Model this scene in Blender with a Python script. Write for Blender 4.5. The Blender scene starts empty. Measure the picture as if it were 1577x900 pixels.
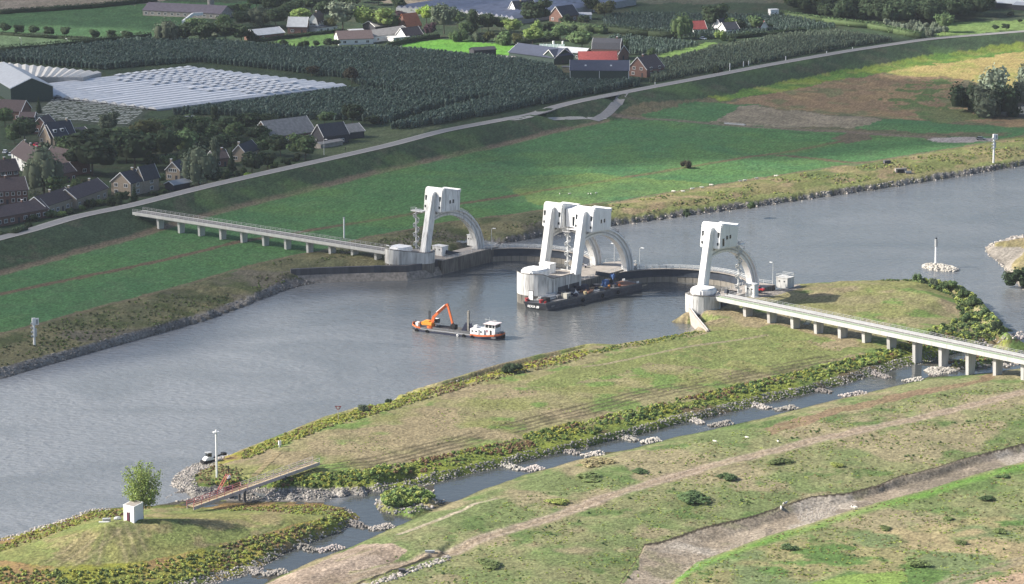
import bpy, bmesh, math, random
import numpy as np
from mathutils import Vector, Matrix
from mathutils.geometry import delaunay_2d_cdt

random.seed(7)
rng = np.random.default_rng(7)
R = math.radians
scene = bpy.context.scene
col = scene.collection

# ------------------------------------------------------------------ camera, a helicopter 230 m above the river
F, CX, CY, YH, H = 5200.0, 788.5, 450.0, -600.0, 230.0
TH = math.atan((CY - YH) / F)
ct, st = math.cos(TH), math.sin(TH)
cam = bpy.data.cameras.new('camera'); cam_o = bpy.data.objects.new('camera', cam); col.objects.link(cam_o)
cam.sensor_width = 36.0; cam.lens = 36.0 * F / 1577.0; cam.clip_start = 5; cam.clip_end = 60000
cam_o.location = (0, 0, H); cam_o.rotation_euler = (math.pi / 2 - TH, 0, 0)
scene.camera = cam_o

# ------------------------------------------------------------------ daylight
SUN_EL, SUN_AZ = R(35), R(269)      # azimuth clockwise from +Y: the sun stands left of and slightly beyond the river
w = bpy.data.worlds.new('World'); scene.world = w; w.use_nodes = True
wn, wl = w.node_tree.nodes, w.node_tree.links
sky = wn.new('ShaderNodeTexSky'); sky.sky_type = 'NISHITA'; sky.sun_disc = False
sky.sun_elevation = SUN_EL; sky.sun_rotation = SUN_AZ
sky.air_density = 1.0; sky.dust_density = 2.0; sky.ozone_density = 1.6
wl.new(sky.outputs[0], wn['Background'].inputs[0]); wn['Background'].inputs[1].default_value = 0.095
sd = Vector((math.sin(SUN_AZ) * math.cos(SUN_EL), math.cos(SUN_AZ) * math.cos(SUN_EL), math.sin(SUN_EL)))
sun = bpy.data.lights.new('sun', 'SUN'); sun.energy = 5.0; sun.angle = R(0.5); sun.color = (1.0, 0.93, 0.82)
sun_o = bpy.data.objects.new('sun', sun); col.objects.link(sun_o)
sun_o.rotation_euler = sd.to_track_quat('Z', 'Y').to_euler(); sun_o.location = (0, 0, 400)
scene.view_settings.view_transform = 'Standard'; scene.view_settings.look = 'None'
scene.view_settings.exposure = 0.8; scene.view_settings.gamma = 1.0
try: scene.view_settings.use_curve_mapping = False
except Exception: pass
scene.cycles.max_bounces = 5; scene.cycles.diffuse_bounces = 2; scene.cycles.glossy_bounces = 2
scene.cycles.transparent_max_bounces = 8; scene.cycles.volume_bounces = 0
scene.cycles.use_denoising = True

# ------------------------------------------------------------------ survey: photograph pixel + height above the river -> place on the map
def P(x, y, z=0.0):
    dx, dy, dz = x - CX, F * ct + (CY - y) * st, -F * st + (CY - y) * ct
    t = (z - H) / dz
    return Vector((dx * t, dy * t, z))
def projn(X, Y, Z):
    Zr = Z - H; dep = Y * ct - Zr * st; up = Y * st + Zr * ct
    return CX + F * X / dep, CY - F * up / dep
def scl(x, y, z=0.0):
    return F / (P(x, y, z).y * ct + (H - z) * st)

# ------------------------------------------------------------------ noise in numpy
_tab = rng.random(65536)
def vnoise(X, Y, scale, seed=0):
    x = X / scale + seed * 17.31; y = Y / scale + seed * 5.77
    xi = np.floor(x).astype(np.int64); yi = np.floor(y).astype(np.int64)
    fx = x - xi; fy = y - yi; fx = fx * fx * (3 - 2 * fx); fy = fy * fy * (3 - 2 * fy)
    h = lambda a, b: _tab[(a * 73856093 ^ b * 19349663 ^ (seed * 83492791)) & 65535]
    return (h(xi, yi) * (1 - fx) + h(xi + 1, yi) * fx) * (1 - fy) + (h(xi, yi + 1) * (1 - fx) + h(xi + 1, yi + 1) * fx) * fy
def fbm(X, Y, scale, seed=0, octv=4):
    s = 0; a = 1; tot = 0
    for k in range(octv):
        s = s + a * vnoise(X, Y, scale / 2 ** k, seed + k); tot += a; a *= 0.55
    return s / tot
def sstep(a, b, x):
    t = np.clip((x - a) / (b - a), 0, 1); return t * t * (3 - 2 * t)
def inpoly(px, py, poly):
    poly = np.asarray(poly, float); n = len(poly); r = np.zeros(px.shape, bool)
    j = n - 1
    for i in range(n):
        xi, yi = poly[i]; xj, yj = poly[j]
        if yi != yj:
            r ^= ((yi > py) != (yj > py)) & (px < (xj - xi) * (py - yi) / (yj - yi) + xi)
        j = i
    return r
def dist_line(X, Y, pts):
    d = np.full(X.shape, 1e9)
    for (ax, ay), (bx, by) in zip(pts[:-1], pts[1:]):
        vx, vy = bx - ax, by - ay; L = vx * vx + vy * vy + 1e-9
        t = np.clip(((X - ax) * vx + (Y - ay) * vy) / L, 0, 1)
        d = np.minimum(d, np.hypot(X - ax - t * vx, Y - ay - t * vy))
    return d

# ------------------------------------------------------------------ materials
MATS = {}
def nodes_of(m):
    m.use_nodes = True; return m.node_tree.nodes, m.node_tree.links
def mat(name, c, rough=0.7, metal=0.0, spec=0.3, var=0.12, scale=0.6, bump=0.0, rand=0.0, stain=None, streak=False):
    """plain surface with grain: noise varies the colour, an optional stain colour runs down in streaks"""
    if name in MATS: return MATS[name]
    m = bpy.data.materials.new(name); n, l = nodes_of(m); b = n['Principled BSDF']
    b.inputs['Roughness'].default_value = rough; b.inputs['Metallic'].default_value = metal
    b.inputs['Specular IOR Level'].default_value = spec
    geo = n.new('ShaderNodeNewGeometry')
    nz = n.new('ShaderNodeTexNoise'); nz.inputs['Scale'].default_value = scale; nz.inputs['Detail'].default_value = 5
    mp = n.new('ShaderNodeMapping'); l.new(geo.outputs['Position'], mp.inputs[0]); l.new(mp.outputs[0], nz.inputs['Vector'])
    if streak: mp.inputs['Scale'].default_value = (1, 1, 0.15)
    mr = n.new('ShaderNodeMapRange'); mr.inputs[1].default_value = 0.3; mr.inputs[2].default_value = 0.7
    mr.inputs[3].default_value = 1 - var; mr.inputs[4].default_value = 1 + var; l.new(nz.outputs[0], mr.inputs[0])
    mx = n.new('ShaderNodeMix'); mx.data_type = 'RGBA'; mx.blend_type = 'MULTIPLY'; mx.inputs[0].default_value = 1
    mx.inputs[6].default_value = (*c, 1); l.new(mr.outputs[0], mx.inputs[7]); out = mx.outputs[2]
    if stain:
        nz2 = n.new('ShaderNodeTexNoise'); nz2.inputs['Scale'].default_value = scale * 1.7; nz2.inputs['Detail'].default_value = 6
        l.new(mp.outputs[0], nz2.inputs['Vector'])
        r2 = n.new('ShaderNodeMapRange'); r2.inputs[1].default_value = 0.5; r2.inputs[2].default_value = 0.72; l.new(nz2.outputs[0], r2.inputs[0])
        m2 = n.new('ShaderNodeMix'); m2.data_type = 'RGBA'; l.new(r2.outputs[0], m2.inputs[0]); l.new(out, m2.inputs[6])
        m2.inputs[7].default_value = (*stain, 1); out = m2.outputs[2]
    if rand:
        oi = n.new('ShaderNodeObjectInfo'); hs = n.new('ShaderNodeHueSaturation')
        r3 = n.new('ShaderNodeMapRange'); r3.inputs[3].default_value = 1 - rand; r3.inputs[4].default_value = 1 + rand
        l.new(oi.outputs['Random'], r3.inputs[0]); l.new(r3.outputs[0], hs.inputs['Value'])
        r4 = n.new('ShaderNodeMapRange'); r4.inputs[3].default_value = 0.5 - rand * 0.07; r4.inputs[4].default_value = 0.5 + rand * 0.07
        ml = n.new('ShaderNodeMath'); ml.operation = 'FRACT'; mm = n.new('ShaderNodeMath'); mm.operation = 'MULTIPLY'; mm.inputs[1].default_value = 7.3
        l.new(oi.outputs['Random'], mm.inputs[0]); l.new(mm.outputs[0], ml.inputs[0]); l.new(ml.outputs[0], r4.inputs[0]); l.new(r4.outputs[0], hs.inputs['Hue'])
        l.new(out, hs.inputs['Color']); out = hs.outputs[0]
    l.new(out, b.inputs['Base Color'])
    if bump:
        bp = n.new('ShaderNodeBump'); bp.inputs['Distance'].default_value = bump; l.new(nz.outputs[0], bp.inputs['Height']); l.new(bp.outputs[0], b.inputs['Normal'])
    MATS[name] = m; return m

# ------------------------------------------------------------------ object helpers
def tag(o, label=None, cat=None, group=None, kind=None):
    if label: o['label'] = label
    if cat: o['category'] = cat
    if group: o['group'] = group
    if kind: o['kind'] = kind
    return o
def empty(name, loc, rz=0.0, label=None, cat=None, group=None):
    o = bpy.data.objects.new(name, None); col.objects.link(o); o.empty_display_size = 0.5
    o.location = loc; o.rotation_euler = (0, 0, rz); return tag(o, label, cat, group)
class MB:
    """collects shapes and links them as ONE mesh object"""
    def __init__(s): s.v = []; s.f = []
    def add(s, v, f):
        b = len(s.v); s.v += [tuple(p) for p in v]; s.f += [tuple(b + i for i in q) for q in f]; return s
    def box(s, x0, x1, y0, y1, z0, z1, M=None):
        v = [Vector((x, y, z)) for z in (z0, z1) for y in (y0, y1) for x in (x0, x1)]
        if M is not None: v = [M @ p for p in v]
        return s.add(v, [(0, 2, 3, 1), (4, 5, 7, 6), (0, 1, 5, 4), (2, 6, 7, 3), (0, 4, 6, 2), (1, 3, 7, 5)])
    def prism(s, poly, z0, z1, M=None):
        """poly in xy extruded in z"""
        n = len(poly); v = [Vector((x, y, z0)) for x, y in poly] + [Vector((x, y, z1)) for x, y in poly]
        if M is not None: v = [M @ p for p in v]
        return s.add(v, [tuple(range(n - 1, -1, -1)), tuple(range(n, 2 * n))] + [(i, (i + 1) % n, n + (i + 1) % n, n + i) for i in range(n)])
    def slab(s, poly, x0, x1, M=None):
        """poly in yz extruded along x"""
        n = len(poly); v = [Vector((x0, y, z)) for y, z in poly] + [Vector((x1, y, z)) for y, z in poly]
        if M is not None: v = [M @ p for p in v]
        return s.add(v, [tuple(range(n - 1, -1, -1)), tuple(range(n, 2 * n))] + [(i, (i + 1) % n, n + (i + 1) % n, n + i) for i in range(n)])
    def bar(s, p, q, w, h=None):
        p, q = Vector(p), Vector(q); h = h or w; d = (q - p); L = d.length
        if L < 1e-6: return s
        return s.box(-w / 2, w / 2, -h / 2, h / 2, 0, L, Matrix.Translation(p) @ d.to_track_quat('Z', 'Y').to_matrix().to_4x4())
    def tube(s, pts, r, n=6, r2=None, cap=True):
        pts = [Vector(p) for p in pts]; m = len(pts); v = []
        for i, p in enumerate(pts):
            d = (pts[min(i + 1, m - 1)] - pts[max(i - 1, 0)]).normalized(); q = d.to_track_quat('Z', 'Y')
            rr = r if r2 is None else r + (r2 - r) * i / max(1, m - 1)
            v += [p + q @ Vector((rr * math.cos(2 * math.pi * k / n), rr * math.sin(2 * math.pi * k / n), 0)) for k in range(n)]
        f = [(i * n + k, i * n + (k + 1) % n, (i + 1) * n + (k + 1) % n, (i + 1) * n + k) for i in range(m - 1) for k in range(n)]
        if cap: f += [tuple(range(n - 1, -1, -1)), tuple((m - 1) * n + k for k in range(n))]
        return s.add(v, f)
    def ball(s, c, rx, ry=None, rz=None, nu=8, nv=5, M=None):
        ry = ry or rx; rz = rz or rx; c = Vector(c); v = [c + Vector((0, 0, -rz))]
        for j in range(1, nv):
            t = -math.pi / 2 + math.pi * j / nv
            v += [c + Vector((rx * math.cos(t) * math.cos(2 * math.pi * k / nu), ry * math.cos(t) * math.sin(2 * math.pi * k / nu), rz * math.sin(t))) for k in range(nu)]
        v.append(c + Vector((0, 0, rz)))
        f = [(0, 1 + (k + 1) % nu, 1 + k) for k in range(nu)]
        for j in range(nv - 2):
            a = 1 + j * nu; f += [(a + k, a + (k + 1) % nu, a + nu + (k + 1) % nu, a + nu + k) for k in range(nu)]
        a = 1 + (nv - 2) * nu; f += [(a + k, a + (k + 1) % nu, len(v) - 1) for k in range(nu)]
        if M is not None: v = [M @ p for p in v]
        return s.add(v, f)
    def mesh(s, name, m=None):
        me = bpy.data.meshes.new(name); me.from_pydata(s.v, [], s.f); me.update()
        if m: me.materials.append(m)
        return me
    def build(s, name, m, parent=None, smooth=False, bevel=0.0):
        me = s.mesh(name, m)
        if bevel:
            bm = bmesh.new(); bm.from_mesh(me); bmesh.ops.bevel(bm, geom=bm.edges[:], offset=bevel, segments=2, affect='EDGES', clamp_overlap=True)
            bm.to_mesh(me); bm.free()
        if smooth:
            me.polygons.foreach_set('use_smooth', [True] * len(me.polygons))
        o = bpy.data.objects.new(name, me); col.objects.link(o)
        if parent is not None: o.parent = parent
        return o
def children(o): return [c for c in bpy.data.objects if c.parent == o]
def copy_tree(o, kids=None):
    """copy of a thing with its parts and sub-parts; kids = cached {parent: [children]}"""
    def rec(a, par):
        c = a.copy(); col.objects.link(c)
        if par is not None: c.parent = par
        for ch in kids.get(a.name, []): rec(ch, c)
        return c
    if kids is None:
        kids = {}
        for c in list(col.objects):
            if c.parent: kids.setdefault(c.parent.name, []).append(c)
    return rec(o, None)
def np_mesh(name, V, Fq, m=None):
    """fast mesh from numpy: Fq is (n,3) or (n,4)"""
    me = bpy.data.meshes.new(name); k = Fq.shape[1]
    me.vertices.add(len(V)); me.vertices.foreach_set('co', V.astype(np.float32).ravel())
    me.loops.add(Fq.size); me.loops.foreach_set('vertex_index', Fq.astype(np.int32).ravel())
    me.polygons.add(len(Fq)); me.polygons.foreach_set('loop_start', np.arange(0, Fq.size, k, dtype=np.int32))
    me.update(calc_edges=True)
    if m: me.materials.append(m)
    return me
def link(name, me, parent=None):
    o = bpy.data.objects.new(name, me); col.objects.link(o)
    if parent is not None: o.parent = parent
    return o
# ================================================================== TERRAIN: one sheet through surveyed lines (pixel x, pixel y, height)
def ln(z, pts): return [(x, y, z) for x, y in pts]
L_SHORE = [(-160,638),(0,585),(60,567),(150,541),(250,513),(330,487),(400,460),(440,447),(475,438),(520,432),(560,431),(600,431),(650,426),(690,416),(716,407)]
L_BANKTOP = [(-160,600),(0,567),(102,540),(204,512),(307,484),(378,459),(420,440),(440,430)]
L_BROWN = [(-160,560),(0,515),(128,480),(255,447),(400,406),(450,394),(500,386),(540,372),(570,365),(666,346),(730,338),(799,329),(838,323),(967,308),(1031,297),(1145,279),(1240,264),(1324,252),(1418,237),(1480,227),(1577,209),(1750,180)]
L_TOE = [(-160,462),(0,422),(102,394),(192,370),(200,367),(323,331),(443,301),(600,262),(780,222),(857,203),(928,188),(990,176),(1100,152),(1177,134),(1305,112),(1432,92),(1577,76),(1750,58)]
ROAD = [(-160,404),(-60,383),(0,367),(49,355),(122,332),(196,319),(244,306),(300,292),(328,285),(417,265),(507,245),(600,224),(681,202),(800,180),(882,158),(984,138),(1087,119),(1180,101),(1305,79),(1432,60),(1577,48.5),(1750,34)]
UP_SHORE = [(735,384),(762,379),(800,374),(850,366),(930,353),(985,345),(1042,338),(1100,330),(1159,322),(1240,310),(1300,301),(1400,286),(1500,269),(1577,256),(1750,228)]
UP_BANK = [(745,372),(762,369),(800,362),(850,353),(930,341),(985,334),(1042,326),(1100,318),(1159,311),(1240,299),(1300,291),(1400,276),(1500,260),(1577,247),(1750,218)]
TIP = [(302,715),(285,722),(270,734),(263,748),(268,760),(295,768)]
R_SHORE = [(900,542),(858,553),(771,572),(688,596),(653,605),(577,628),(500,650),(426,679),(373,699),(330,708)] + TIP
CH_N = [(295,768),(369,769),(440,768),(500,768),(557,765),(590,758),(640,748),(669,743),(722,730),(769,720),(800,713),(840,702),(891,693),(942,679),(981,671),(1045,653),(1083,646),(1147,630),(1180,620),(1240,607),(1300,592),(1331,582),(1361,575),(1393,564),(1440,553),(1458,548),(1515,533),(1577,520),(1750,470)]
MOUND_R = [(-160,880),(0,830),(35,821),(99,801),(142,785),(188,782),(227,780),(277,780),(300,784),(340,778),(400,776),(450,776),(500,777),(530,783),(556,797),(545,806),(525,817),(476,837),(444,850),(401,875),(369,887),(320,899),(250,918),(150,940)]
CH_S = [(330,945),(401,903),(440,884),(486,862),(500,857),(544,841),(600,815),(655,792),(700,773),(744,754),(807,732),(850,721),(891,709),(968,692),(1045,673),(1110,658),(1172,645),(1240,628),(1293,614),(1331,606),(1376,596),(1424,584),(1487,578),(1526,574),(1571,567),(1750,550)]
SPIT = [(1424,570),(1450,561),(1480,556),(1530,546),(1577,540),(1750,510),(1750,536),(1577,557),(1534,563),(1479,570),(1440,576)]
ISLET = [(577,781),(590,789),(625,790),(660,783),(683,770),(686,764),(670,757),(640,753),(600,760),(580,770)]
R_BACK = [(1158,452),(1180,451),(1225,447),(1286,443),(1356,440),(1407,440),(1465,444),(1500,462),(1530,494),(1557,522),(1577,518)]
HILL_EDGE = [(1230,436),(1286,434),(1356,431),(1407,431),(1462,434),(1496,452),(1526,484),(1552,515)]
CREEK_N = [(940,925),(954,900),(977,866),(987,852),(992,839),(1015,836),(1043,827),(1083,813),(1124,804),(1160,795),(1205,780),(1236,769),(1250,765),(1305,760),(1351,749),(1387,734),(1407,730),(1446,720),(1484,707),(1577,684),(1750,640)]
CREEK_S = [(1015,925),(1030,902),(1050,883),(1073,866),(1116,850),(1177,827),(1249,806),(1310,786),(1356,773),(1433,753),(1497,732),(1577,711),(1750,665)]
SIDEROAD = [(984,138),(960,150),(933,177),(915,181),(857,183),(780,189),(740,191),(681,202)]
R_SPIT2 = [(1750,340),(1577,363),(1545,370),(1517,381),(1520,392),(1545,412),(1558,430),(1577,447),(1750,500)]
ISL2 = [(1422,409),(1440,407),(1460,411),(1473,419),(1462,421),(1440,417)]
POND = [(1558,172),(1577,160),(1700,150),(1700,185),(1577,182),(1562,180)]
lines = []
FINE = set()
def L(z, pts, dy=0, dx=0, fine=False):
    if fine: FINE.add(len(lines))
    lines.append([(x + dx, y + dy, z) for x, y in pts])
L(0, L_SHORE); L(2.3, L_BANKTOP); L(3.4, L_BROWN); L(3.2, L_TOE); L(-2, L_SHORE, 16); L(-4, L_SHORE, 45)
L(3.0, L_TOE, 6)
L(3.2, [(x, y) for x, y in L_BROWN if x < 520 or x > 760], -9)
L(3.1, [(540,352),(640,334),(730,322)])
L(5.6, [(560,391),(590,392),(640,384),(690,377),(725,369)]); L(3.6, [(440,424),(480,410),(505,411)])
L(4.6, [(520,402),(540,404),(570,404),(600,405),(640,400),(700,388)]); L(0.3, [(500,430),(520,430),(560,429.5),(600,429),(650,424),(690,414)])
def offs_line(pts, zc, d):
    w3 = [P(x, y, zc) for x, y in pts]; out = []
    for i, p in enumerate(w3):
        t = (w3[min(i + 1, len(w3) - 1)] - w3[max(i - 1, 0)]); t.z = 0; t.normalize(); nrm = Vector((-t.y, t.x, 0))
        q = p + nrm * d; out.append((q.x, q.y))
    return out
wpts = []                                   # world points (X, Y, z)
def W(z, xy): wpts.append([(a, b, z) for a, b in xy])
ROADW = offs_line(ROAD, 8.5, 0)
W(8.5, ROADW); W(8.45, offs_line(ROAD, 8.5, 4)); W(8.45, offs_line(ROAD, 8.5, -4)); W(4.2, offs_line(ROAD, 8.5, 14)); W(4.0, offs_line(ROAD, 8.5, 40))
L(0, UP_SHORE); L(2.0, UP_BANK); L(-3, UP_SHORE, 10); L(-4, UP_SHORE, 26)
L(4.2, [(820,345),(900,331),(967,321),(1040,310),(1150,292),(1240,279),(1330,266),(1418,252),(1500,238),(1577,226),(1750,198)])
L(8.3, [(984,138)]*1 + [(975,143)]); L(5.6, [(950,160),(960,163)]); L(4.2, [(925,181),(945,181)]); L(4.4, [(800,189),(870,185)])
# island between the river and the side channel
L(0, R_SHORE); L(0, CH_N); L(-3, [(x - 8, y - 8) for x, y in R_SHORE[:9]]); L(-3, [(300,702),(262,715),(240,735),(235,755),(250,775)]); L(1.3, [(316,722),(298,726),(288,736),(286,746),(295,757),(330,760),(370,762)]); L(-4, [(x - 25, y - 30) for x, y in R_SHORE if x > 350])
L(2.0, [(900,530),(858,540),(771,560),(688,585),(577,618),(500,641),(426,670),(373,692),(335,712),(330,735),(350,748),(380,754)])
L(3.0, [(910,532),(858,548),(771,570),(688,597),(577,630),(500,655),(426,690),(385,712),(372,730)])
L(3.6, [(480,685),(560,660),(650,632),(750,604),(850,580),(950,558),(1050,540)])
L(3.4, [(480,720),(560,706),(650,684),(750,657),(850,630),(950,608),(1050,590),(1150,570),(1250,550),(1330,540)])
L(2.6, [(440,742),(520,740),(590,728),(669,712),(769,690),(840,670),(942,648),(1045,622),(1147,598),(1240,577),(1331,553),(1400,540),(1470,530),(1530,520)])
L(1.6, [(420,758),(500,757),(557,753),(640,737),(722,718),(800,700),(891,680),(981,658),(1083,633),(1180,607),(1240,596),(1331,569),(1393,552),(1458,538),(1515,524)])
L(4.5, [(1062,476),(1085,478),(1110,475),(1132,468),(1160,470)]); L(3.0, [(1080,498),(1086,508),(1000,524),(950,530)]); L(3.6, [(1110,490),(1150,486)])
L(0, [(1064,488),(1069,499),(1076,509),(1060,514),(1000,523),(950,531)], fine=True); L(-2.5, [(1040,500),(1000,512),(950,518),(900,528)])
L(3.0, [(1130,500),(1200,520),(1300,510)])
L(3.2, [(1200,478),(1280,500),(1340,520),(1400,535)])
L(4.0, [(1180,452),(1240,458),(1320,470),(1400,490),(1460,510)]); L(5.2, [(1290,445),(1350,442),(1420,448),(1450,460)])
L(4.2, [(1156,449),(1190,448),(1230,440)]); L(4.3, [(1185,455),(1230,447)])
L(4.3, HILL_EDGE); L(0, R_BACK); L(-4, R_BACK, -8, 8); L(2.0, [(1470,455),(1505,490),(1530,512)])
# mound, islet, spit, far banks
L(0, MOUND_R); L(-1.5, [(290,773),(340,772.5),(400,772),(450,772),(510,771)]); L(-2.5, [(-160,860),(0,812),(60,795),(140,770),(230,764),(262,770)])
L(2.0, [(-160,905),(0,852),(50,830),(99,812),(142,797),(188,792),(240,788),(290,789),(340,789),(420,787),(500,789),(520,798)])
L(2.2, [(0,880),(100,893),(200,884),(300,869),(400,842),(460,820),(505,808)]); L(1.4, [(0,897),(100,908),(200,898),(300,886),(385,862),(470,826),(515,810)])
L(8.0, [(160,809),(180,804),(205,801),(230,800),(245,801)]); L(6.0, [(112,822),(150,828),(210,830),(262,820),(300,808),(275,800)]); L(3.6, [(75,846),(130,856),(200,862),(280,850),(345,832),(400,812),(440,800),(380,794)])
L(0, CH_S); L(-1.5, [(x, y - 9) for x, y in CH_S if x > 430]); L(1.6, CH_S, 7); L(2.2, CH_S, 22)
L(0, ISLET + ISLET[:1]); L(1.8, [(x * .62 + 632 * .38, y * .62 + 766 * .38) for x, y in ISLET]); L(2.0, [(620,765),(650,763)]); L(-1.5, [(570,790),(600,800),(660,793),(700,768),(690,752)]); L(-1.5, [(535,777),(555,772),(575,768),(600,757),(640,750)]); L(-1.5, [(545,772),(570,775),(566,784)])
L(0, SPIT + SPIT[:1]); L(1.6, [(1470,560),(1530,551),(1577,545),(1700,520)]); L(-1.2, [(1410,575),(1460,582),(1530,569),(1577,561)]); L(-1.2, [(1440,558),(1500,545),(1577,529)])
L(0, R_SPIT2); L(2.5, [(1540,372),(1577,368),(1700,350)]); L(2.8, [(1565,410),(1600,430),(1750,470)]); L(0, ISL2 + ISL2[:1]); L(1, [(1438,411),(1455,414)])
L(-3, [(1410,415),(1440,426),(1480,424),(1485,410),(1440,400)]); L(-3, [(1490,385),(1530,425),(1560,455)])
L(0, POND + POND[:1]); L(-1, [(1575,171),(1680,168)])
# creek bed and meadow
L(2.5, CREEK_N, -1.0, fine=True); L(0.9, CREEK_N, 3.0, fine=True); L(0.8, [(x, y * .5 + y2 * .5) for (x, y), y2 in zip(CREEK_N, np.interp([p[0] for p in CREEK_N], [p[0] for p in CREEK_S], [p[1] for p in CREEK_S])) if x > 1060])
L(1.0, CREEK_S, 0, fine=True); L(2.2, CREEK_S, 9)
L(2.3, [(560,905),(700,830),(850,770),(1000,720),(1150,690),(1300,660),(1450,625),(1577,600),(1750,575)])
L(2.2, [(760,960),(850,860),(950,800),(1100,755),(1300,710),(1577,650),(1750,620)]); L(2.4, [(1100,940),(1250,860),(1400,800),(1577,760),(1750,730)]); L(2.4, [(1300,960),(1577,850),(1750,800)])
L(2.2, [(536,900),(600,878),(682,851)]); L(1.0, [(540,902),(602,881.5),(683,854)]); L(2.0, [(545,906),(606,885),(690,858)])
L(2.2, [(400,960),(900,990),(1750,960)]); L(0, [(150,960),(-160,975)]); L(2, [(-160,1010),(300,1010)])
L(-4, [(-160,700),(0,670),(150,640),(350,570),(500,520),(700,480),(900,490),(1000,480)]); L(-4, [(-160,780),(0,750),(150,700),(300,660),(450,610),(600,570),(800,520)])
L(-4, [(760,420),(900,440),(1000,450),(1040,460)]); L(-4, [(1000,400),(1150,400),(1200,385),(1350,360),(1577,320),(1750,300)]); L(-4, [(850,392),(950,385),(1100,370),(1250,420),(1350,400)])
# polder beyond the dike
L(4.0, [(-160,300),(0,280),(200,240),(400,210),(600,180),(800,150),(1000,110),(1200,70),(1400,35),(1577,20),(1750,10)])
for yy, zz in ((160, 3.8), (100, 3.6), (40, 3.4), (-40, 3), (-150, 3), (-300, 3), (-450, 2), (-570, 0)):
    L(zz, [(x, yy) for x in range(-200, 1850, 150) if yy < np.interp(x, [0, 800, 1577], [270, 120, 10]) or yy < 0])

pts3 = []
for li, pl in enumerate(lines):
    wp = [P(*p) for p in pl]
    for a, b in zip(wp[:-1], wp[1:]):
        n = max(1, int((b - a).length / (1.3 if li in FINE else 4.5))); n = min(n, 90)
        for k in range(n): q = a.lerp(b, k / n); pts3.append((q.x, q.y, q.z))
    pts3.append(tuple(wp[-1]))
for pl in wpts:
    for a, b in zip(pl[:-1], pl[1:]):
        n = max(1, int(math.hypot(b[0] - a[0], b[1] - a[1]) / 9)); n = min(n, 60)
        for k in range(n): t = k / n; pts3.append(tuple(a[i] * (1 - t) + b[i] * t for i in range(3)))
BIG = 14000
pts3 += [(-BIG, 300, 0), (BIG, 300, 0), (-BIG, BIG * 2.2, 0), (BIG, BIG * 2.2, 0), (-2500, 500, 2), (2500, 500, 2), (-400, 520, 2), (400, 520, 2), (0, 480, 2), (-1200, 2500, 3), (1500, 2500, 3), (0, 260, 2), (-BIG, 100, 0), (BIG, 100, 0)]
# drop surveyed points nearly on top of each other
seen = {}; keep = []
for p in pts3:
    k = (int(p[0] / 0.7), int(p[1] / 0.7))
    if k in seen: continue
    seen[k] = 1; keep.append(p)
pts3 = np.array(keep)
vo, eo, fo, ov, oe, of_ = delaunay_2d_cdt([Vector((p[0], p[1])) for p in pts3], [], [], 0, 1e-4)
vz = np.array([pts3[o[0], 2] if o else 0 for o in ov]); vxy = np.array([(v.x, v.y) for v in vo])

# map chart used for the grid spacing: finer where the helicopter looks, coarse towards the horizon
gx = np.concatenate([np.array([-30000, -12000, -6000, -3000, -1600, -900, -500, -300, -200]), np.arange(-140, 1720, 2.4), np.array([1780, 1880, 2080, 2500, 3200, 4600, 7600, 13000, 30000])])
gy = np.concatenate([np.array([-592, -585, -570, -550, -520, -480, -430, -370, -300, -230, -170, -120, -80]), np.arange(-50, 1010, 1.4), np.array([1030, 1080, 1160, 1300, 1600, 2200])])
GX, GY = np.meshgrid(gx, gy)
dz = -F * st + (CY - GY) * ct; T = -H / dz
XX = (GX - CX) * T; YY = (F * ct + (CY - GY) * st) * T
ZZ = np.zeros_like(XX)
pu, pv = projn(vxy[:, 0], vxy[:, 1], np.zeros(len(vxy)))
for f in fo:
    for k in range(1, len(f) - 1):
        ia, ib, ic = f[0], f[k], f[k + 1]
        us = pu[[ia, ib, ic]]; vs = pv[[ia, ib, ic]]
        x0, x1 = np.searchsorted(gx, us.min()) , np.searchsorted(gx, us.max(), 'right')
        y0, y1 = np.searchsorted(gy, vs.min()), np.searchsorted(gy, vs.max(), 'right')
        x0 = max(0, x0 - 1); y0 = max(0, y0 - 1); x1 += 1; y1 += 1
        X = XX[y0:y1, x0:x1]; Y = YY[y0:y1, x0:x1]
        if X.size == 0: continue
        a, b, c = vxy[ia], vxy[ib], vxy[ic]
        det = (b[1] - c[1]) * (a[0] - c[0]) + (c[0] - b[0]) * (a[1] - c[1])
        if abs(det) < 1e-9: continue
        l1 = ((b[1] - c[1]) * (X - c[0]) + (c[0] - b[0]) * (Y - c[1])) / det
        l2 = ((c[1] - a[1]) * (X - c[0]) + (a[0] - c[0]) * (Y - c[1])) / det
        l3 = 1 - l1 - l2; m = (l1 > -1e-6) & (l2 > -1e-6) & (l3 > -1e-6)
        if m.any():
            Zs = ZZ[y0:y1, x0:x1]; Zs[m] = (l1 * vz[ia] + l2 * vz[ib] + l3 * vz[ic])[m]
Zp = np.pad(ZZ, 1, 'edge'); ZZ = (Zp[1:-1, 1:-1] * 2 + Zp[1:-1, :-2] * 1.5 + Zp[1:-1, 2:] * 1.5 + Zp[:-2, 1:-1] * .5 + Zp[2:, 1:-1] * .5) / 6
# land is never perfectly smooth: hummocks, and a slightly ragged shoreline
land = sstep(-0.6, 1.2, ZZ)
roadd = dist_line(XX, YY, ROADW); road_flat = sstep(3.2, 7, roadd)
PX0, PY0 = projn(XX, YY, ZZ); calm_ = 1 - .85 * np.exp(-((PY0 - np.interp(PX0, [a for a, b in CREEK_N], [b for a, b in CREEK_N]) - 4) / 9) ** 2) * (PX0 > 930)
ZZ = ZZ + (0.25 + 0.75 * land) * road_flat * calm_ * ((fbm(XX, YY, 14, 3) - .5) * 0.7 + (fbm(XX, YY, 4, 9, 3) - .5) * 0.35)
PXX, PYY = projn(XX, YY, ZZ)

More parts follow.
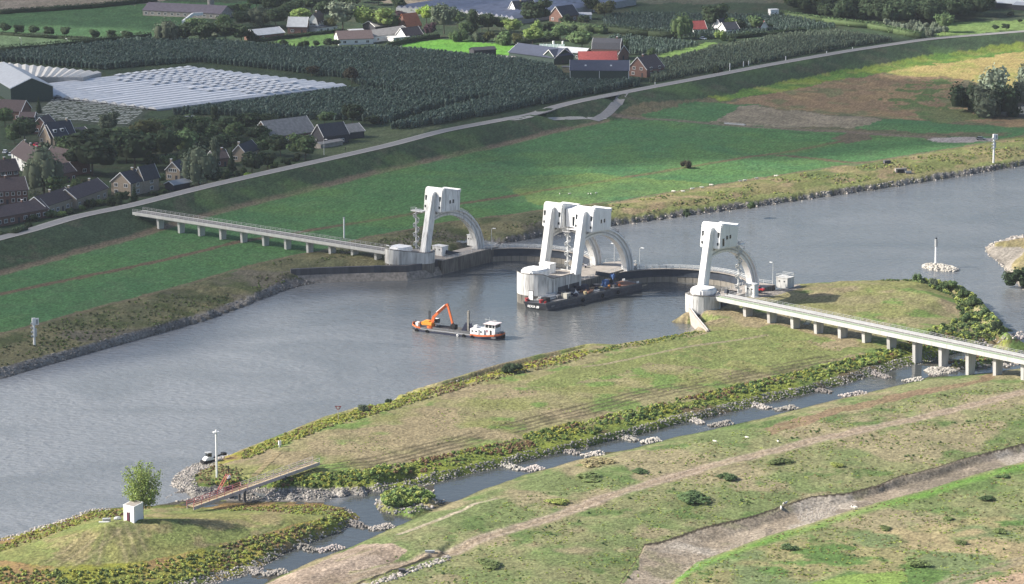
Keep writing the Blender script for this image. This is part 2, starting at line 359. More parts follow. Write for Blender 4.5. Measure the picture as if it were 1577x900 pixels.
def hz(X, Y):
    """height of the ground at map positions"""
    X = np.atleast_1d(np.asarray(X, float)); Y = np.atleast_1d(np.asarray(Y, float))
    u, v = projn(X, Y, np.zeros_like(X))
    i = np.clip(np.searchsorted(gx, u) - 1, 0, len(gx) - 2); j = np.clip(np.searchsorted(gy, v) - 1, 0, len(gy) - 2)
    fu = np.clip((u - gx[i]) / (gx[i + 1] - gx[i]), 0, 1); fv = np.clip((v - gy[j]) / (gy[j + 1] - gy[j]), 0, 1)
    return (ZZ[j, i] * (1 - fu) + ZZ[j, i + 1] * fu) * (1 - fv) + (ZZ[j + 1, i] * (1 - fu) + ZZ[j + 1, i + 1] * fu) * fv
def G(x, y, z=3.0):
    """the point on the ground seen at a pixel (height guess refined)"""
    p = P(x, y, z)
    for _ in range(4): p = P(x, y, float(hz(p.x, p.y)[0]))
    return p

# ------------------------------------------------------------------ what grows or lies where (colour of the surface itself, plus one painted sunlit patch)
n1 = fbm(XX, YY, 60, 20); n2 = fbm(XX, YY, 16, 30); n3 = fbm(XX, YY, 4, 40, 3); n4 = rng.random(XX.shape)
WU = PXX + (fbm(XX, YY, 10, 50, 4) - .5) * 26; WV = PYY + (fbm(XX, YY, 10, 60, 4) - .5) * 8     # ragged borders
C = np.zeros(XX.shape + (3,)); C[:] = (0.05, 0.085, 0.045)
def lerpc(a, b, t): return np.asarray(a) * (1 - t[..., None]) + np.asarray(b) * t[..., None]
def paint(mask, colr, soft=None):
    global C
    if soft is None: C[mask] = colr[mask] if isinstance(colr, np.ndarray) and colr.ndim == 3 else colr
    else: C = C * (1 - soft[..., None]) + np.asarray(colr) * soft[..., None]
def poly(pts, rag=True): return inpoly(WU if rag else PXX, WV if rag else PYY, pts)
def y_of(line, X): 
    a = sorted(line); return np.interp(X, [p[0] for p in a], [p[1] for p in a])
def between(l1, l2, x0=-1e5, x1=1e5, rag=True):
    U, V = (WU, WV) if rag else (PXX, PYY)
    return (V > y_of(l1, U)) & (V < y_of(l2, U)) & (U > x0) & (U < x1)
def mixn(*cols):
    """blend several growths in patches of different size"""
    out = lerpc(cols[0], cols[1], sstep(.38, .62, n2))
    if len(cols) > 2: out = lerpc(out, cols[2], sstep(.56, .7, fbm(XX, YY, 9, 71, 4))) if False else out * (1 - sstep(.54, .68, fbm(XX, YY, 9, 71, 4))[..., None]) + np.asarray(cols[2]) * sstep(.54, .68, fbm(XX, YY, 9, 71, 4))[..., None]
    if len(cols) > 3:
        t = sstep(.56, .66, fbm(XX, YY, 22, 91, 4))[..., None]; out = out * (1 - t) + np.asarray(cols[3]) * t
    return out * (0.75 + 0.5 * n3)[..., None]
FIELD = (lerpc((0.055,0.135,0.055), (0.068,0.155,0.056), sstep(.35, .65, n1)) * .75 + .25 * mixn((0.055,0.135,0.055), (0.07,0.16,0.055), (0.10,0.15,0.07))) * (0.93 + .14 * n3)[..., None]
DIKE = mixn((0.036,0.06,0.034), (0.045,0.075,0.038), (0.06,0.072,0.045))
ROUGH = mixn((0.10,0.105,0.055), (0.15,0.14,0.075), (0.07,0.085,0.035), (0.12,0.11,0.08))
DRY = mixn((0.185,0.19,0.075), (0.22,0.2,0.105), (0.13,0.19,0.055), (0.24,0.2,0.12))
MEAD = mixn((0.15,0.185,0.075), (0.20,0.205,0.10), (0.11,0.16,0.055), (0.25,0.22,0.13))
STONE = mixn((0.15,0.14,0.13), (0.20,0.19,0.175))
GRAVEL = np.array((0.24, 0.22, 0.2))
# polder
paint(PYY < 2000, mixn((0.034,0.055,0.03), (0.042,0.068,0.035), (0.05,0.06,0.036)))
top = PYY < y_of(ROAD, PXX)
ORCH = mixn((0.03,0.05,0.028), (0.04,0.06,0.03))
paint(top & poly([(-200,60),(230,64),(400,70),(620,68),(780,90),(880,110),(985,128),(840,165),(700,190),(600,200),(540,190),(250,160),(0,120),(-200,120)]), ORCH)
paint(poly([(0,-60),(330,-60),(250,5),(0,22),(-200,30),(-200,-60)]), mixn((0.2,0.17,0.13),(0.23,0.2,0.16)))
paint(poly([(-200,28),(250,3),(400,4),(400,12),(330,25),(250,62),(0,50),(-200,60)]), mixn((0.05,0.11,0.045),(0.06,0.125,0.05)))
paint(poly([(-200,50),(0,52),(175,65),(0,82),(-200,95)]), mixn((0.075,0.12,0.06),(0.085,0.13,0.07)))
paint(poly([(560,-40),(760,-40),(800,2),(640,14),(590,5)]), mixn((0.19,0.16,0.12),(0.2,0.17,0.13)))
paint(poly([(800,-50),(1577,-50),(1577,-12),(1215,4),(1100,6),(960,4)]), mixn((0.09,0.1,0.07),(0.1,0.1,0.07)))
paint(poly([(425,64),(470,57),(540,47),(560,58),(470,75),(400,84)]), mixn((0.08,0.15,0.045),(0.1,0.18,0.05)))
paint(poly([(610,71),(670,62),(760,66),(800,70),(790,86),(700,84),(640,80)]), mixn((0.10,0.26,0.04),(0.12,0.28,0.045)))
paint(poly([(560,72),(600,70),(615,74),(575,78)]), mixn((0.2,0.22,0.09),(0.2,0.22,0.09)))
paint(poly([(1010,86),(1090,66),(1105,66),(1060,86),(1030,92)]), mixn((0.13,0.21,0.06),(0.14,0.22,0.06)))
paint(poly([(1455,34),(1577,30),(1750,20),(1750,40),(1577,47),(1440,58)]), mixn((0.12,0.19,0.06),(0.15,0.22,0.07)))
paint(poly([(560,200),(640,188),(680,198),(600,222),(510,240),(480,236)]), mixn((0.075,0.10,0.05),(0.09,0.11,0.06)))
paint(poly([(45,152),(85,150),(240,168),(200,195),(130,192),(90,188),(40,186)]), (0.06,0.075,0.055))
paint(between(ROAD, [(x, y + 4) for x, y in ROAD], -400, 200, False), (0.05,0.09,0.04))
# riverside of the dike
riv = PYY >= y_of(ROAD, PXX)
paint(riv, DRY); paint(riv & (PYY < np.where(PXX < 725, y_of(L_SHORE, PXX), y_of(UP_SHORE, PXX)) + 6), FIELD)
paint(riv & (WV < y_of(L_TOE, WU)), DIKE)
dt = dist_line(XX, YY, offs_line(L_TOE, 3.2, 0)); paint(None, (0.15,0.12,0.085), soft=(1 - sstep(1.8, 4.0, dt + n3 * 1.5)) * (PXX < 940) * .95)
MIDDITCH = [(-160,490),(0,453),(102,431),(204,411),(307,388),(370,372),(425,364),(481,354),(570,340),(632,330),(709,314),(787,302),(940,277),(1042,260),(1159,241),(1219,233),(1278,221),(1309,215)]
for dl in (MIDDITCH, [(1200,240),(1240,243),(1309,251),(1350,250)]):
    d = dist_line(XX, YY, offs_line(dl, 3.2, 0)); paint(None, (0.125,0.085,0.06), soft=(1 - sstep(1.8, 3.6, d + n3 * 1.6)) * .95)
tt = sstep(.50, .68, fbm(XX, YY, 30, 131)) * .4 * (riv & (PYY < y_of(L_BROWN, PXX)) & (PXX > 300))
paint(None, (0.10, 0.18, 0.05), soft=tt)
g_ = poly([(770,282),(830,268),(930,268),(1010,276),(1100,284),(1060,300),(960,306),(880,318),(830,316),(800,300)]); paint(None, (0.17, 0.22, 0.06), soft=g_ * .6 * riv * sstep(.25, .6, n1))  # sunlit patch: sunshine painted into the field as yellower, brighter grass
# fields beyond the side road, right
paint(riv & poly([(985,160),(1120,150),(1180,140),(1305,117),(1432,96),(1577,80),(1750,64),(1750,220),(1577,206),(1434,214),(1177,196),(1035,186),(938,181)]), mixn((0.10,0.11,0.06),(0.13,0.115,0.07)))
paint(poly([(985,176),(1070,157),(1100,157),(1170,163),(1080,190),(1000,184)]), FIELD)
paint(poly([(1150,163),(1360,184),(1340,198),(1180,196),(1090,188)]), mixn((0.19,0.165,0.12),(0.22,0.19,0.14)))
paint(poly([(1320,198),(1370,182),(1440,188),(1577,198),(1577,206),(1434,204)]), FIELD)
paint(poly([(1120,157),(1180,146),(1280,126),(1400,108),(1490,118),(1470,150),(1500,172),(1577,178),(1750,182),(1750,200),(1577,198),(1470,186),(1360,182),(1250,172)]), mixn((0.20,0.14,0.085),(0.23,0.165,0.09),(0.14,0.14,0.07)))
paint(poly([(1350,112),(1420,96),(1577,72),(1750,50),(1750,140),(1577,140),(1480,122)]), mixn((0.34,0.27,0.11),(0.31,0.27,0.10),(0.26,0.26,0.08)))
paint(poly([(1090,150),(1177,132),(1305,108),(1432,84),(1577,64),(1750,46),(1750,56),(1577,80),(1432,100),(1305,122),(1200,142),(1110,156)]), mixn((0.09,0.17,0.035),(0.17,0.22,0.04),(0.2,0.22,0.06)))
tw = (fbm(XX, YY, 7, 151) > .52) & poly([(1350,150),(1400,128),(1470,120),(1475,150),(1460,172),(1400,178)]); paint(tw, (0.09,0.13,0.045))
paint(poly([(1400,172),(1480,168),(1520,182),(1440,190)]), mixn((0.08,0.13,0.045),(0.12,0.14,0.06)))
d = dist_line(XX, YY, offs_line([(938,180),(1035,185),(1180,197),(1318,204),(1433,212)], 3.2, 0)); paint(None, (0.15,0.12,0.10), soft=(1 - sstep(2, 5, d + n3 * 2)) * .85)
paint(None, (0.035,0.055,0.03), soft=(1 - sstep(.5, 2, np.abs(d - 9))) * .5 * (n2 > .4))
paint(poly([(1280,212),(1300,205),(1330,206),(1350,215),(1300,222)]), (0.11,0.095,0.065))
paint(poly([(1425,214),(1480,211),(1530,213),(1545,217),(1470,220),(1440,219)], False), (0.30,0.27,0.26))
# banks
brown_y = y_of(L_BROWN, WU); sh_y = np.where(WU < 725, y_of(L_SHORE, WU), y_of(UP_SHORE, WU))
paint(riv & (WV > brown_y) & (WV < sh_y + 20), ROUGH)
m = between(L_BROWN, UP_SHORE, 940, 1800); paint(m, mixn((0.20,0.18,0.085),(0.15,0.17,0.06),(0.24,0.19,0.11),(0.11,0.14,0.05)))
paint(between([(900,345),(1000,324),(1300,284),(1577,240),(1750,210)], UP_SHORE, 900, 1800), mixn((0.17,0.19,0.07),(0.2,0.19,0.09)))
d = dist_line(XX, YY, offs_line(L_BROWN, 3.4, 0)); paint(None, (0.15,0.12,0.08), soft=(1 - sstep(.8, 2.4, d + n3)) * .85)
paint(between(L_BANKTOP, L_SHORE, -400, 440) | ((ZZ < 2.6) & (PYY > y_of(L_BANKTOP, PXX)) & (PXX < 520) & (PYY < y_of(L_SHORE, PXX) + 25)), STONE)
paint(between(UP_BANK, UP_SHORE, 740, 1900) , STONE)
paint((ZZ < 0.1), (0.10, 0.095, 0.08))
# island strip
isl = (PYY > np.where(PXX > 905, 440, y_of(R_SHORE[:10], PXX) - 4)) & (PYY < y_of(CH_N, PXX) + 3) & (PXX > 262) & ((PXX < 1060) | (PYY > 432)) & (ZZ > -.3) & ~((PXX > 905) & (PXX < 1060) & (PYY < np.interp(PXX, [905, 1060], [536, 508])))
paint(isl, DRY)
g = isl & poly([(1080,480),(1200,500),(1340,540),(1200,575),(1000,560),(860,600),(800,590),(1000,530)]); paint(g & (n2 > .45), mixn((0.13,0.17,0.055),(0.17,0.19,0.07)))
paint(isl & (ZZ < 2.7) & (WV > y_of([(300,735),(440,737),(560,725),(669,705),(769,683),(840,663),(942,640),(1045,616),(1147,592),(1240,572),(1331,548),(1400,530),(1600,500)], WU)), mixn((0.10,0.14,0.035),(0.17,0.2,0.04),(0.14,0.11,0.06)))
RUT = [(470,730),(590,716),(720,684),(870,645),(1000,613),(1120,588),(1240,566),(1300,556)]
for o_, wd in ((0, .5), (2.6, .6), (5, .5), (7.8, .4)):
    d = dist_line(XX, YY, offs_line(RUT, 3.2, o_)); paint(None, (0.075,0.065,0.04), soft=(1 - sstep(.25, wd + .5, d + (n3 - .5))) * .75 * (n2 > .35) * isl)
paint(None, (0.27,0.22,0.16), soft=(1 - sstep(.4, 1.3, dist_line(XX, YY, offs_line([(900,566),(960,556),(1060,534),(1180,514)], 3.5, 0)))) * .8 * isl)
paint(isl & (PYY < y_of([(302,727),(373,706),(426,684),(500,655),(577,633),(653,610),(688,600),(771,577),(858,559),(900,548),(1600,300)], PXX) ) & (PXX < 905), mixn((0.22,0.2,0.07),(0.26,0.27,0.04),(0.2,0.13,0.07)))
paint((ZZ < 1.5) & poly([(255,770),(255,725),(300,705),(335,712),(325,735),(345,752),(600,752),(600,775)], False), STONE * 1.35)
paint(poly([(1150,452),(1160,440),(1228,436),(1236,443),(1195,455),(1160,460)], False), (0.23,0.21,0.19))
paint(poly([(1058,476),(1070,470),(1110,468),(1085,480),(1080,500),(1092,510),(1068,508)]), (0.27,0.23,0.17))
# mound
md = poly([(x, y - 2) for x, y in MOUND_R] + [(-160, 960)], False) & (ZZ > -.3)
paint(md, mixn((0.20,0.20,0.075),(0.16,0.19,0.065),(0.23,0.2,0.10)))
paint(md & ((WV > y_of([(-160,885),(0,862),(100,874),(200,866),(300,850),(400,822),(470,805),(530,790)], WU)) | (WV < y_of([(-160,900),(0,846),(99,806),(188,786),(300,782),(500,782)], WU))), mixn((0.20,0.21,0.04),(0.25,0.17,0.08),(0.12,0.15,0.04)))
for tr in ([(62,868),(112,845),(165,826)],[(78,872),(128,850),(178,832)],[(96,876),(142,856),(186,838)],[(150,868),(158,848),(165,836)],[(196,866),(186,846),(180,832)],[(212,862),(200,842),(192,830)],[(228,858),(214,840),(204,826)],[(330,846),(372,832),(412,818)],[(338,850),(382,836),(420,822)],[(300,842),(360,836),(430,806)]):
    d = dist_line(XX, YY, offs_line(tr, 3.5, 0)); paint(None, (0.30, 0.25, 0.16), soft=(1 - sstep(.1, .5, d + (n3 - .5) * 1.5)) * .4 * md * (n2 > .3)); paint(None, (0.10, 0.10, 0.05), soft=(1 - sstep(.2, .6, np.abs(d - .9) + (n3 - .5) * 1.5)) * .4 * md)
# the meadow right of the channel
me_ = (PYY > y_of(CH_S, PXX) - 1) & (PXX > 330) & ~md & (ZZ > -.3)
paint(me_, MEAD)
paint(me_ & (WV > 790 + (1577 - WU) * .12) & (WU > 1020), mixn((0.15,0.19,0.085),(0.24,0.22,0.11),(0.10,0.17,0.05),(0.30,0.25,0.14)))
paint(me_ & poly([(1577,560),(1510,590),(1400,612),(1290,640),(1190,672),(1180,660),(1290,628),(1400,602),(1500,585)]), mixn((0.24,0.17,0.11),(0.2,0.15,0.09)))
d = dist_line(XX, YY, offs_line([(430,915),(560,880),(691,848),(767,822),(850,797),(926,769),(1028,738),(1129,710),(1240,683),(1380,652),(1510,622),(1577,604),(1750,570)], 2.2, 0))
paint(None, (0.31,0.24,0.18), soft=(1 - sstep(1.0, 3.6, d + (n3 - .5) * 3)) * .85 * me_)
d2 = np.abs(d - 1.6); paint(None, (0.36,0.30,0.24), soft=(1 - sstep(.2, .9, d2)) * .5 * me_)
paint(me_ & poly([(400,905),(455,880),(500,862),(560,838),(610,838),(625,850),(600,868),(540,880),(500,915)]), mixn((0.31,0.245,0.19),(0.36,0.29,0.23),(0.24,0.19,0.14)))
for tr in ([(615,822),(655,808),(700,792),(735,776),(765,770)],):
    d = dist_line(XX, YY, offs_line(tr, 2, 0)); paint(None, (0.40,0.34,0.26), soft=(1 - sstep(.4, 1.4, d + n3 - .3)) * me_ * .9)
for tr in ([(520,862),(600,838),(680,800),(800,760),(870,738),(960,712),(1100,680),(1240,650)],):
    d = dist_line(XX, YY, offs_line(tr, 2, 0)); paint(None, (0.24,0.22,0.12), soft=(1 - sstep(.3, 1.1, d + n3 - .3)) * me_ * .6 * (n2 > .42))
cr = between(CREEK_N, CREEK_S, 985, 2000, False) | poly([(940,925),(954,900),(990,870),(1020,855),(1120,840),(1085,862),(1040,890),(1020,925)])
paint(cr, mixn((0.27,0.225,0.17),(0.32,0.27,0.21),(0.22,0.2,0.13),(0.34,0.30,0.25)))
paint((np.abs(PYY - y_of(CREEK_N, PXX) - .6) < 1.9 + 2.5 * (n2 - .5)) & (PXX > 945) & me_, (0.05, 0.042, 0.03))
paint(cr & (n2 > .5) & (PXX > 1180), mixn((0.24,0.20,0.17),(0.2,0.17,0.13)))
paint(None, (0.12,0.26,0.04), soft=(1 - sstep(0, 9, np.abs(PYY - y_of(CREEK_S, PXX) - 7))) * (PXX > 1040) * .6 * ~cr)
paint(poly([(1470,905),(1577,880),(1750,840),(1750,960),(1440,960)]), (0.38,0.28,0.19))
d = dist_line(XX, YY, offs_line([(1380,925),(1480,890),(1577,862),(1700,830)], 2.4, 0)); paint(None, (0.26,0.22,0.15), soft=(1 - sstep(.4, 1.5, np.abs(d - 1.2))) * .7)
paint(poly([(1210,905),(1320,884),(1390,880),(1400,895),(1330,930)]), (0.19,0.27,0.07))
dd = dist_line(XX, YY, offs_line([(530,903),(602,880.5),(684,852)], 2, 0)); paint(None, (0.03, 0.028, 0.022), soft=(1 - sstep(.5, 1.3, dd)) * .95)
# right far spit
paint((PXX > 1515) & (PYY > 350) & (PYY < 450) & (ZZ > 0), mixn((0.24,0.21,0.10),(0.28,0.23,0.13)))
paint((PXX > 1505) & (PYY > 340) & (PYY < 460) & (ZZ > -.3) & (ZZ < 1.6), (0.3,0.27,0.23))
# dirt by the water line is wet and darker, plus grain of grass blades
wet = (1 - sstep(0.05, 0.45, ZZ)) * (ZZ > -1); C *= (1 - wet[..., None] * .35)
C *= (0.78 + 0.44 * n4)[..., None]
C = np.clip(C, 0.01, 0.6)

gm = bpy.data.materials.new('ground_cover'); n, l = nodes_of(gm); b = n['Principled BSDF']; b.inputs['Roughness'].default_value = 0.95; b.inputs['Specular IOR Level'].default_value = 0.1
at = n.new('ShaderNodeAttribute'); at.attribute_name = 'Col'; geo = n.new('ShaderNodeNewGeometry')
nz = n.new('ShaderNodeTexNoise'); nz.inputs['Scale'].default_value = 1.1; nz.inputs['Detail'].default_value = 7; nz.inputs['Roughness'].default_value = .7; l.new(geo.outputs['Position'], nz.inputs['Vector'])
mr = n.new('ShaderNodeMapRange'); mr.inputs[1].default_value = .32; mr.inputs[2].default_value = .68; mr.inputs[3].default_value = .45; mr.inputs[4].default_value = 1.55; l.new(nz.outputs[0], mr.inputs[0])
mx = n.new('ShaderNodeMix'); mx.data_type = 'RGBA'; mx.blend_type = 'MULTIPLY'; mx.inputs[0].default_value = 1; l.new(at.outputs['Color'], mx.inputs[6]); l.new(mr.outputs[0], mx.inputs[7]); l.new(mx.outputs[2], b.inputs['Base Color'])
bp = n.new('ShaderNodeBump'); bp.inputs['Distance'].default_value = .5; bp.inputs['Strength'].default_value = .8; l.new(nz.outputs[0], bp.inputs['Height']); l.new(bp.outputs[0], b.inputs['Normal'])
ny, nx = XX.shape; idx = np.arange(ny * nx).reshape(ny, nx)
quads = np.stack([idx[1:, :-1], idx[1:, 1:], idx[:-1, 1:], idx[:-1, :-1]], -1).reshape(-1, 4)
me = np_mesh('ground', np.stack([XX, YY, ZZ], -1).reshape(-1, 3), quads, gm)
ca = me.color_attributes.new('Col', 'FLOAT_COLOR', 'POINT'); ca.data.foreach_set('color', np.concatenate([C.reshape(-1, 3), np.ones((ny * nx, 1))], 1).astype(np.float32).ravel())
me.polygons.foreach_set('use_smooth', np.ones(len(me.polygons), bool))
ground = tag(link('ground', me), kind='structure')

# ------------------------------------------------------------------ water: one sheet at height 0, rippled by the wind
wm = bpy.data.materials.new('river_water'); n, l = nodes_of(wm); b = n['Principled BSDF']
b.inputs['Base Color'].default_value = (0.125, 0.13, 0.135, 1); b.inputs['Roughness'].default_value = .22; b.inputs['IOR'].default_value = 1.333; b.inputs['Specular IOR Level'].default_value = .5
geo = n.new('ShaderNodeNewGeometry'); mp = n.new('ShaderNodeMapping'); mp.inputs['Scale'].default_value = (1, 1.5, 1); mp.inputs['Rotation'].default_value = (0, 0, R(25)); l.new(geo.outputs['Position'], mp.inputs[0])
na = n.new('ShaderNodeTexNoise'); na.inputs['Scale'].default_value = .45; na.inputs['Detail'].default_value = 3; na.inputs['Roughness'].default_value = .5; l.new(mp.outputs[0], na.inputs['Vector'])
nb = n.new('ShaderNodeTexNoise'); nb.inputs['Scale'].default_value = .018; nb.inputs['Detail'].default_value = 4; nb.inputs['Distortion'].default_value = 1.2; l.new(mp.outputs[0], nb.inputs['Vector'])
# calm behind the islands and in the pools, choppier on the open river
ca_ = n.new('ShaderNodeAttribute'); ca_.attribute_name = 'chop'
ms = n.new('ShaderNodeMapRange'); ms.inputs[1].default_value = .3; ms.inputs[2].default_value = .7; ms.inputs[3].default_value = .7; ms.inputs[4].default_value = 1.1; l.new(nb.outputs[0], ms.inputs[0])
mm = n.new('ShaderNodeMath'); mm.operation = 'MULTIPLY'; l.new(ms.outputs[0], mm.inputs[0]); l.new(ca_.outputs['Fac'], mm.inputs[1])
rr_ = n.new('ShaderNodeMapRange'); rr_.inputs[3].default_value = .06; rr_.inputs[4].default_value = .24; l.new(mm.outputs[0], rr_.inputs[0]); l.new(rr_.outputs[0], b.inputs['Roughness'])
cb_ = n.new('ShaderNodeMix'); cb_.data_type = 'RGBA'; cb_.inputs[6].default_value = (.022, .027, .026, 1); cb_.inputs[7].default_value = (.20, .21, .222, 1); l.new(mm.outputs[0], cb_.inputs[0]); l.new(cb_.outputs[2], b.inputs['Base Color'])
nc = n.new('ShaderNodeTexNoise'); nc.inputs['Scale'].default_value = .22; nc.inputs['Detail'].default_value = 3; l.new(mp.outputs[0], nc.inputs['Vector']); ad = n.new('ShaderNodeMath'); l.new(na.outputs[0], ad.inputs[0]); l.new(nc.outputs[0], ad.inputs[1])
bp = n.new('ShaderNodeBump'); bp.inputs['Distance'].default_value = .48; l.new(mm.outputs[0], bp.inputs['Strength']); l.new(ad.outputs[0], bp.inputs['Height']); l.new(bp.outputs[0], b.inputs['Normal'])
wgx = np.concatenate([[-400, -250], np.arange(-160, 1760, 20), [1850, 2100]]); wgy = np.concatenate([np.arange(120, 960, 10), [980, 1050]])
WX, WY = np.meshgrid(wgx, wgy); T = -H / (-F * st + (CY - WY) * ct); wx = (WX - CX) * T; wy = (F * ct + (CY - WY) * st) * T
idx = np.arange(wx.size).reshape(wx.shape); q = np.stack([idx[1:, :-1], idx[1:, 1:], idx[:-1, 1:], idx[:-1, :-1]], -1).reshape(-1, 4)
me = np_mesh('river', np.stack([wx, wy, wx * 0], -1).reshape(-1, 3), q, wm)
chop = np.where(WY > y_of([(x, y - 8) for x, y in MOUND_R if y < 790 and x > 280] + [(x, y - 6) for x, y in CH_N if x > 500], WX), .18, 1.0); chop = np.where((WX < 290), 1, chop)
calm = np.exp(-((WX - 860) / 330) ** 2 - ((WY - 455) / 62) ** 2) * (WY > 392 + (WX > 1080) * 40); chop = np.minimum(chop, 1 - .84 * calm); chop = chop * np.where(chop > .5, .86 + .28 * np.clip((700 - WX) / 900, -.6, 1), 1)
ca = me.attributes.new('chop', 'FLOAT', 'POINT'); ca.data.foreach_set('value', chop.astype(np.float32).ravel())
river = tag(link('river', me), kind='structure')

# ------------------------------------------------------------------ the dike road and the side road: strips 4 mm and more above the ground, pale edges
road_m = mat('road_asphalt', (0.23, 0.225, 0.225), .85, var=.12, scale=.8)
edge_m = mat('road_edge', (0.34, 0.33, 0.31), .85, var=.2, scale=1.2)
def strip(name, pts, width, zc, m, lift=.06, parent=None, offset=0, kind='structure', lab=None):
    c = [P(x, y, zc) if zc else G(x, y, 5) for x, y in pts]; dens = []
    for a, b_ in zip(c[:-1], c[1:]):
        k = max(1, int((b_ - a).length / 5)); dens += [a.lerp(b_, i / k) for i in range(k)]
    dens.append(c[-1]); 
    for _ in range(6): dens = [dens[0]] + [(dens[i - 1] + dens[i] * 2 + dens[i + 1]) / 4 for i in range(1, len(dens) - 1)] + [dens[-1]]
    v = []; M_ = len(dens)
    for i, p in enumerate(dens):
        t = dens[min(i + 1, M_ - 1)] - dens[max(i - 1, 0)]; t.z = 0; t.normalize(); nrm = Vector((-t.y, t.x, 0))
        for s_ in (-1, 1):
            q = p + nrm * (offset + s_ * width / 2); z = float(hz(q.x, q.y)[0]); v.append((q.x, q.y, z + lift))
    v = np.array(v)
    if zc: zz = np.maximum(v[0::2, 2], v[1::2, 2]); zz = np.convolve(np.pad(zz, 2, 'edge'), np.ones(5) / 5, 'valid') + .05; v[0::2, 2] = zz; v[1::2, 2] = zz
    f = [(2 * i, 2 * i + 1, 2 * i + 3, 2 * i + 2) for i in range(M_ - 1)]
    me = bpy.data.meshes.new(name); me.from_pydata([tuple(p) for p in v], [], f); me.materials.append(m); o = link(name, me, parent)
    if parent is None: tag(o, kind=kind)
    return o
dike_road = strip('dike_road', ROAD, 6.2, 8.5, road_m, lift=.1)
strip('cycle_strip', ROAD, .9, 8.5, edge_m, lift=.13, parent=dike_road, offset=2.7); strip('cycle_strip', ROAD, .9, 8.5, edge_m, lift=.13, parent=dike_road, offset=-2.7)
side_road = strip('side_road', SIDEROAD[:4], 4.5, None, road_m, lift=.12)
track = strip('farm_track', SIDEROAD[2:], 2.6, None, edge_m, lift=.1)
# ================================================================== THE WEIR: frame with x across the river, y upstream
O = P(862, 418, 8.3); WA = Vector((.803, -.596, 0)); WB = Vector((.596, .803, 0)); WROT = math.atan2(WA.y, WA.x)
def w2(a, b, z=0.0): return Vector((O.x, O.y, 0)) + WA * a + WB * b + Vector((0, 0, z))
def ab(p): q = Vector((p.x - O.x, p.y - O.y, 0)); return q.dot(WA), q.dot(WB)
white_c = mat('white_painted_concrete', (0.80, 0.80, 0.80), .75, var=.07, scale=.6, stain=(0.64,0.63,0.61), streak=True)
white_old = mat('weathered_white_concrete', (0.72, 0.72, 0.71), .85, var=.14, scale=.8, stain=(0.36,0.35,0.34), streak=True)
pier_c = mat('stained_pier_concrete', (0.54, 0.54, 0.53), .85, var=.22, scale=.7, stain=(0.27,0.26,0.25), streak=True)
tide_c = mat('tide_stained_concrete', (0.15, 0.14, 0.125), .85, var=.4, scale=.9, stain=(0.05,0.047,0.043), streak=True)
deck_c = mat('deck_concrete', (0.33, 0.30, 0.27), .9, var=.2, scale=.5)
gate_dark = mat('gate_steel_dark', (0.045, 0.055, 0.075), .6, var=.2, scale=.5)
gate_tan = mat('gate_lower_skin', (0.25, 0.23, 0.20), .8, var=.2, scale=1.2, streak=True)
quay_dark = mat('quay_wall_dark', (0.085, 0.085, 0.095), .85, var=.3, scale=.6, streak=True)
quay_apron = mat('quay_apron_stone', (0.24, 0.215, 0.19), .9, var=.35, scale=1.0)
galv = mat('galvanised_steel', (0.45, 0.46, 0.47), .5, metal=.3, var=.1)
black_m = mat('black_paint', (0.02, 0.02, 0.022), .5)
glass_dark = mat('dark_window_glass', (0.02, 0.025, 0.03), .15, spec=.6, var=0)
rail_w = mat('pale_railing', (0.62, 0.63, 0.63), .6, var=.05)

def circ(cx, cy, r, a0, a1, n): return [(cx + r * math.cos(R(a0 + (a1 - a0) * k / n)), cy + r * math.sin(R(a0 + (a1 - a0) * k / n))) for k in range(n + 1)]
def hull2(pts):
    pts = sorted(set((round(x, 4), round(y, 4)) for x, y in pts))
    def half(ps):
        h = []
        for p in ps:
            while len(h) > 1 and (h[-1][0] - h[-2][0]) * (p[1] - h[-2][1]) - (h[-1][1] - h[-2][1]) * (p[0] - h[-2][0]) <= 0: h.pop()
            h.append(p)
        return h
    a = half(pts); b_ = half(pts[::-1]); return a[:-1] + b_[:-1]

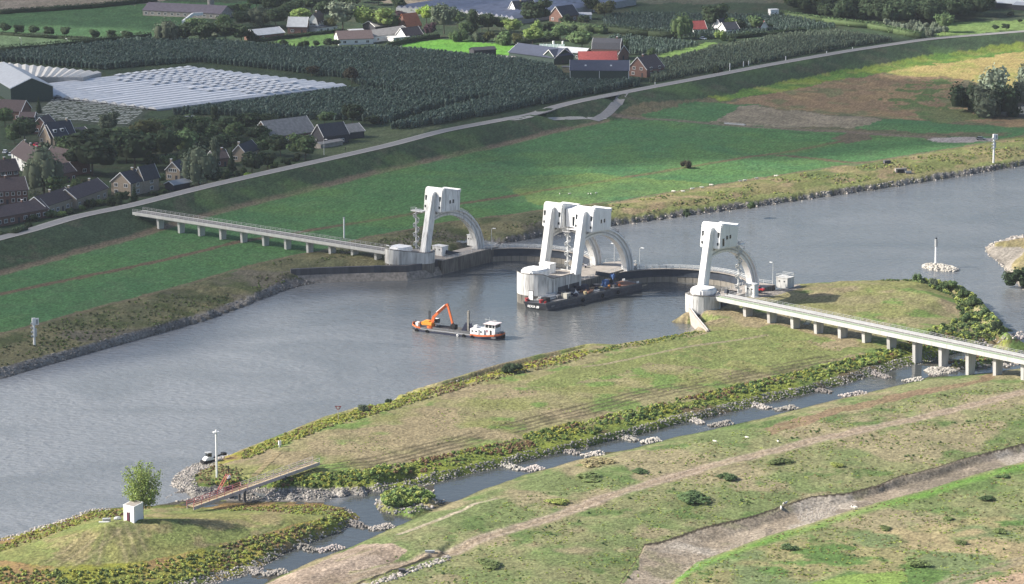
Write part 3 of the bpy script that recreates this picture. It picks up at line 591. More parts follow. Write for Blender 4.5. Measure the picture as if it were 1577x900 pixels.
def portal(a, rz, label, mat_, side, stair_ab=None, stair_h=None, door=None):
    """lifting tower: leaning leg, machine house, quarter arch; local x across, y upstream, z = 0 at river level"""
    t = empty('lifting_tower', w2(a, 0), WROT, label, 'weir tower', 'lifting towers of the weir')
    m = MB()
    pr = [(-2.0, 8.0), (2.1, 8.0), (7.6, 29.3), (6.4, 29.6), (4.0, 29.3)]
    m.slab([(-1.6, 8.0), (1.6, 8.0), (6.2, 28.6), (5.7, 29.2), (3.6, 29.3), (3.1, 28.6)], -1.3, 1.3); m.build('leg', mat_, t, bevel=.25)
    hs = MB(); prof = [(4.2, 22.2), (5.1, 29.6), (5.5, 30.3), (6.2, 30.7), (14.8, 28.9), (16.4, 29.2), (15.6, 27.8), (15.2, 21.6)]
    hs.slab(prof, -4.0, 4.0); h = hs.build('machine_house', mat_, t, bevel=.28)
    f = MB()                                                # arch and its wider outer flange
    def arc_ring(ra, rz_, ra2, rz2, x0, x1, a0=112, a1=0, n=26):
        out = [(10 + ra * math.cos(R(a0 + (a1 - a0) * k / n)), 4.6 + rz_ * math.sin(R(a0 + (a1 - a0) * k / n))) for k in range(n + 1)]
        inn = [(10 + ra2 * math.cos(R(a0 + (a1 - a0) * k / n)), 4.6 + rz2 * math.sin(R(a0 + (a1 - a0) * k / n))) for k in range(n + 1)]
        v = []; 
        for (b1, z1), (b2, z2) in zip(out, inn): v += [(x0, b1, z1), (x1, b1, z1), (x1, b2, z2), (x0, b2, z2)]
        fc = [(4 * k + i, 4 * k + (i + 1) % 4, 4 * k + 4 + (i + 1) % 4, 4 * k + 4 + i) for k in range(n) for i in range(4)]
        return v, fc + [(3, 2, 1, 0), (4 * n, 4 * n + 1, 4 * n + 2, 4 * n + 3)]
    f.add(*arc_ring(21.9, 17.2, 19.1, 15.4, -1.15, 1.15)); ar = f.build('arch', mat_, t)
    g = MB(); g.add(*arc_ring(22.6, 17.8, 21.92, 17.22, -1.7, 1.7, 100)); g.build('arch_flange', mat_, t)
    g = MB(); g.add(*arc_ring(20.6, 16.5, 20.1, 16.1, 1.16, 1.3, 108)); g.add(*arc_ring(20.6, 16.5, 20.1, 16.1, -1.3, -1.16, 108)); g.build('guide_rail', galv, t)
    # stepped ladder and rest landings on the back of the arch
    ld = MB()
    for sx in (-.5, .5):
        ld.tube([(sx, 10 + 23.3 * math.cos(R(q)), 4.6 + 18.6 * math.sin(R(q))) for q in range(64, -1, -4)], .07, 4)
    for q in np.arange(2, 64, 2.2):
        b_, z_ = 10 + 23.3 * math.cos(R(q)), 4.6 + 18.6 * math.sin(R(q)); ld.bar((-.5, b_, z_), (.5, b_, z_), .06)
    ld.build('ladder', galv, t)
    for q in (52, 40, 27, 13):
        b_, z_ = 10 + 23.3 * math.cos(R(q)), 4.6 + 18.6 * math.sin(R(q))
        mb = MB(); mb.box(-.7, .7, b_ - .3, b_ + .3, z_ - .1, z_ + .05); mb.box(-.7, .7, b_ + .24, b_ + .3, z_ + .5, z_ + .62); mb.box(-.7, -.62, b_ + .2, b_ + .3, z_, z_ + .7); mb.box(.62, .7, b_ + .2, b_ + .3, z_, z_ + .7); mb.build('rest_landing', quay_dark, t)
    # windows: two in the long side, a tall and a low one in the slanting front
    def win(x, y, z, wx, wy, wz, nm='window'):
        q = MB(); q.box(x - wx / 2, x + wx / 2, y - wy / 2, y + wy / 2, z - wz / 2, z + wz / 2); q.build(nm, glass_dark, h)
    for sgn in (-1, 1):
        if door == sgn:
            win(sgn * 4.0, 6.4, 24.3, .12, 1.1, 2.6, 'door'); win(sgn * 4.0, 8.6, 25.6, .12, .95, 1.25); win(sgn * 4.0, 10.6, 25.6, .12, .95, 1.25)
        else:
            win(sgn * 4.0, 9.4, 25.4, .12, .8, 1.3); win(sgn * 4.0, 11.2, 25.4, .12, .8, 1.3)
        win(sgn * 3.1, 4.86, 26.9, .55, .5, 1.7); win(sgn * 3.1, 4.42, 23.9, .5, .5, .85)
    if stair_ab:
        sa, sb = stair_ab; sa -= a; z0, z1 = stair_h
        c = MB(); c.tube([(sa, sb, z0), (sa, sb, z1 + 1.2)], .28, 8); cc = c.build('stair_column', rail_w, t)
        s_ = MB(); n = int((z1 - z0) / .2)
        for k in range(n):
            a0 = 2 * math.pi * (k * .2) / 3.4 ; a1 = a0 + .42; z = z0 + k * .2
            pts = [(sa + .25 * math.cos(a0), sb + .25 * math.sin(a0)), (sa + 1.1 * math.cos(a0), sb + 1.1 * math.sin(a0)), (sa + 1.1 * math.cos(a1), sb + 1.1 * math.sin(a1))]
            s_.prism(pts, z, z + .1)
        s_.build('spiral_stair', galv, t)
        s_ = MB(); s_.tube([(sa + 1.12 * math.cos(2 * math.pi * (k * .2) / 3.4), sb + 1.12 * math.sin(2 * math.pi * (k * .2) / 3.4), z0 + k * .2 + .55) for k in range(0, n, 2)], .16, 4)
        s_.build('stair_balustrade', galv, t)
        pl = MB(); x0, x1 = sorted((sa - (1.4 if sa < 0 else -1.4), -3.9 if sa < 0 else 3.9)); pl.box(x0, x1, sb - 1.3, sb + 1.7, z1, z1 + .35)
        if abs(sb) < 4: pl.box(x0, x1, sb - 1.3, 7, z1, z1 + .35)
        pl.build('landing_platform', mat_, t)
        rl = MB()
        for zz in (.7, 1.35):
            rl.bar((x0, sb - 1.25, z1 + zz), (x1, sb - 1.25, z1 + zz), .07); rl.bar((x0 if sa < 0 else x1, sb - 1.25, z1 + zz), (x0 if sa < 0 else x1, sb + 1.6, z1 + zz), .07)
        for k in range(6): xx = x0 + (x1 - x0) * k / 5; rl.bar((xx, sb - 1.25, z1 + .3), (xx, sb - 1.25, z1 + 1.35), .06)
        rl.build('landing_railing', galv, t)
    return t
sL = ab(P(641, 382, 8.3)); sM = ab(P(866, 414, 8.3)); sR = ab(P(1137, 449, 6.0))
portal(-58.5, 0, 'weathered white lifting tower on the far bank pier, nearest the green field', white_old, -1, sL, (7.4, 21.6))
portal(-6.7, 0, 'grey streaked left tower of the twin towers on the middle pier', white_old, -1)
portal(6.7, 0, 'freshly white right tower of the twin towers, behind the moored barge', white_c, 1, (1.0, 3.2), (8.3, 21.8))
portal(58.3, 0, 'clean white lifting tower beside the road bridge with a red car below', white_c, 1, sR, (5.4, 21.9), door=1)
# link between the twin machine houses
t = empty('link_corridor', w2(0, 0), WROT, 'white corridor with a dark door joining the twin machine houses', 'corridor')
m = MB(); m.box(-2.36, 2.36, 6.6, 12.6, 22.6, 28.9); m.build('wall', white_c, t, bevel=.15); m = MB(); m.box(.6, 1.9, 6.5, 6.62, 23.2, 26.4); m.build('door', glass_dark, t)

# piers --------------------------------------------------------------
def pier(name, label, outline, nose_c, mtop, top_rise=1.9, low=-4.5, mid=3.1, deck=8.3, rise_dir=(0, -1)):
    t = empty(name, w2(*nose_c), WROT, label, 'weir pier')
    ol = [(x - nose_c[0], y - nose_c[1]) for x, y in outline]
    m = MB(); m.prism([(x * 1.0, y * 1.0) for x, y in ol], low, mid); m.build('tide_zone', tide_c, t)
    n = len(ol); v = []; ztop = []
    cx = sum(p[0] for p in ol) / n; cy = sum(p[1] for p in ol) / n
    for x, y in ol:
        s_ = -y; k = max(0, min(1, (s_ + 0.0) / 5.0)); k = k * k * (3 - 2 * k); ztop.append(deck + .25 + top_rise * k)
    v = [(x, y, mid + .003) for x, y in ol] + [(x, y, z) for (x, y), z in zip(ol, ztop)]
    sh = [(x - .5 * (x - cx) / max(.1, math.hypot(x - cx, y - cy)), y - .5 * (y - cy) / max(.1, math.hypot(x - cx, y - cy))) for x, y in ol]
    v += [(x, y, z) for (x, y), z in zip(sh, ztop)] + [(x, y, deck) for x, y in sh]
    f = [(i + k * n, (i + 1) % n + k * n, (i + 1) % n + (k + 1) * n, i + (k + 1) * n) for k in range(3) for i in range(n)]
    m = MB().add(v, f); m.build('pier_wall', mtop, t)
    m = MB(); m.prism(sh, deck - .5, deck - .004); m.build('deck', deck_c, t)
    m = MB(); m.tube([(x, y, z + .12) for (x, y), z in zip(ol, ztop)], .13, 4); m.build('coping', tide_c, t)
    return t
mid_out = [(6.9, 3.0)] + [(6.9, -13)] + circ(0, -13, 6.9, 0, -180, 14)[1:-1] + [(-6.9, -13), (-6.9, 3.0)]
mid_out = mid_out[::-1]
pm = pier('weir_pier', 'round nosed middle weir pier, stained white, with the barge moored against it', mid_out, (0, -13), pier_c)
m = MB(); m.box(6.85, 7.0, 2.5, 8.2, 1.2, 5.2); m.box(6.85, 7.0, 8.9, 14.6, 1.2, 5.2); m.build('wall_opening', quay_dark, pm)
t = MB(); t.prism([(6.6, 0), (6.6, 34), (4, 38), (-4, 38), (-6.6, 34), (-6.6, 0)], -4.5, 4.9)
tail = t.build('pier_tail', tide_c, pm); tail.location = (0, 16.01, 0)
t = MB(); t.prism([(6.3, .1), (6.3, 33.8), (3.9, 37.6), (-3.9, 37.6), (-6.3, 33.8), (-6.3, .1)], 4.9, 5.1); t.build('tail_deck', deck_c, pm).location = (0, 16.01, 0)
def cap(parent, x, y, r, lx, ly, m_=None, z0=8.3):
    """low rounded concrete roof over the pier nose"""
    m = MB(); pl = [(-.5, -1), (.5, -1), (.9, -.45), (1, .4), (.8, 1), (-.8, 1), (-1, .4), (-.9, -.45)]
    m.prism([(x + u * lx, y + v * ly) for u, v in pl], z0, z0 + r); return m.build('nose_roof', m_ or white_c, parent, bevel=.5, smooth=False)
cap(pm, -1.0, -.5, 3.0, 4.3, 4.6)
lf = hull2(circ(-66, -5, 5.2, 0, 360, 20) + circ(-58.9, .2, 3.7, 0, 360, 16)); rf = hull2(circ(62.2, -5.4, 5.8, 0, 360, 20) + circ(58.9, .8, 4.2, 0, 360, 16))
pl_ = pier('weir_pier', 'peeling white pier at the end of the left approach bridge', lf, (-66, -5), pier_c, low=0, mid=4.7, top_rise=1.3)
pr_ = pier('weir_pier', 'round grey white pier where the right road bridge starts, beside the grass', rf, (62.2, -5.4), pier_c, low=-3, mid=3.0, top_rise=.5)
cap(pl_, -.2, .6, 2.0, 3.8, 3.6); cap(pr_, -1.2, 1.4, 2.3, 4.0, 3.8)
for sg, pp, nm in ((-1, pl_, 0), (1, pr_, 0)):
    cx_, cy_ = (-66, -5) if sg < 0 else (62.2, -5.4); x0, x1 = sorted((sg * 54.6 - cx_, sg * 63 - cx_)); y0, y1 = 5.0 - cy_, 38.2 - cy_; m = MB(); m.box(x0, x1, y0, y1, -4.5, 4.86); m.build('pier_tail', tide_c, pp)
    m = MB(); m.box(x0 + .2, x1 - .2, y0 + .1, y1 - .2, 4.86, 5.05); m.build('tail_deck', deck_c, pp)
# railings round the pier tails
def _unused(): pass
def railing(parent, pts, name='railing', h=1.1, step=2.5, mt=None, r=.05, rails=(0.55, 1.0)):
    m = MB(); pts = [Vector(p) for p in pts]
    for zr in rails: m.tube([p + Vector((0, 0, h * zr)) for p in pts], r, 4)
    for a_, b_ in zip(pts[:-1], pts[1:]):
        k = max(1, int((b_ - a_).length / step))
        for i in range(k + 1): q = a_.lerp(b_, i / k); m.bar(q, q + Vector((0, 0, h)), r * 1.7)
    return m.build(name, mt or rail_w, parent)
railing(pm, [(6.3, 16.5, 5.1), (6.3, 49.5, 5.1), (3.9, 53.5, 5.1), (-3.9, 53.5, 5.1), (-6.3, 49.5, 5.1)])
for pp_, cx_, cy_, sg in ((pl_, -66, -5, -1), (pr_, 62.2, -5.4, 1)):
    railing(pp_, [(sg * 54.9 - cx_, 7 - cy_, 5.05), (sg * 54.9 - cx_, 37.8 - cy_, 5.05), (sg * 62 - cx_, 37.8 - cy_, 5.05)])
def cabin(name, label, a, b, z, sx, sy, sz, mt, cat='equipment cabin', lean=0, roof=None, hole=True):
    t = empty(name, w2(a, b, z), WROT, label, cat)
    m = MB(); m.box(-sx / 2, sx / 2, -sy / 2, sy / 2, 0, sz); m.build('wall', mt, t, bevel=.08)
    m = MB(); m.box(-sx / 2 - .12, sx / 2 + .12, -sy / 2 - .12, sy / 2 + .12, sz + .003, sz + .2); m.build('roof', roof or mt, t)
    if hole:
        for k in (-.22, .22):
            m = MB(); m.box(k * sx - .25, k * sx + .25, -sy / 2 - .05, -sy / 2 + .02, sz * .62, sz * .62 + .45); m.build('vent', black_m, t)
    return t
c_ = ab(P(847, 419, 8.3)); cabin('equipment_cabin', 'white cube cabin on the middle pier deck between the twin tower legs', c_[0], c_[1] - 1.5, 8.3, 4.6, 3.4, 3.2, white_c)
c_ = ab(P(678, 393, 5.0)); t = cabin('equipment_cabin', 'white cabin with an outside stair behind the leg of the far bank tower', c_[0], c_[1], 5.0, 4.5, 3.5, 3.3, white_old)
c_ = ab(P(727, 378, 5.0)); cabin('equipment_cabin', 'pale cabin against the arch foot of the far bank tower', c_[0], c_[1], 5.0, 2.6, 2.6, 3.8, white_old)
c_ = ab(P(1158, 453, 5.0)); cabin('equipment_cabin', 'tall white cabin beside the red car at the start of the right bridge', c_[0], c_[1], 4.0, 3.6, 2.6, 4.4, white_c)
c_ = ab(P(1209, 442, 4.2)); t = cabin('equipment_cabin', 'grey concrete box hut alone on the upstream quay, right of the last tower', c_[0], c_[1], 4.0, 4.6, 4.2, 3.6, pier_c)
railing(t, [(-2.2, -2, 3.8), (2.2, -2, 3.8), (2.2, 2, 3.8), (-2.2, 2, 3.8), (-2.2, -2, 3.8)])

# visor gates ---------------------------------------------------------
def visor(ac, label):
    t = empty('visor_gate', w2(ac, 20), WROT, label, 'weir gate', 'visor gates of the weir')
    def ring(r0, r1, z0, z1, a0=13, a1=167, n=44):
        v = []
        for k in range(n + 1):
            q = R(a0 + (a1 - a0) * k / n); c_, s_ = math.cos(q), math.sin(q)
            v += [(r0 * c_, r0 * s_, z0), (r1 * c_, r1 * s_, z0), (r1 * c_, r1 * s_, z1), (r0 * c_, r0 * s_, z1)]
        return v, [(4 * k + i, 4 * k + 4 + i, 4 * k + 4 + (i + 1) % 4, 4 * k + (i + 1) % 4) for k in range(n) for i in range(4)] + [(0, 1, 2, 3), (4 * n + 3, 4 * n + 2, 4 * n + 1, 4 * n)]
    MB().add(*ring(26.7, 27.4, -3, 4.5)).build('skin_plate', gate_dark, t)
    MB().add(*ring(26.2, 27.8, 4.503, 4.7)).build('walkway', deck_c, t)
    MB().add(*ring(26.15, 26.69, 1.9, 2.15)).build('stiffener', gate_dark, t)
    n = 26; ml = None
    for k in range(n):
        q0 = 13.3 + (166.7 - 13.3) * k / n; q1 = q0 + (166.7 - 13.3) / n - .35
        o = MB().add(*ring(26.25, 26.66, -3, 1.88, q0, q1, 2)).build('lower_panel', gate_tan, t)
    railing(t, [(27.7 * math.cos(R(q)), 27.7 * math.sin(R(q)), 4.7) for q in range(13, 168, 5)], step=2.3, h=1.2, r=.07)
    railing(t, [(26.3 * math.cos(R(q)), 26.3 * math.sin(R(q)), 4.7) for q in range(13, 168, 5)], step=2.3, h=1.2, r=.05)
    for sg in (-1, 1):
        m = MB(); m.bar((sg * 26.2, 5.5, 3.2), (sg * 26.4, -7, 6.3), 1.0, 1.4); m.build('hinge_arm', gate_dark, t)
visor(-32.7, 'curved visor gate across the left opening, between the far bank tower and the twin towers')
visor(32.7, 'curved visor gate across the right opening, from the barge to the bridge tower')

# quays ---------------------------------------------------------------
def quay(name, label, px, zt, prof, mt, mt2, parent_kind='thing'):
    pts = [P(x, y, zt) for x, y in px]; n = len(pts); t = empty(name, pts[0], 0, label, 'quay wall')
    def sweep(pr, m_, nm):
        v = []
        for i, p in enumerate(pts):
            d = pts[min(i + 1, n - 1)] - pts[max(0, i - 1)]; d.z = 0; d.normalize(); nr = Vector((d.y, -d.x, 0))
            v += [(p - pts[0]) + nr * o_ + Vector((0, 0, z - zt)) for o_, z in pr]
        k = len(pr); f = [(i * k + j, (i + 1) * k + j, (i + 1) * k + (j + 1) % k, i * k + (j + 1) % k) for i in range(n - 1) for j in range(k)]
        f += [tuple(range(k)), tuple((n - 1) * k + j for j in range(k - 1, -1, -1))]
        MB().add(v, f).build(nm, m_, t)
    sweep([(-1.2, zt), (.05, zt), (.05, prof), (-1.2, prof)], mt, 'upper_wall')
    sweep([(-1.0, prof - .003), (.5, prof - .003), (3.2, -1.5), (-1.0, -1.5)], mt2, 'stone_apron')
    return t
quay('quay_wall', 'dark quay wall with a sloping stone foot under the left bridge pier', [(448,415),(500,412.5),(545,411),(585,410),(625,409.5),(655,405.5),(690,397),(716,390)], 4.9, 2.6, quay_dark, quay_apron)
p0 = P(582, 431, 0); t = MB(); t.box(-1.2, 1.2, -.6, .6, -2, 5.0); tag(t.build('mooring_pile', gate_dark), 'black square mooring pile standing in the water against the dark quay', 'mooring pile').location = p0
p0 = [P(1061, 473, 4.7), P(1074, 491, 3.9), P(1090, 510, 3.2)]
t = empty('quay_wall', p0[0], 0, 'pale concrete retaining wall running down from the right pier nose to the reeds', 'quay wall')
m = MB()
for a_, b_ in zip(p0[:-1], p0[1:]):
    d = (b_ - a_); L_ = d.length; d.normalize(); nr = Vector((d.y, -d.x, 0)); q = [a_ - p0[0], b_ - p0[0]]
    v = [q[0] - nr * .4, q[0] + nr * .4, q[1] + nr * .4, q[1] - nr * .4]; v = [x + Vector((0, 0, -5)) for x in v] + [x + Vector((0, 0, .15)) for x in v]
    m.add(v, [(3, 2, 1, 0), (4, 5, 6, 7), (0, 1, 5, 4), (1, 2, 6, 5), (2, 3, 7, 6), (3, 0, 4, 7)])
m.build('wall_face', mat('pale_quay_concrete', (0.42, 0.37, 0.33), .9, var=.15), t)
railing(t, [(0, 0, .15), tuple(p0[1] - p0[0] + Vector((0, 0, .15))), tuple(p0[2] - p0[0] + Vector((0, 0, .15)))], h=.5, step=3)
m = MB(); m.box(-.15, .15, -.15, .15, 0, 5.2); m.box(-.9, .9, -.15, .15, 4.8, 5.1); 

# approach bridges ---------------------------------------------------
bridge_w = mat('white_bridge_concrete', (0.50, 0.50, 0.485), .8, var=.1, scale=.4, stain=(0.45,0.44,0.42), streak=True)
bridge_g = mat('grey_bridge_concrete', (0.46, 0.45, 0.44), .85, var=.15, scale=.4, stain=(0.3,0.29,0.28), streak=True)
bridge_deck = mat('bridge_asphalt', (0.19, 0.18, 0.17), .9, var=.15)
strip_g = mat('pale_green_kerb', (0.30, 0.38, 0.24), .85, var=.12)
def bridge(name, label, p, q, width, piers, mf, mp, greenk=False, fasc=3.0, gh=.95):
    d = q - p; L_ = d.length; rz = math.atan2(d.y, d.x)
    t = empty(name, p, rz, label, 'bridge'); h = width / 2
    m = MB(); m.box(0, L_, -h + .35, h - .35, -.35, -.02); m.build('deck', bridge_deck, t)
    m = MB(); m.box(0, L_, -h * .55, h * .55, -1.5, -.36); m.build('girder', mp, t)
    k = int(L_ / fasc); src = None
    for s_ in (-1, 1):
        for i in range(k):
            if src is None:
                mm_ = MB(); mm_.box(0, L_ / k - .06, -.17, .17, -gh, .12); o = mm_.build('fascia_panel', mf, t); src = o
            else: o = src.copy(); col.objects.link(o)
            o.location = (i * L_ / k, s_ * (h - .17), 0)
    railing(t, [(0, -h + .15, .12), (L_, -h + .15, .12)], h=1.05, step=2.4, r=.035, mt=galv)
    railing(t, [(0, h - .15, .12), (L_, h - .15, .12)], h=1.05, step=2.4, r=.035, mt=galv)
    if greenk:
        m = MB(); m.box(0, L_, -h + .36, -h + 2.2, -.02, .06); m.build('kerb_strip', strip_g, t)
        m = MB(); m.box(0, L_, h - .8, h - .6, -.02, .45); m.build('guard_rail', galv, t); m = MB(); m.box(0, L_, h - 2.4, h - 2.2, -.02, .4); m.build('guard_rail', galv, t)
    for (bx, w_, tk) in piers:
        pos = p + d.normalized() * bx; zg = float(hz(pos.x, pos.y)[0])
        m = MB(); zb = min(zg, 4) - 2.0 - p.z; zt = -1.5
        v = [(-tk / 2 * .85, -w_ * .38, zb), (tk / 2 * .85, -w_ * .38, zb), (tk / 2 * .85, w_ * .38, zb), (-tk / 2 * .85, w_ * .38, zb), (-tk / 2, -w_ / 2, zt), (tk / 2, -w_ / 2, zt), (tk / 2, w_ / 2, zt), (-tk / 2, w_ / 2, zt)]
        m.add(v, [(3, 2, 1, 0), (4, 5, 6, 7), (0, 1, 5, 4), (1, 2, 6, 5), (2, 3, 7, 6), (3, 0, 4, 7)]); o = m.build('pier', mp, t); o.location = (bx, 0, 0)
    return t
def stations(p, q, xs, z):
    d = (q - p).normalized(); out = []
    for x in xs:
        lo, hi = 0.0, (q - p).length * 1.3
        for _ in range(40):
            mid = (lo + hi) / 2; c_ = p + d * mid; u, _v = projn(c_.x, c_.y, z)
            if u < x: lo = mid
            else: hi = mid
        out.append(lo)
    return out
lp, lq = P(212, 325.5, 8.6), P(603, 386.5, 8.6)
bridge('approach_bridge', 'grey white bridge on many short piers from the dike to the far bank tower', lp, lq, 5.6,
       [(s_, 3.0, 1.1) for s_ in stations(lp, lq, [247, 279, 310, 343, 375.5, 409, 443, 477, 511.5, 546, 582], 7)], bridge_w, bridge_w)
rp, rq = P(1113, 456, 8.6), P(1577, 551.5, 8.6); rq = rp + (rq - rp) * 1.35
rb = bridge('approach_bridge', 'bright white road bridge over the grass and the side channel at the right', rp, rq, 6.6,
       [(s_, 3.6, 1.3) for s_ in stations(rp, rq, [1152, 1189, 1225, 1261, 1298, 1335, 1373.5, 1413, 1453.5, 1495, 1537, 1580, 1622], 7)], bridge_w, bridge_g, True, fasc=3.0, gh=1.15)
# stair down from the bridge to the grass
q0, q1 = P(1252, 486, 8.4), G(1241, 500)
t = empty('access_stair', q1, 0, 'steel stair leaning from the grass up to the right road bridge', 'stair'); v = q0 - q1; nr = Vector((-v.y, v.x, 0)).normalized() * .9
m = MB(); m.bar(Vector() - nr, v - nr, .15, .35); m.bar(Vector() + nr, v + nr, .15, .35); m.build('stringer', galv, t)
m = MB()
for k in range(14): c_ = v * (k + .5) / 14; m.bar(c_ - nr, c_ + nr, .3, .06)
m.build('treads', galv, t)
m = MB(); up = Vector((0, 0, 1.0)); m.bar(up - nr, v + up - nr, .07); m.bar(up + nr, v + up + nr, .07); m.build('handrail', galv, t)
# ================================================================== VESSELS, VEHICLES, MASTS AND SIGNS
orange = mat('orange_paint', (0.62, 0.15, 0.05), .5, var=.12, scale=1.5)
yel_or = mat('yellow_orange_paint', (0.85, 0.33, 0.05), .45, var=.08)
white_p = mat('white_paint', (0.8, 0.8, 0.8), .5, var=.04)
hull_side = mat('grey_hull_paint', (0.10, 0.105, 0.12), .6, var=.3, scale=.8, stain=(0.17,0.15,0.13))
hull_dark = mat('dark_blue_hull', (0.025, 0.03, 0.055), .5, var=.2)
barge_m = mat('barge_dark_blue_steel', (0.07, 0.076, 0.095), .6, var=.3, scale=.8, stain=(0.10,0.09,0.085))
deck_g = mat('steel_deck_grey', (0.13, 0.135, 0.145), .7, var=.3, scale=1.0, stain=(0.13,0.11,0.1))
rust_m = mat('rusty_steel', (0.20, 0.11, 0.08), .8, var=.3, scale=1.5)
red_p = mat('red_paint', (0.34, 0.04, 0.045), .5)
blue_p = mat('blue_paint', (0.05, 0.11, 0.27), .6, var=.2, scale=2)
rubber = mat('black_rubber', (0.015, 0.015, 0.016), .85)
mud_m = mat('dredged_mud', (0.045, 0.042, 0.045), .7, var=.4, scale=1.2, bump=.2)
tan_p = mat('tan_timber', (0.42, 0.34, 0.2), .8, var=.2, scale=2)
steel_p = mat('pale_steel', (0.42, 0.43, 0.44), .5, metal=.2, var=.15)
def tor(c, axis, R0, r, n=12):
    m = MB(); c = Vector(c); q = Vector(axis).to_track_quat('Z', 'Y')
    m.tube([c + q @ Vector((R0 * math.cos(2 * math.pi * k / n), R0 * math.sin(2 * math.pi * k / n), 0)) for k in range(n + 1)], r, 6, cap=False); return m
def text(body, size, m_, parent, loc, rot, name='lettering'):
    cu = bpy.data.curves.new(name, 'FONT'); cu.body = body; cu.size = size; cu.extrude = .01; cu.align_x = 'CENTER'; cu.materials.append(m_)
    o = bpy.data.objects.new(name, cu); col.objects.link(o); me = bpy.data.meshes.new_from_object(o); bpy.data.objects.remove(o); o = link(name, me, parent); o.location = loc; o.rotation_euler = rot; return o

# the dredging vessel ---------------------------------------------------
sA, sB = P(628, 509, 0), P(768, 526, 0); d = sB - sA; LEN = d.length; BW = 6.6
ship = empty('work_ship', sA, math.atan2(d.y, d.x), 'small self propelled dredging ship with open hold and white wheelhouse, crossing the lower river', 'ship')
def hull_outline(L_, B_, n=8):
    pts = [(x, 0) for x in (3.2, L_ * .4, L_ - 5)] + [(L_ - 2, .5), (L_ - .4, 1.7), (L_, B_ / 2), (L_ - .4, B_ - 1.7), (L_ - 2, B_ - .5), (L_ - 5, B_)] + [(L_ * .4, B_), (3.2, B_), (1.1, B_ - 1.1), (0, B_ / 2), (1.1, 1.1)]
    return pts
def sheer(x): return 1.05 + .85 * max(0, (6 - x) / 6) ** 1.5 + .75 * max(0, (x - LEN + 8) / 8) ** 1.3
ol = hull_outline(LEN, BW); n_ = len(ol); m = MB(); cxm, cym = LEN / 2, BW / 2
v = [(cxm + (x - cxm) * .965, cym + (y - cym) * .85, -1.2) for x, y in ol] + [(x, y, .1) for x, y in ol] + [(x, y, sheer(x) + .12) for x, y in ol]
f = [(i + k * n_, (i + 1) % n_ + k * n_, (i + 1) % n_ + (k + 1) * n_, i + (k + 1) * n_) for k in range(2) for i in range(n_)]
m.add(v, f); m.build('hull', hull_side, ship)
BANDS = 1
def band(x0, x1, dz0, dz1, mt, nm, out=.05, inn=.12):
    """bulwark strip following the rim between two stations"""
    den = []
    for i in range(n_):
        a_, b_ = ol[i], ol[(i + 1) % n_]; k = max(1, int(math.dist(a_, b_) / .8)); den += [(a_[0] + (b_[0] - a_[0]) * j / k, a_[1] + (b_[1] - a_[1]) * j / k) for j in range(k)]
    m = MB()
    for i in range(len(den)):
        a_, b_ = den[i], den[(i + 1) % len(den)]
        if not (x0 <= (a_[0] + b_[0]) / 2 <= x1): continue
        def sc(p, k): return (cxm + (p[0] - cxm) * (1 + k / cxm), cym + (p[1] - cym) * (1 + k / cym))
        o1, o2, i1, i2 = sc(a_, out), sc(b_, out), sc(a_, -inn), sc(b_, -inn)
        v = [(*o1, sheer(a_[0]) + dz0), (*o2, sheer(b_[0]) + dz0), (*o2, sheer(b_[0]) + dz1), (*o1, sheer(a_[0]) + dz1), (*i1, sheer(a_[0]) + dz0), (*i2, sheer(b_[0]) + dz0), (*i2, sheer(b_[0]) + dz1), (*i1, sheer(a_[0]) + dz1)]
        m.add(v, [(0, 1, 2, 3), (5, 4, 7, 6), (3, 2, 6, 7), (0, 4, 5, 1)])
    return m.build(nm, mt, ship)
band(-1, LEN + 1, -1.25, -.45, hull_dark, 'lower_hull_band', out=.03); band(5.2, LEN - 11, -.14, .1, mat('pale_deck_edge', (.34, .35, .37), .6), 'deck_edge', out=.06)
band(-1, 5.2, -.05, .45, orange, 'bow_bulwark'); band(LEN - 11, LEN + 1, -.3, .22, orange, 'stern_bulwark'); band(LEN - 7, LEN + 1, -1.3, -.31, hull_dark, 'stern_band', out=.03)
m = MB(); m.prism([(cxm + (x - cxm) * .97, cym + (y - cym) * .93) for x, y in ol if x < 9.4] , .8, 1.0); 
# side decks, fore deck and aft deck round the hold
m = MB(); m.box(.9, 8.8, .7, BW - .7, .7, 1.02); m.box(8.8, 22.4, .12, 1.15, .5, 1.0); m.box(8.8, 22.4, BW - 1.15, BW - .12, .5, 1.0); m.box(22.4, LEN - 1.4, .3, BW - .3, .5, 1.03); m.build('deck', deck_g, ship)
m = MB(); m.box(8.8, 22.4, 1.15, 1.3, .2, 1.75); m.box(8.8, 22.4, BW - 1.3, BW - 1.15, .2, 1.75); m.box(8.7, 8.85, 1.15, BW - 1.15, .2, 1.75); m.box(22.3, 22.45, 1.15, BW - 1.15, .2, 1.75); m.build('hold_coaming', deck_g, ship)
m = MB(); g_ = 9
for i in range(14):
    for j in range(6):
        pass
xs = np.linspace(8.86, 22.29, 15); ys = np.linspace(1.31, BW - 1.31, 7); v = [(x, y, .55 + .9 * math.exp(-((x - 12) ** 2) / 9) + .5 * math.exp(-((x - 18) ** 2) / 6) * math.exp(-((y - 3) ** 2) / 3) + random.uniform(-.1, .1)) for y in ys for x in xs]
m.add(v, [(j * 15 + i, j * 15 + i + 1, (j + 1) * 15 + i + 1, (j + 1) * 15 + i) for j in range(6) for i in range(14)]); m.build('mud_load', mud_m, ship)
for x in (3.4, 7.4, 21.2, 24.4): tor((x, -.15, .45), (0, 1, 0), .42, .2).build('tyre_fender', rubber, ship)
tor((LEN + .2, BW / 2 - .6, 1.1), (1, 0, 0), .5, .26).build('tyre_fender', rubber, ship); tor((18.9, -.15, .4), (0, 1, 0), .3, .14).build('tyre_fender', white_p, ship)
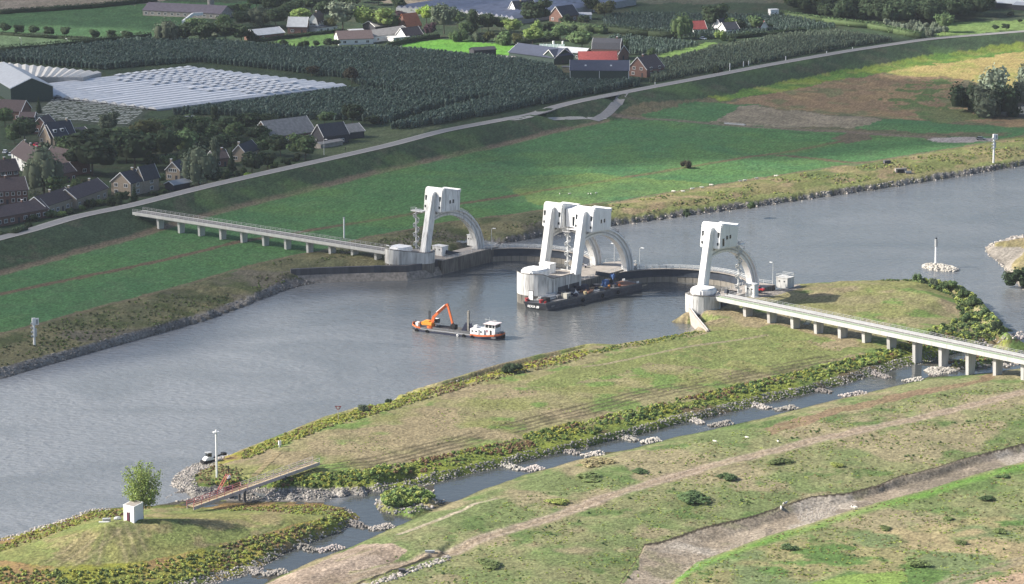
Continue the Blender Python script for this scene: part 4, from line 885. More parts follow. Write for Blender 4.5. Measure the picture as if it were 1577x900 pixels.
m = MB(); m.box(20.9, 21.5, 2.6, 3.4, -.5, 8.2); sp = m.build('spud_pole', mat('weathered_spud', (0.22, 0.21, 0.19), .8, var=.3, scale=2), ship)
m = MB(); m.slab([(0, 0), (0, 0), (0, 0)], 0, 0); 
m = MB(); m.prism([(19.0, 2.3), (22.0, 2.3), (22.0, 3.8), (19.0, 3.8)], 1.0, 1.6); m.bar((19.2, 3, 1.2), (20.8, 3, 3.9), .3, 1.4); m.bar((22.6, 3, 1.2), (21.6, 3, 3.9), .3, 1.4); m.build('spud_frame', hull_dark, ship)
m = MB(); m.box(1.6, 2.6, 2.2, 3.6, 1.0, 2.5); m.build('deck_locker', white_p, ship)
m = MB(); m.tube([(5.0, 5.2, 1), (5.0, 5.2, 6.2)], .16, 6); m.tube([(5.5, 5.2, 1), (5.5, 5.2, 6.0)], .14, 6); m.build('bow_pole', black_m, ship)
m = MB(); m.tube([(1.1, 3.3, 1.9), (1.1, 3.3, 3.2)], .1, 5); m.box(.6, 1.6, 2.6, 4.2, 1.2, 1.9); m.build('anchor_winch', hull_dark, ship)
m = MB(); m.box(22.9, 28.2, 1.0, BW - 1.0, 1.03, 2.9); dh = m.build('deckhouse', white_p, ship, bevel=.08)
for x in (23.8, 25.2, 27.0):
    m = MB(); m.box(x - .28, x + .28, .93, 1.0, 1.9, 2.35); m.build('porthole', glass_dark, dh)
m = MB(); m.box(26.0, 26.6, .9, .99, 1.1, 2.8); m.build('door', steel_p, dh)
m = MB(); m.box(23.4, 24.6, 2.4, 3.9, 2.91, 3.7); m.build('vent_housing', white_p, ship, bevel=.15)
wh = MB(); wh.box(28.2, 32.0, 1.4, BW - 1.4, 1.03, 3.6); whl = wh.build('wheelhouse', white_p, ship, bevel=.05)
m = MB(); m.box(28.35, 31.9, 1.5, BW - 1.5, 3.6, 4.75); m.build('wheelhouse_glass', glass_dark, whl)
for x in (28.3, 29.6, 30.9, 31.95):
    for y in (1.48, BW - 1.48):
        m = MB(); m.box(x - .08, x + .08, y - .06, y + .06, 3.6, 4.76); m.build('window_post', white_p, whl)
m = MB(); m.box(27.8, 32.4, 1.0, BW - 1.0, 4.77, 4.98); m.build('wheelhouse_roof', mat('pinkish_white_roof', (0.72, 0.62, 0.62), .6), whl, bevel=.06)
tor((29.0, 1.36, 2.6), (0, 1, 0), .32, .09).build('lifebuoy', red_p, whl); m = MB(); m.box(30.1, 30.7, 1.33, 1.41, 1.1, 2.9); m.build('door', black_m, whl)
m = MB(); m.bar((28.2, 2.2, 5), (28.2, 2.2, 6.6), .08); m.bar((28.2, 4.5, 5), (28.2, 4.5, 6.4), .08); m.bar((28.0, 1.8, 6.3), (32.0, 1.8, 6.0), .09); m.bar((31.6, 2, 5), (31.6, 2, 6.1), .08); m.box(30.6, 31.8, 2.7, 2.95, 5.9, 6.1); m.bar((31.2, 2.8, 5), (31.2, 2.8, 5.9), .1); m.build('radar_mast', steel_p, whl)
m = MB(); m.box(32.2, 33.2, 1.6, 5.0, 1.1, 2.2); m.build('aft_winch', hull_dark, ship)
railing(ship, [(32.0, .6, 1.4), (LEN - .7, 2.2, 1.6), (LEN - .7, BW - 2.2, 1.6)], h=1.0, step=1.2, mt=steel_p)
# the excavator that stands on its fore deck
bx = Vector((7.0, 3.2, 1.03)); M_ = ship.matrix_basis.copy(); from mathutils import Euler
ez = ship.rotation_euler.z; wp = Vector(ship.location) + Matrix.Rotation(ez, 3, 'Z') @ bx
ex = empty('excavator', wp, ez, 'orange long boom excavator standing on the foredeck of the dredging ship', 'excavator')
m = MB(); m.prism(circ(0, 0, 1.4, 0, 330, 11), 0, .75); m.build('pedestal', orange, ex)
m = MB(); m.box(-3.1, 1.0, -1.3, 1.3, .8, 2.0); m.build('counterweight_body', yel_or, ex, bevel=.2)
m = MB(); m.box(-2.2, -.2, -1.0, .7, 2.0, 2.4); m.build('engine_cover', yel_or, ex, bevel=.1)
cb = MB(); cb.box(.7, 2.3, .5, 1.7, 1.1, 3.1); cbo = cb.build('cab', white_p, ex, bevel=.15)
m = MB(); m.box(1.0, 2.34, .46, 1.74, 1.7, 2.95); m.build('cab_glass', glass_dark, cbo)
m = MB(); m.slab([(0, 0), (0, 0), (0, 0)], 0, 0) if False else None
m.bar((.6, -.3, 1.7), (1.2, -.3, 3.6), .7, .9); m = MB(); m.bar((.5, -.3, 1.5), (1.3, -.3, 4.0), .55, 1.0); m.bar((1.2, -.3, 3.8), (6.0, -.3, 8.2), .55, .85); m.bar((5.8, -.3, 8.0), (6.6, -.3, 8.4), .6, .8); m.build('boom', orange, ex)
m = MB(); m.bar((2.4, -.85, 5.6), (5.6, -.85, 8.4), .22); m.bar((2.6, .25, 5.2), (5.8, .25, 7.9), .22); m.build('hydraulic_ram', white_p, ex)
m = MB(); m.bar((6.3, -.3, 8.7), (8.3, -.3, 2.2), .5, .65); m.build('stick', orange, ex)
m = MB(); m.prism([(7.8, -1.1), (9.6, -1.0), (9.9, .4), (8.0, .6)], .5, 2.1); m.bar((8.3, -.3, 2.6), (8.4, -.3, 1.9), .6); m.build('grab_bucket', black_m, ex, bevel=.15)

# the moored barge ----------------------------------------------------
qa, qb = P(845, 479, 0), P(985, 448, 0); d = qb - qa; BL = d.length + 1.0; BB = 8.6
barge = empty('moored_barge', qa, math.atan2(d.y, d.x), 'long dark flat deck barge crowded with steel gear, moored along the middle pier', 'barge')
m = MB(); v = [(0, -0, -1), (BL, 0, -1), (BL, BB, -1), (0, BB, -1), (-.3, 0, 2.5), (BL + .6, 0, 2.5), (BL + .6, BB, 2.5), (-.3, BB, 2.5)]
v[4] = (-1.6, 0, 2.5); v[7] = (-3.2, BB, 2.5); v[0] = (0.4, 0, -1); v[3] = (-1.2, BB, -1)
m.add(v, [(3, 2, 1, 0), (4, 5, 6, 7), (0, 1, 5, 4), (1, 2, 6, 5), (2, 3, 7, 6), (3, 0, 4, 7)]); m.build('hull', barge_m, barge)
m = MB(); m.box(-1.2, BL + .2, .25, BB - .25, 2.504, 2.54); m.build('deck_plate', deck_g, barge)
m = MB(); m.box(-1.5, BL + .5, -.06, .06, 2.15, 2.75); m.box(-1.4, BL + .5, -.12, .0, .5, .62); m.box(-2.6, BL + .5, BB - .06, BB + .06, 2.15, 2.6); m.build('rubbing_strake', deck_g, barge)
ang = math.atan2(BB, -1.6)
text('REXIA 88', 1.15, white_p, barge, (-2.42, 4.9, .75), (R(90 - 22), 0, math.atan2(-BB, 1.6)), 'lettering')
text('037 1', .8, steel_p, barge, (2.2, -.07, 1.0), (R(90), 0, 0), 'lettering')
for x in (17, 27, 35): tor((x, -.35, 1.2), (0, 1, 0), .5, .22).build('tyre_fender', rubber, barge)
for x, y in ((-1.0, 1.0), (-2.0, 7.6), (BL - 1.2, 1.0), (BL - 1.2, 7.4)):
    m = MB(); m.tube([(x, y, 2.54), (x, y, 3.2)], .2, 6); m.tube([(x + .7, y, 2.54), (x + .7, y, 3.2)], .2, 6); m.build('bollard', red_p if x < 0 else white_p, barge)
bz = barge.rotation_euler.z; BM = Matrix.Rotation(bz, 3, 'Z')
def onb(x, y, z=2.542): return Vector(barge.location) + BM @ Vector((x, y, z))
_seen = {}
def gear(name, label, cat, x, y, fn, m_, rz=0.0, z=2.542, group=None):
    k_ = _seen.get(label, 0); _seen[label] = k_ + 1; label = (['', 'second ', 'third ', 'fourth '][min(k_, 3)]) + label
    mm_ = MB(); fn(mm_); o = mm_.build(name, m_); o.location = onb(x, y, z); o.rotation_euler = (0, 0, bz + rz); return tag(o, label, cat, group)
def bx_(a, b_, c_): return lambda q: q.box(-a / 2, a / 2, -b_ / 2, b_ / 2, 0, c_)
def pipes(n_, L_, r): return lambda q: [q.tube([(-L_ / 2, (i - n_ / 2) * r * 2.1, r), (L_ / 2, (i - n_ / 2) * r * 2.1, r)], r, 7) for i in range(n_)] + [q.tube([(-L_ / 2 + .3, (i - n_ / 2 + .5) * r * 2.1, r * 2.8), (L_ / 2 - .3, (i - n_ / 2 + .5) * r * 2.1, r * 2.8)], r, 7) for i in range(n_ - 1)]
t = empty('notice_board', onb(-1.6, 6.6), bz + math.atan2(-BB, 1.6), 'white notice board with two ruled panels at the bow of the moored barge', 'sign')
m = MB(); m.box(-.98, .98, -.09, .09, .4, 3.7); m.build('board_back', black_m, t)
for z0 in (.55, 2.1):
    m = MB(); m.box(-.85, .85, -.12, -.092, z0, z0 + 1.45); m.build('panel', white_p, t)
m = MB(); m.box(-.9, -.75, -.06, .06, 0, .4); m.box(.75, .9, -.06, .06, 0, .4); m.build('post', black_m, t)
gear('pipe_bundle', 'long grey dredge pipes lying side by side behind the notice board', 'pipes', 6, 6.4, pipes(3, 9.5, .35), steel_p, .1)
gear('pipe_bundle', 'second run of grey pipes closer to the water side of the barge', 'pipes', 5.0, 4.4, pipes(3, 8.5, .32), galv, .05)
gear('deck_crate', 'pale cube crate with posts near the barge edge', 'crate', 10.5, 1.6, lambda q: [q.box(-.9, .9, -.9, .9, 0, 1.7)] + [q.box(s * .98 - .1, s * .98 + .1, u * .98 - .1, u * .98 + .1, 0, 1.9) for s in (-1, 1) for u in (-1, 1)], mat('pale_crate', (0.4, 0.39, 0.34), .8, var=.2, scale=2), .1)
gear('tarpaulin_bundle', 'small peaked white bundle in the middle of the barge deck', 'bundle', 17.5, 3.6, lambda q: q.add([(-1, -.8, 0), (1, -.8, 0), (1, .8, 0), (-1, .8, 0), (-.2, -.3, 1.3), (.5, .3, 1.7)], [(0, 1, 5, 4), (1, 2, 5), (2, 3, 4, 5), (3, 0, 4), (3, 2, 1, 0)]), white_p, .3)
gear('steel_box', 'low dark steel box behind the pale crate', 'box', 9, 3.8, bx_(3.2, 1.8, 1.1), deck_g, .1)
gear('steel_box', 'black container with a grey lid at the barge bow corner', 'box', 1.2, 2.6, bx_(2.4, 2.2, 1.5), black_m, .05)
gear('red_winch', 'red capstan on the near bow corner of the barge', 'winch', -1.0, 2.6, lambda q: [q.tube([(0, 0, 0), (0, 0, .9)], .55, 8), q.tube([(0, 0, .9), (0, 0, 1.05)], .8, 8)], red_p)
gear('red_winch', 'red capstan at the far bow corner beside the notice board', 'winch', -2.1, 8.0, lambda q: [q.tube([(0, 0, 0), (0, 0, .9)], .55, 8), q.tube([(0, 0, .9), (0, 0, 1.05)], .8, 8)], red_p)
gear('hose_reel', 'dark round reel standing amidships on the barge', 'reel', 24, 5.2, lambda q: [q.tube([(0, -1, 1.3), (0, 1, 1.3)], 1.2, 10)], hull_dark, .2)
gear('timber_stack', 'light timber beams laid across one another on the barge', 'timber', 28.5, 3.8, lambda q: [q.bar((-3, -.6 + .5 * i, .3), (3.5, .2 + .5 * i, .45), .28) for i in range(2)] + [q.bar((-2.4, 1.6, .75), (1.6, -1.6, .8), .25)], tan_p, .1)
gear('scrap_pile', 'tangle of dark steel frames beside the timber beams', 'frame', 22.0, 2.2, lambda q: [q.bar((random.uniform(-3, 3), random.uniform(-1, 1), random.uniform(0, .5)), (random.uniform(-3, 3), random.uniform(-1, 1), random.uniform(.4, 1.4)), .2) for _ in range(18)], rust_m)
gear('brown_drum', 'brown drum with a white lid near the barge rail amidships', 'drum', 19.5, 1.0, lambda q: [q.tube([(0, 0, 0), (0, 0, 1.1)], .6, 8)], tan_p)
gear('brown_drum', 'second brown drum lying beside the first near the rail', 'drum', 21.3, .9, lambda q: [q.tube([(-.7, 0, .5), (.7, 0, .5)], .5, 8)], rust_m)
for k, (x, y, a_, b_, c_) in enumerate([(13.5, 6.2, 3, 1.6, 1.2), (15.8, 4.8, 2.2, 1.4, .8), (18.8, 6.4, 2.8, 2.0, 1.4), (22.2, 6.9, 1.8, 1.5, 1.7), (31, 6.2, 2.4, 1.6, 1.2), (26.2, 7, 1.6, 1.2, 1.0), (13.8, 2.6, 3.4, .9, .5)]):
    gear('steel_box', ['long dark box along the pier side of the barge deck', 'flat grey box inboard of the white bundle', 'square dark box next to the pier openings', 'tall dark box just past the pier openings', 'dark box between the timber beams and the blue machine', 'small dark box by the round reel', 'low long trough behind the pale crate'][k], 'box', x, y, bx_(a_, b_, c_), [deck_g, steel_p, barge_m, hull_dark, barge_m, rust_m, deck_g][k], random.uniform(-.2, .2))
bm_ = empty('blue_deck_machine', onb(36.5, 5.4), bz, 'blue winch machine with two drums near the far end of the barge', 'machine')
m = MB(); m.box(-2.6, 2.6, -1.2, 1.2, 0, .6); m.build('base_frame', blue_p, bm_); m = MB(); m.box(-2.4, -.6, -1, 1, .6, 2.2); m.build('power_pack', blue_p, bm_, bevel=.1)
m = MB(); m.tube([(.2, -1.1, 1.6), (.2, 1.1, 1.6)], .9, 10); m.build('drum', black_m, bm_); m = MB(); m.bar((1.2, -.6, .6), (2.0, -.6, 4.0), .35); m.bar((2.6, .6, .6), (2.0, .4, 4.0), .35); m.box(1.4, 2.5, -.8, .8, 2.6, 3.6); m.build('frame_head', blue_p, bm_)
gear('orange_buoy', 'small orange buoy on the barge deck near the blue machine', 'buoy', 37.5, 1.3, lambda q: [q.ball((0, 0, .6), .5)], orange)
gear('orange_buoy', 'yellow and black striped bollard top between the timber and the blue machine', 'buoy', 33, 2.0, lambda q: [q.tube([(0, 0, 0), (0, 0, 1.2)], .3, 8)], yel_or)
gear('rust_plate', 'rusty brown plate covering the far end of the barge deck', 'plate', 41.8, 4.0, bx_(8, 6.4, .12), rust_m, 0)
gear('blue_hull_panel', 'dark red panel standing against the pier behind the barge', 'panel', 25.2, 9.6, bx_(6.5, .25, 1.2), mat('dull_red_panel', (0.22, 0.06, 0.06), .7), .0, z=3.2)
gear('cable_coil', 'flat coil of grey cable near the timber beams', 'coil', 26.0, 1.9, lambda q: [q.tube([(1.3 * math.cos(k * .5), 1.0 * math.sin(k * .5), .15 + k * .01) for k in range(40)], .13, 5)], steel_p)

for k in range(34):
    x, y = random.uniform(8, 38), random.uniform(.8, 7.6); kind = k % 4
    spot = ['beside the pale crate', 'by the dark boxes', 'near the round reel', 'near the blue machine'][min(3, int((x - 8) / 8))]; lane = 'along the water side' if y < 2.6 else 'along the pier side' if y > 5.4 else 'in the middle'
    gear(['steel_beam', 'gas_cage', 'plate_stack', 'pipe_piece'][kind], f"{['grey steel beam','small dark gas cage','stack of grey plates','short rusty pipe'][kind]} {spot}, {lane} of the barge", ['beam', 'cage', 'plates', 'pipe'][kind], x, y,
         [lambda q: q.bar((-1.8, 0, .3), (1.8, .3, .5), .35, .3), lambda q: [q.box(-.6, .6, -.5, .5, 0, .9), q.box(-.4, .4, -.3, .3, .9, 1.2)], lambda q: [q.box(-1.1, 1.1, -.7, .7, .0, .25), q.box(-.9, 1.0, -.6, .65, .25, .5), q.box(-1.0, .6, -.5, .5, .5, .75)], lambda q: q.tube([(-1.4, 0, .4), (1.4, .4, .4)], .38, 8)][kind], [steel_p, hull_dark, deck_g, rust_m][kind], random.uniform(-.7, .7), group='loose gear on the barge deck')
# cars ------------------------------------------------------------------
def car(px, py, ang_pt, colr, label, z=None, name='parked_car', cat='car', van=False, free=None):
    p = free if free else G(px, py); q = G(*ang_pt) if not free else free + Vector((math.cos(ang_pt), math.sin(ang_pt), 0)); d = q - p; rz = math.atan2(d.y, d.x)
    t = empty(name, p, rz, label, cat, None); m_ = mat('car_paint_' + '_'.join(f'{int(c * 99)}' for c in colr), colr, .3, spec=.5, var=.02)
    m = MB(); h = 1.9 if van else 1.42; m.slab([(-2.2, .3), (2.2, .3), (2.15, .75), (1.2, .88), (-2.1, .95)], -.87, .87, Matrix.Rotation(R(-90), 4, 'Z')); m.build('body', m_, t, bevel=.06)
    m = MB(); m.slab([(-2.0, .9), (1.0, .9), (.35, h), (-1.6, h)], -.74, .74, Matrix.Rotation(R(-90), 4, 'Z')); m.build('cabin_glass', glass_dark, t)
    m = MB(); m.box(-1.55, .32, -.72, .72, h + .004, h + .06); m.build('roof', m_, t)
    for x in (-1.35, 1.35):
        for y in (-.8, .8):
            m = MB(); m.tube([(x, y - .1, .32), (x, y + .1, .32)], .32, 8); m.build('wheel', rubber, t)
    return t
car(1511, 216, (1525, 217), (0.14, 0.15, 0.18), 'dark grey car parked at the end of the gravel strip near the right bank')
pc = P(895, 412, 5.15); car(0, 0, WROT + .9, (0.75, 0.7, 0.7), 'white car parked on the middle pier deck behind the twin towers', free=pc)
pc = P(1162, 449, 5.0); car(0, 0, WROT + .1, (0.5, 0.02, 0.02), 'bright red car with a white load under the arch foot of the right tower', free=P(1168, 448, 5.06))
for x, y, c_, lb, dx in ((57, 226, (0.5, .02, .06), 'red car glimpsed among the trees in the upper village', (64, 228)), (8, 236, (.8, .8, .8), 'white car at the left edge of the village parking, farthest back', (16, 230)), (17, 240, (.75, .76, .78), 'silvery white car second in the village parking row', (25, 234)), (12, 262, (.8, .8, .8), 'white car between the two village terraces', (20, 262)), (24, 268, (.78, .78, .8), 'small white car beside the dark terrace roof', (30, 270)), (135, 266, (.6, .6, .62), 'silver car under the big village trees', (141, 266)), (104, 317, (.8, .8, .8), 'white van parked behind the front terrace', (110, 315)), (1083, 61, (.75, .76, .8), 'light car parked by the distant farm with red roof', (1090, 62))):
    car(x, y, dx, c_, lb)

# masts, lamps, beacons and signs ----------------------------------------
def lamp_post(px, py, ytop, label, arm=1, z=None, base=None, lit_side=0, group='street lamps', mt=None):
    p = base if base else G(px, py); s_ = scl(px, py, p.z); h = (py - ytop) / (s_ * .98)
    t = empty('street_lamp', p, WROT + .3 * lit_side, label, 'lamp post', group)
    m = MB(); m.tube([(0, 0, -.3), (0, 0, h)], .13, 6, r2=.08); m.tube([(0, 0, h), (arm * .5, 0, h + .25), (arm * 1.3, 0, h + .3)], .07, 5); m.build('pole', mt or rail_w, t)
    m = MB(); m.box(arm * 1.0 - .35, arm * 1.0 + .75, -.22, .22, h + .22, h + .42); m.build('lamp_head', white_p, t)
lamp_post(499, 239, 216, 'lamp post at the bend of the dike road beside the dark gabled farmhouse', group=None)
for x, y, yt, lb in ((33, 79, 60, 'lamp post in the pale field at the top left edge'), (104, 71, 61, 'short lamp post right of the pale field pole'), (189, 62, 51, 'lamp post between the last two round ditch trees')): lamp_post(x, y, yt, lb, arm=-1, group=None)
lamp_post(421, 30, 23, 'curved lamp post among the trees left of the white gambrel house', group=None)
lamp_post(757, 384, 353, 'tall lamp right of the far bank arch foot', base=P(757, 384, 5), group=None)
lamp_post(946, 405, 376, 'lamp between the arches on the middle pier end', base=P(946, 406, 5), arm=-1, group=None); lamp_post(985, 412, 383, 'lamp at the far tip of the middle pier', base=P(985, 412, 5), group=None); lamp_post(1190, 441, 406, 'thin lamp post on the quay between the last arch and the concrete hut', base=P(1190, 441, 4.3), arm=-1, group=None)
lamp_post(598, 407, 380, 'thin lamp in front of the left pier nose', base=P(600, 407, 4.9), arm=-1, group=None)
def mast(px, py, ytop, r, label, head=None, cat='mast', name='mast', z=None, mt=white_p):
    p = P(px, py, z) if z is not None else G(px, py); h = (py - ytop) / (scl(px, py, p.z) * .98)
    t = empty(name, p, R(20), label, cat); m = MB(); m.tube([(0, 0, -.5), (0, 0, h)], r, 8); m.build('pole', mt, t); return t, h
t, h = mast(334, 735, 666, .28, 'tall plain white mast on the stony tip of the grass island')
m = MB(); m.box(-.8, .8, -.5, .5, h, h + .25); m.ball((0, 0, h + .5), .3); m.build('lantern', white_p, t)
t, h = mast(530, 367, 337, .3, 'slim white navigation mast in the green field behind the left bridge')
m = MB(); m.box(-.3, .3, -.3, .3, h, h + .5); m.build('lantern', galv, t)
t, h = mast(1441, 408, 369, .42, 'white light column on the tiny stone island in the upper river', z=.9)
m = MB(); m.tube([(0, 0, h - 2.6), (0, 0, h + .05)], .6, 8); m.build('lantern_band', galv, t); m = MB(); m.tube([(0, 0, h + .05), (0, 0, h + .6)], .3, 8); m.build('lantern', black_m, t)
def signal(px, py, ytop, label):
    t, h = mast(px, py, ytop, .4, label, cat='signal mast', name='signal_mast')
    m = MB(); m.box(.4, 1.6, -.2, .2, h - 2.0, h + .1); m.build('signal_board', white_p, t); m = MB(); m.box(.7, 1.3, -.26, -.21, h - 1.7, h - .3); m.build('board_opening', mat('grey_board', (.35, .36, .36), .7), t)
    m = MB(); m.box(-.55, .5, -.35, .35, h - 2.0, h + .2); m.build('column_head', white_p, t)
    for k in range(4):
        m = MB(); m.box(-.95, -.5, -.22, .22, h - 1.5 - 1.35 * k - .25, h - 1.5 - 1.35 * k + .25); m.build('signal_lamp', galv, t)
    m = MB(); m.box(.35, .9, -.1, .1, h - 5.8, h - 3.2); m.build('ladder_box', galv, t)
signal(53, 533, 491, 'white signal mast with lamps and a board on the left river bank')
signal(1530, 250, 208, 'white signal mast with lamps on the right far bank near the parked car')
t, h = mast(521, 648, 626, .09, 'thin post with a red bordered triangle pointing down at the water edge', cat='sign', name='warning_sign', mt=mat('sign_pole', (.45, .42, .4), .7))
m = MB(); m.slab([(-.95, h + .1), (.95, h + .1), (0, h - 1.4)], -.03, .03, Matrix.Rotation(R(90 - 20), 4, 'Z')); m.build('red_triangle', red_p, t); m = MB(); m.slab([(-.5, h - .15), (.5, h - .15), (0, h - .95)], -.036, .036, Matrix.Rotation(R(90 - 20), 4, 'Z')); m.build('white_triangle', white_p, t)
t, h = mast(431, 689, 679, .3, 'short grey marker box on a post above the red gangway', cat='marker', name='marker_post', mt=galv)
m = MB(); m.box(-.35, .35, -.35, .35, h - 1.2, h); m.build('marker_box', white_p, t)
t, h = mast(528, 411, 403, .1, 'small pole on the grass left of the quay wall', cat='post', name='post')
for x, y, yt, lb in ((1124, 110, 98, 'left roadside cabinet and pole beside the dike road past the farm'), (1145, 103, 95, 'white roadside board beside the dike road'), (1153, 101, 94, 'slim roadside pole right of the white board'), (1009, 131, 127, 'small white marker by the dike road near the junction'), (1273, 83, 79, 'small white marker on the dike road verge, further right'), (1313, 77, 73, 'white marker on the dike road verge below the hedge'), (1210, 95, 87, 'pale post beside the orchard end of the dike road')):
    t, h = mast(x, y, yt, .25, lb, cat='roadside marker', name='roadside_marker')
# white transformer box far off, canopy etc
t = cabin('utility_box', 'small white box standing alone in the far fields at the top', 0, 0, 0, 5, 4, 4.5, white_p, cat='utility box'); t.location = G(1191, 27); t.rotation_euler.z = .3
# hut by the river with the big tree
a_, b2 = G(190, 806), G(206, 808); 
def box_hut():
    p = G(206.5, 807.5); L1 = (P(190.5, 804, p.z) - p); L2 = (P(221, 800, p.z) - p)
    t = empty('pump_hut', p, 0, 'white cube hut with a dark red door on top of the grass mound', 'hut'); hh = 25.5 / (scl(206, 807, p.z) * .98)
    u, v_ = Vector((L1.x, L1.y, 0)), Vector((L2.x, L2.y, 0)); c = [Vector(), v_, u + v_, u]
    m = MB(); m.prism([(q.x, q.y) for q in c], -.5, hh); m.build('wall', white_p, t)
    cen = (u + v_) / 2; m = MB(); m.prism([tuple((cen + (q - cen) * 1.04).xy) for q in c], hh + .003, hh + .25); m.build('roof_edge', white_p, t)
    m = MB(); m.prism([tuple((cen + (q - cen) * .88).xy) for q in c], hh + .25, hh + .28); m.build('roof_felt', deck_c, t)
    m = MB(); nrm = Vector((u.y, -u.x, 0)).normalized(); nrm = nrm if nrm.dot(v_) < 0 else -nrm
    q0, q1 = u * .42, u * .68; m.prism([tuple((q0).xy), tuple(q1.xy), tuple((q1 + nrm * .06).xy), tuple((q0 + nrm * .06).xy)], .25, 2.7); d_ = m.build('door', mat('dark_red_door', (.10, .03, .05), .5), t)
    m = MB(); q0, q1 = u * .38, u * .42; m.prism([tuple(q0.xy), tuple(q1.xy), tuple((q1 + nrm * .08).xy), tuple((q0 + nrm * .08).xy)], .25, 2.8); m.build('door_frame', black_m, t)
    return t
box_hut()
t = empty('survey_station', G(178, 804), R(10), 'white pipes and a tank lying on the mound beside the white hut', 'equipment')
m = MB(); [m.tube([(-4.2 + i * 1.9, -.3 - i * .9, .2), (-1.6 + i * 2.0, -.7 - i * .8, .2)], .2, 6) for i in range(3)]; m.build('pipe', white_p, t)
m = MB(); m.ball((.6, .9, .6), 1.0, .7, .6, 10, 6); m.build('tank', galv, t); m = MB(); m.box(-3.2, -1.2, -.2, 1.0, .1, .9); m.build('frame', steel_p, t)
# the jetty machine and tip machine
p = G(323, 713); t = empty('work_platform', p, R(35), 'small white and black tracked digger at the water edge on the stony island tip', 'digger')
m = MB(); m.box(-2.4, 1.2, -1.1, 1.1, .1, .9); m.build('tracks', black_m, t, bevel=.1); m = MB(); m.slab([(-1.9, .9), (1.0, .9), (1.0, 1.4), (.2, 1.7), (-.6, 2.0), (-1.6, 1.5)], -.9, .9, Matrix.Rotation(R(-90), 4, 'Z')); m.build('body', white_p, t, bevel=.1)
m = MB(); m.box(-.9, .3, -.7, .7, 1.8, 2.9); m.build('cab_glass', glass_dark, t); m = MB(); m.box(-1.1, .5, -.85, .85, 2.9, 3.05); m.build('cab_roof', steel_p, t); m = MB(); m.bar((1.0, 0, 1.2), (4.4, 0, 2.0), .35); m.box(3.9, 5.0, -.7, .7, 1.6, 2.3); m.build('arm', black_m, t)
# red gangway over the inlet -----------------------------------------------
ga, gb = P(293, 780, 2.8), P(487, 711, 5.2); d = gb - ga; L_ = d.length; fl = Vector((d.x, d.y, 0)).length; rz = math.atan2(d.y, d.x)
gw = empty('footbridge', ga, rz, 'narrow steel footbridge with reddish handrails sloping over the inlet', 'footbridge'); sl = math.atan2(d.z, fl); rise = d.z / fl
pinkish = mat('faded_lilac_steel', (0.46, 0.40, 0.42), .6, var=.12, stain=(.5,.42,.38)); redrail = mat('faded_red_rail', (0.36, 0.12, 0.13), .6, var=.2)
def gz(x): return x * rise
m = MB(); 
for s_ in (-1.2, 1.2): m.bar((0, s_, -.4), (fl, s_, gz(fl) - .4), .16, .9)
m.build('side_girder', pinkish, gw)
for k in range(34):
    m = MB(); x = fl * (k + .5) / 34; m.box(x - fl / 68 * .85, x + fl / 68 * .85, -1.12, 1.12, gz(x) - .12, gz(x) - .04); m.build('plank', tan_p, gw)
for s_ in (-1.25, 1.25):
    m = MB()
    for h_ in (.6, 1.15): m.bar((fl * .42, s_, gz(fl * .42) + h_), (fl, s_, gz(fl) + h_), .1)
    for k in range(10): x = fl * (.42 + .58 * k / 9); m.bar((x, s_, gz(x) - .2), (x, s_, gz(x) + 1.15), .1)
    m.build('upper_handrail', pinkish, gw)
    m = MB()
    for h_ in (.6, 1.15): m.bar((0, s_, gz(0) + h_), (fl * .415, s_, gz(fl * .415) + h_), .12)
    for k in range(8): x = fl * .415 * k / 7; m.bar((x, s_, gz(x) - .2), (x, s_, gz(x) + 1.15), .12)
    m.build('lower_handrail', redrail, gw)
for fx in (.40, .72):
    m = MB(); x = fl * fx; m.tube([(x, -1, gz(x) - .5), (x, -1, -6)], .35, 8); m.tube([(x, 1, gz(x) - .5), (x, 1, -6)], .35, 8); m.box(x - .3, x + .3, -1.4, 1.4, gz(x) - .9, gz(x) - .5); m.build('trestle', quay_dark, gw)
p = P(352, 766, 0); t = empty('sluice_gate', p, rz, 'red lattice hoist with a black and white post beside the footbridge', 'sluice')
m = MB(); m.box(-1.6, 1.6, -.5, .5, -2, 3.0); m.build('gate_frame', quay_dark, t); m = MB(); m.bar((-3.2, 0, 2.6), (.2, 0, 6.2), .16); m.bar((-3.2, .8, 2.6), (.2, .8, 6.2), .16); [m.bar((-3.2 + k * .7, 0 if k % 2 else .8, 2.6 + k * .74), (-2.5 + k * .7, .8 if k % 2 else 0, 3.34 + k * .74), .1) for k in range(5)]; m.bar((.2, .4, 2), (1.4, .4, 6.0), .14); m.build('red_lattice', red_p, t)
m = MB(); m.tube([(.6, .4, 2.8), (.6, .4, 8.4)], .13, 6); m.box(.2, 1.0, 0, .8, 4.6, 5.0); m.build('black_post', black_m, t); m = MB(); m.box(.25, .95, .05, .75, 5.0, 5.8); m.build('white_box', white_p, t)
p0, p1 = G(392, 733), G(428, 699); t = empty('wooden_steps', p0, 0, 'flight of pale wooden steps climbing the grass behind the footbridge', 'steps')
for k in range(16):
    a_ = (p1 - p0) * (k / 15); nrm = Vector((-a_.y, a_.x, 0)); nrm = (Vector((-(p1 - p0).y, (p1 - p0).x, 0))).normalized() * .8; g_ = G(392 + 36 * k / 15, 733 - 34 * k / 15) - p0
    m = MB(); m.bar(g_ - nrm + Vector((0, 0, .15)), g_ + nrm + Vector((0, 0, .15)), .5, .22); m.build('step', tan_p, t)
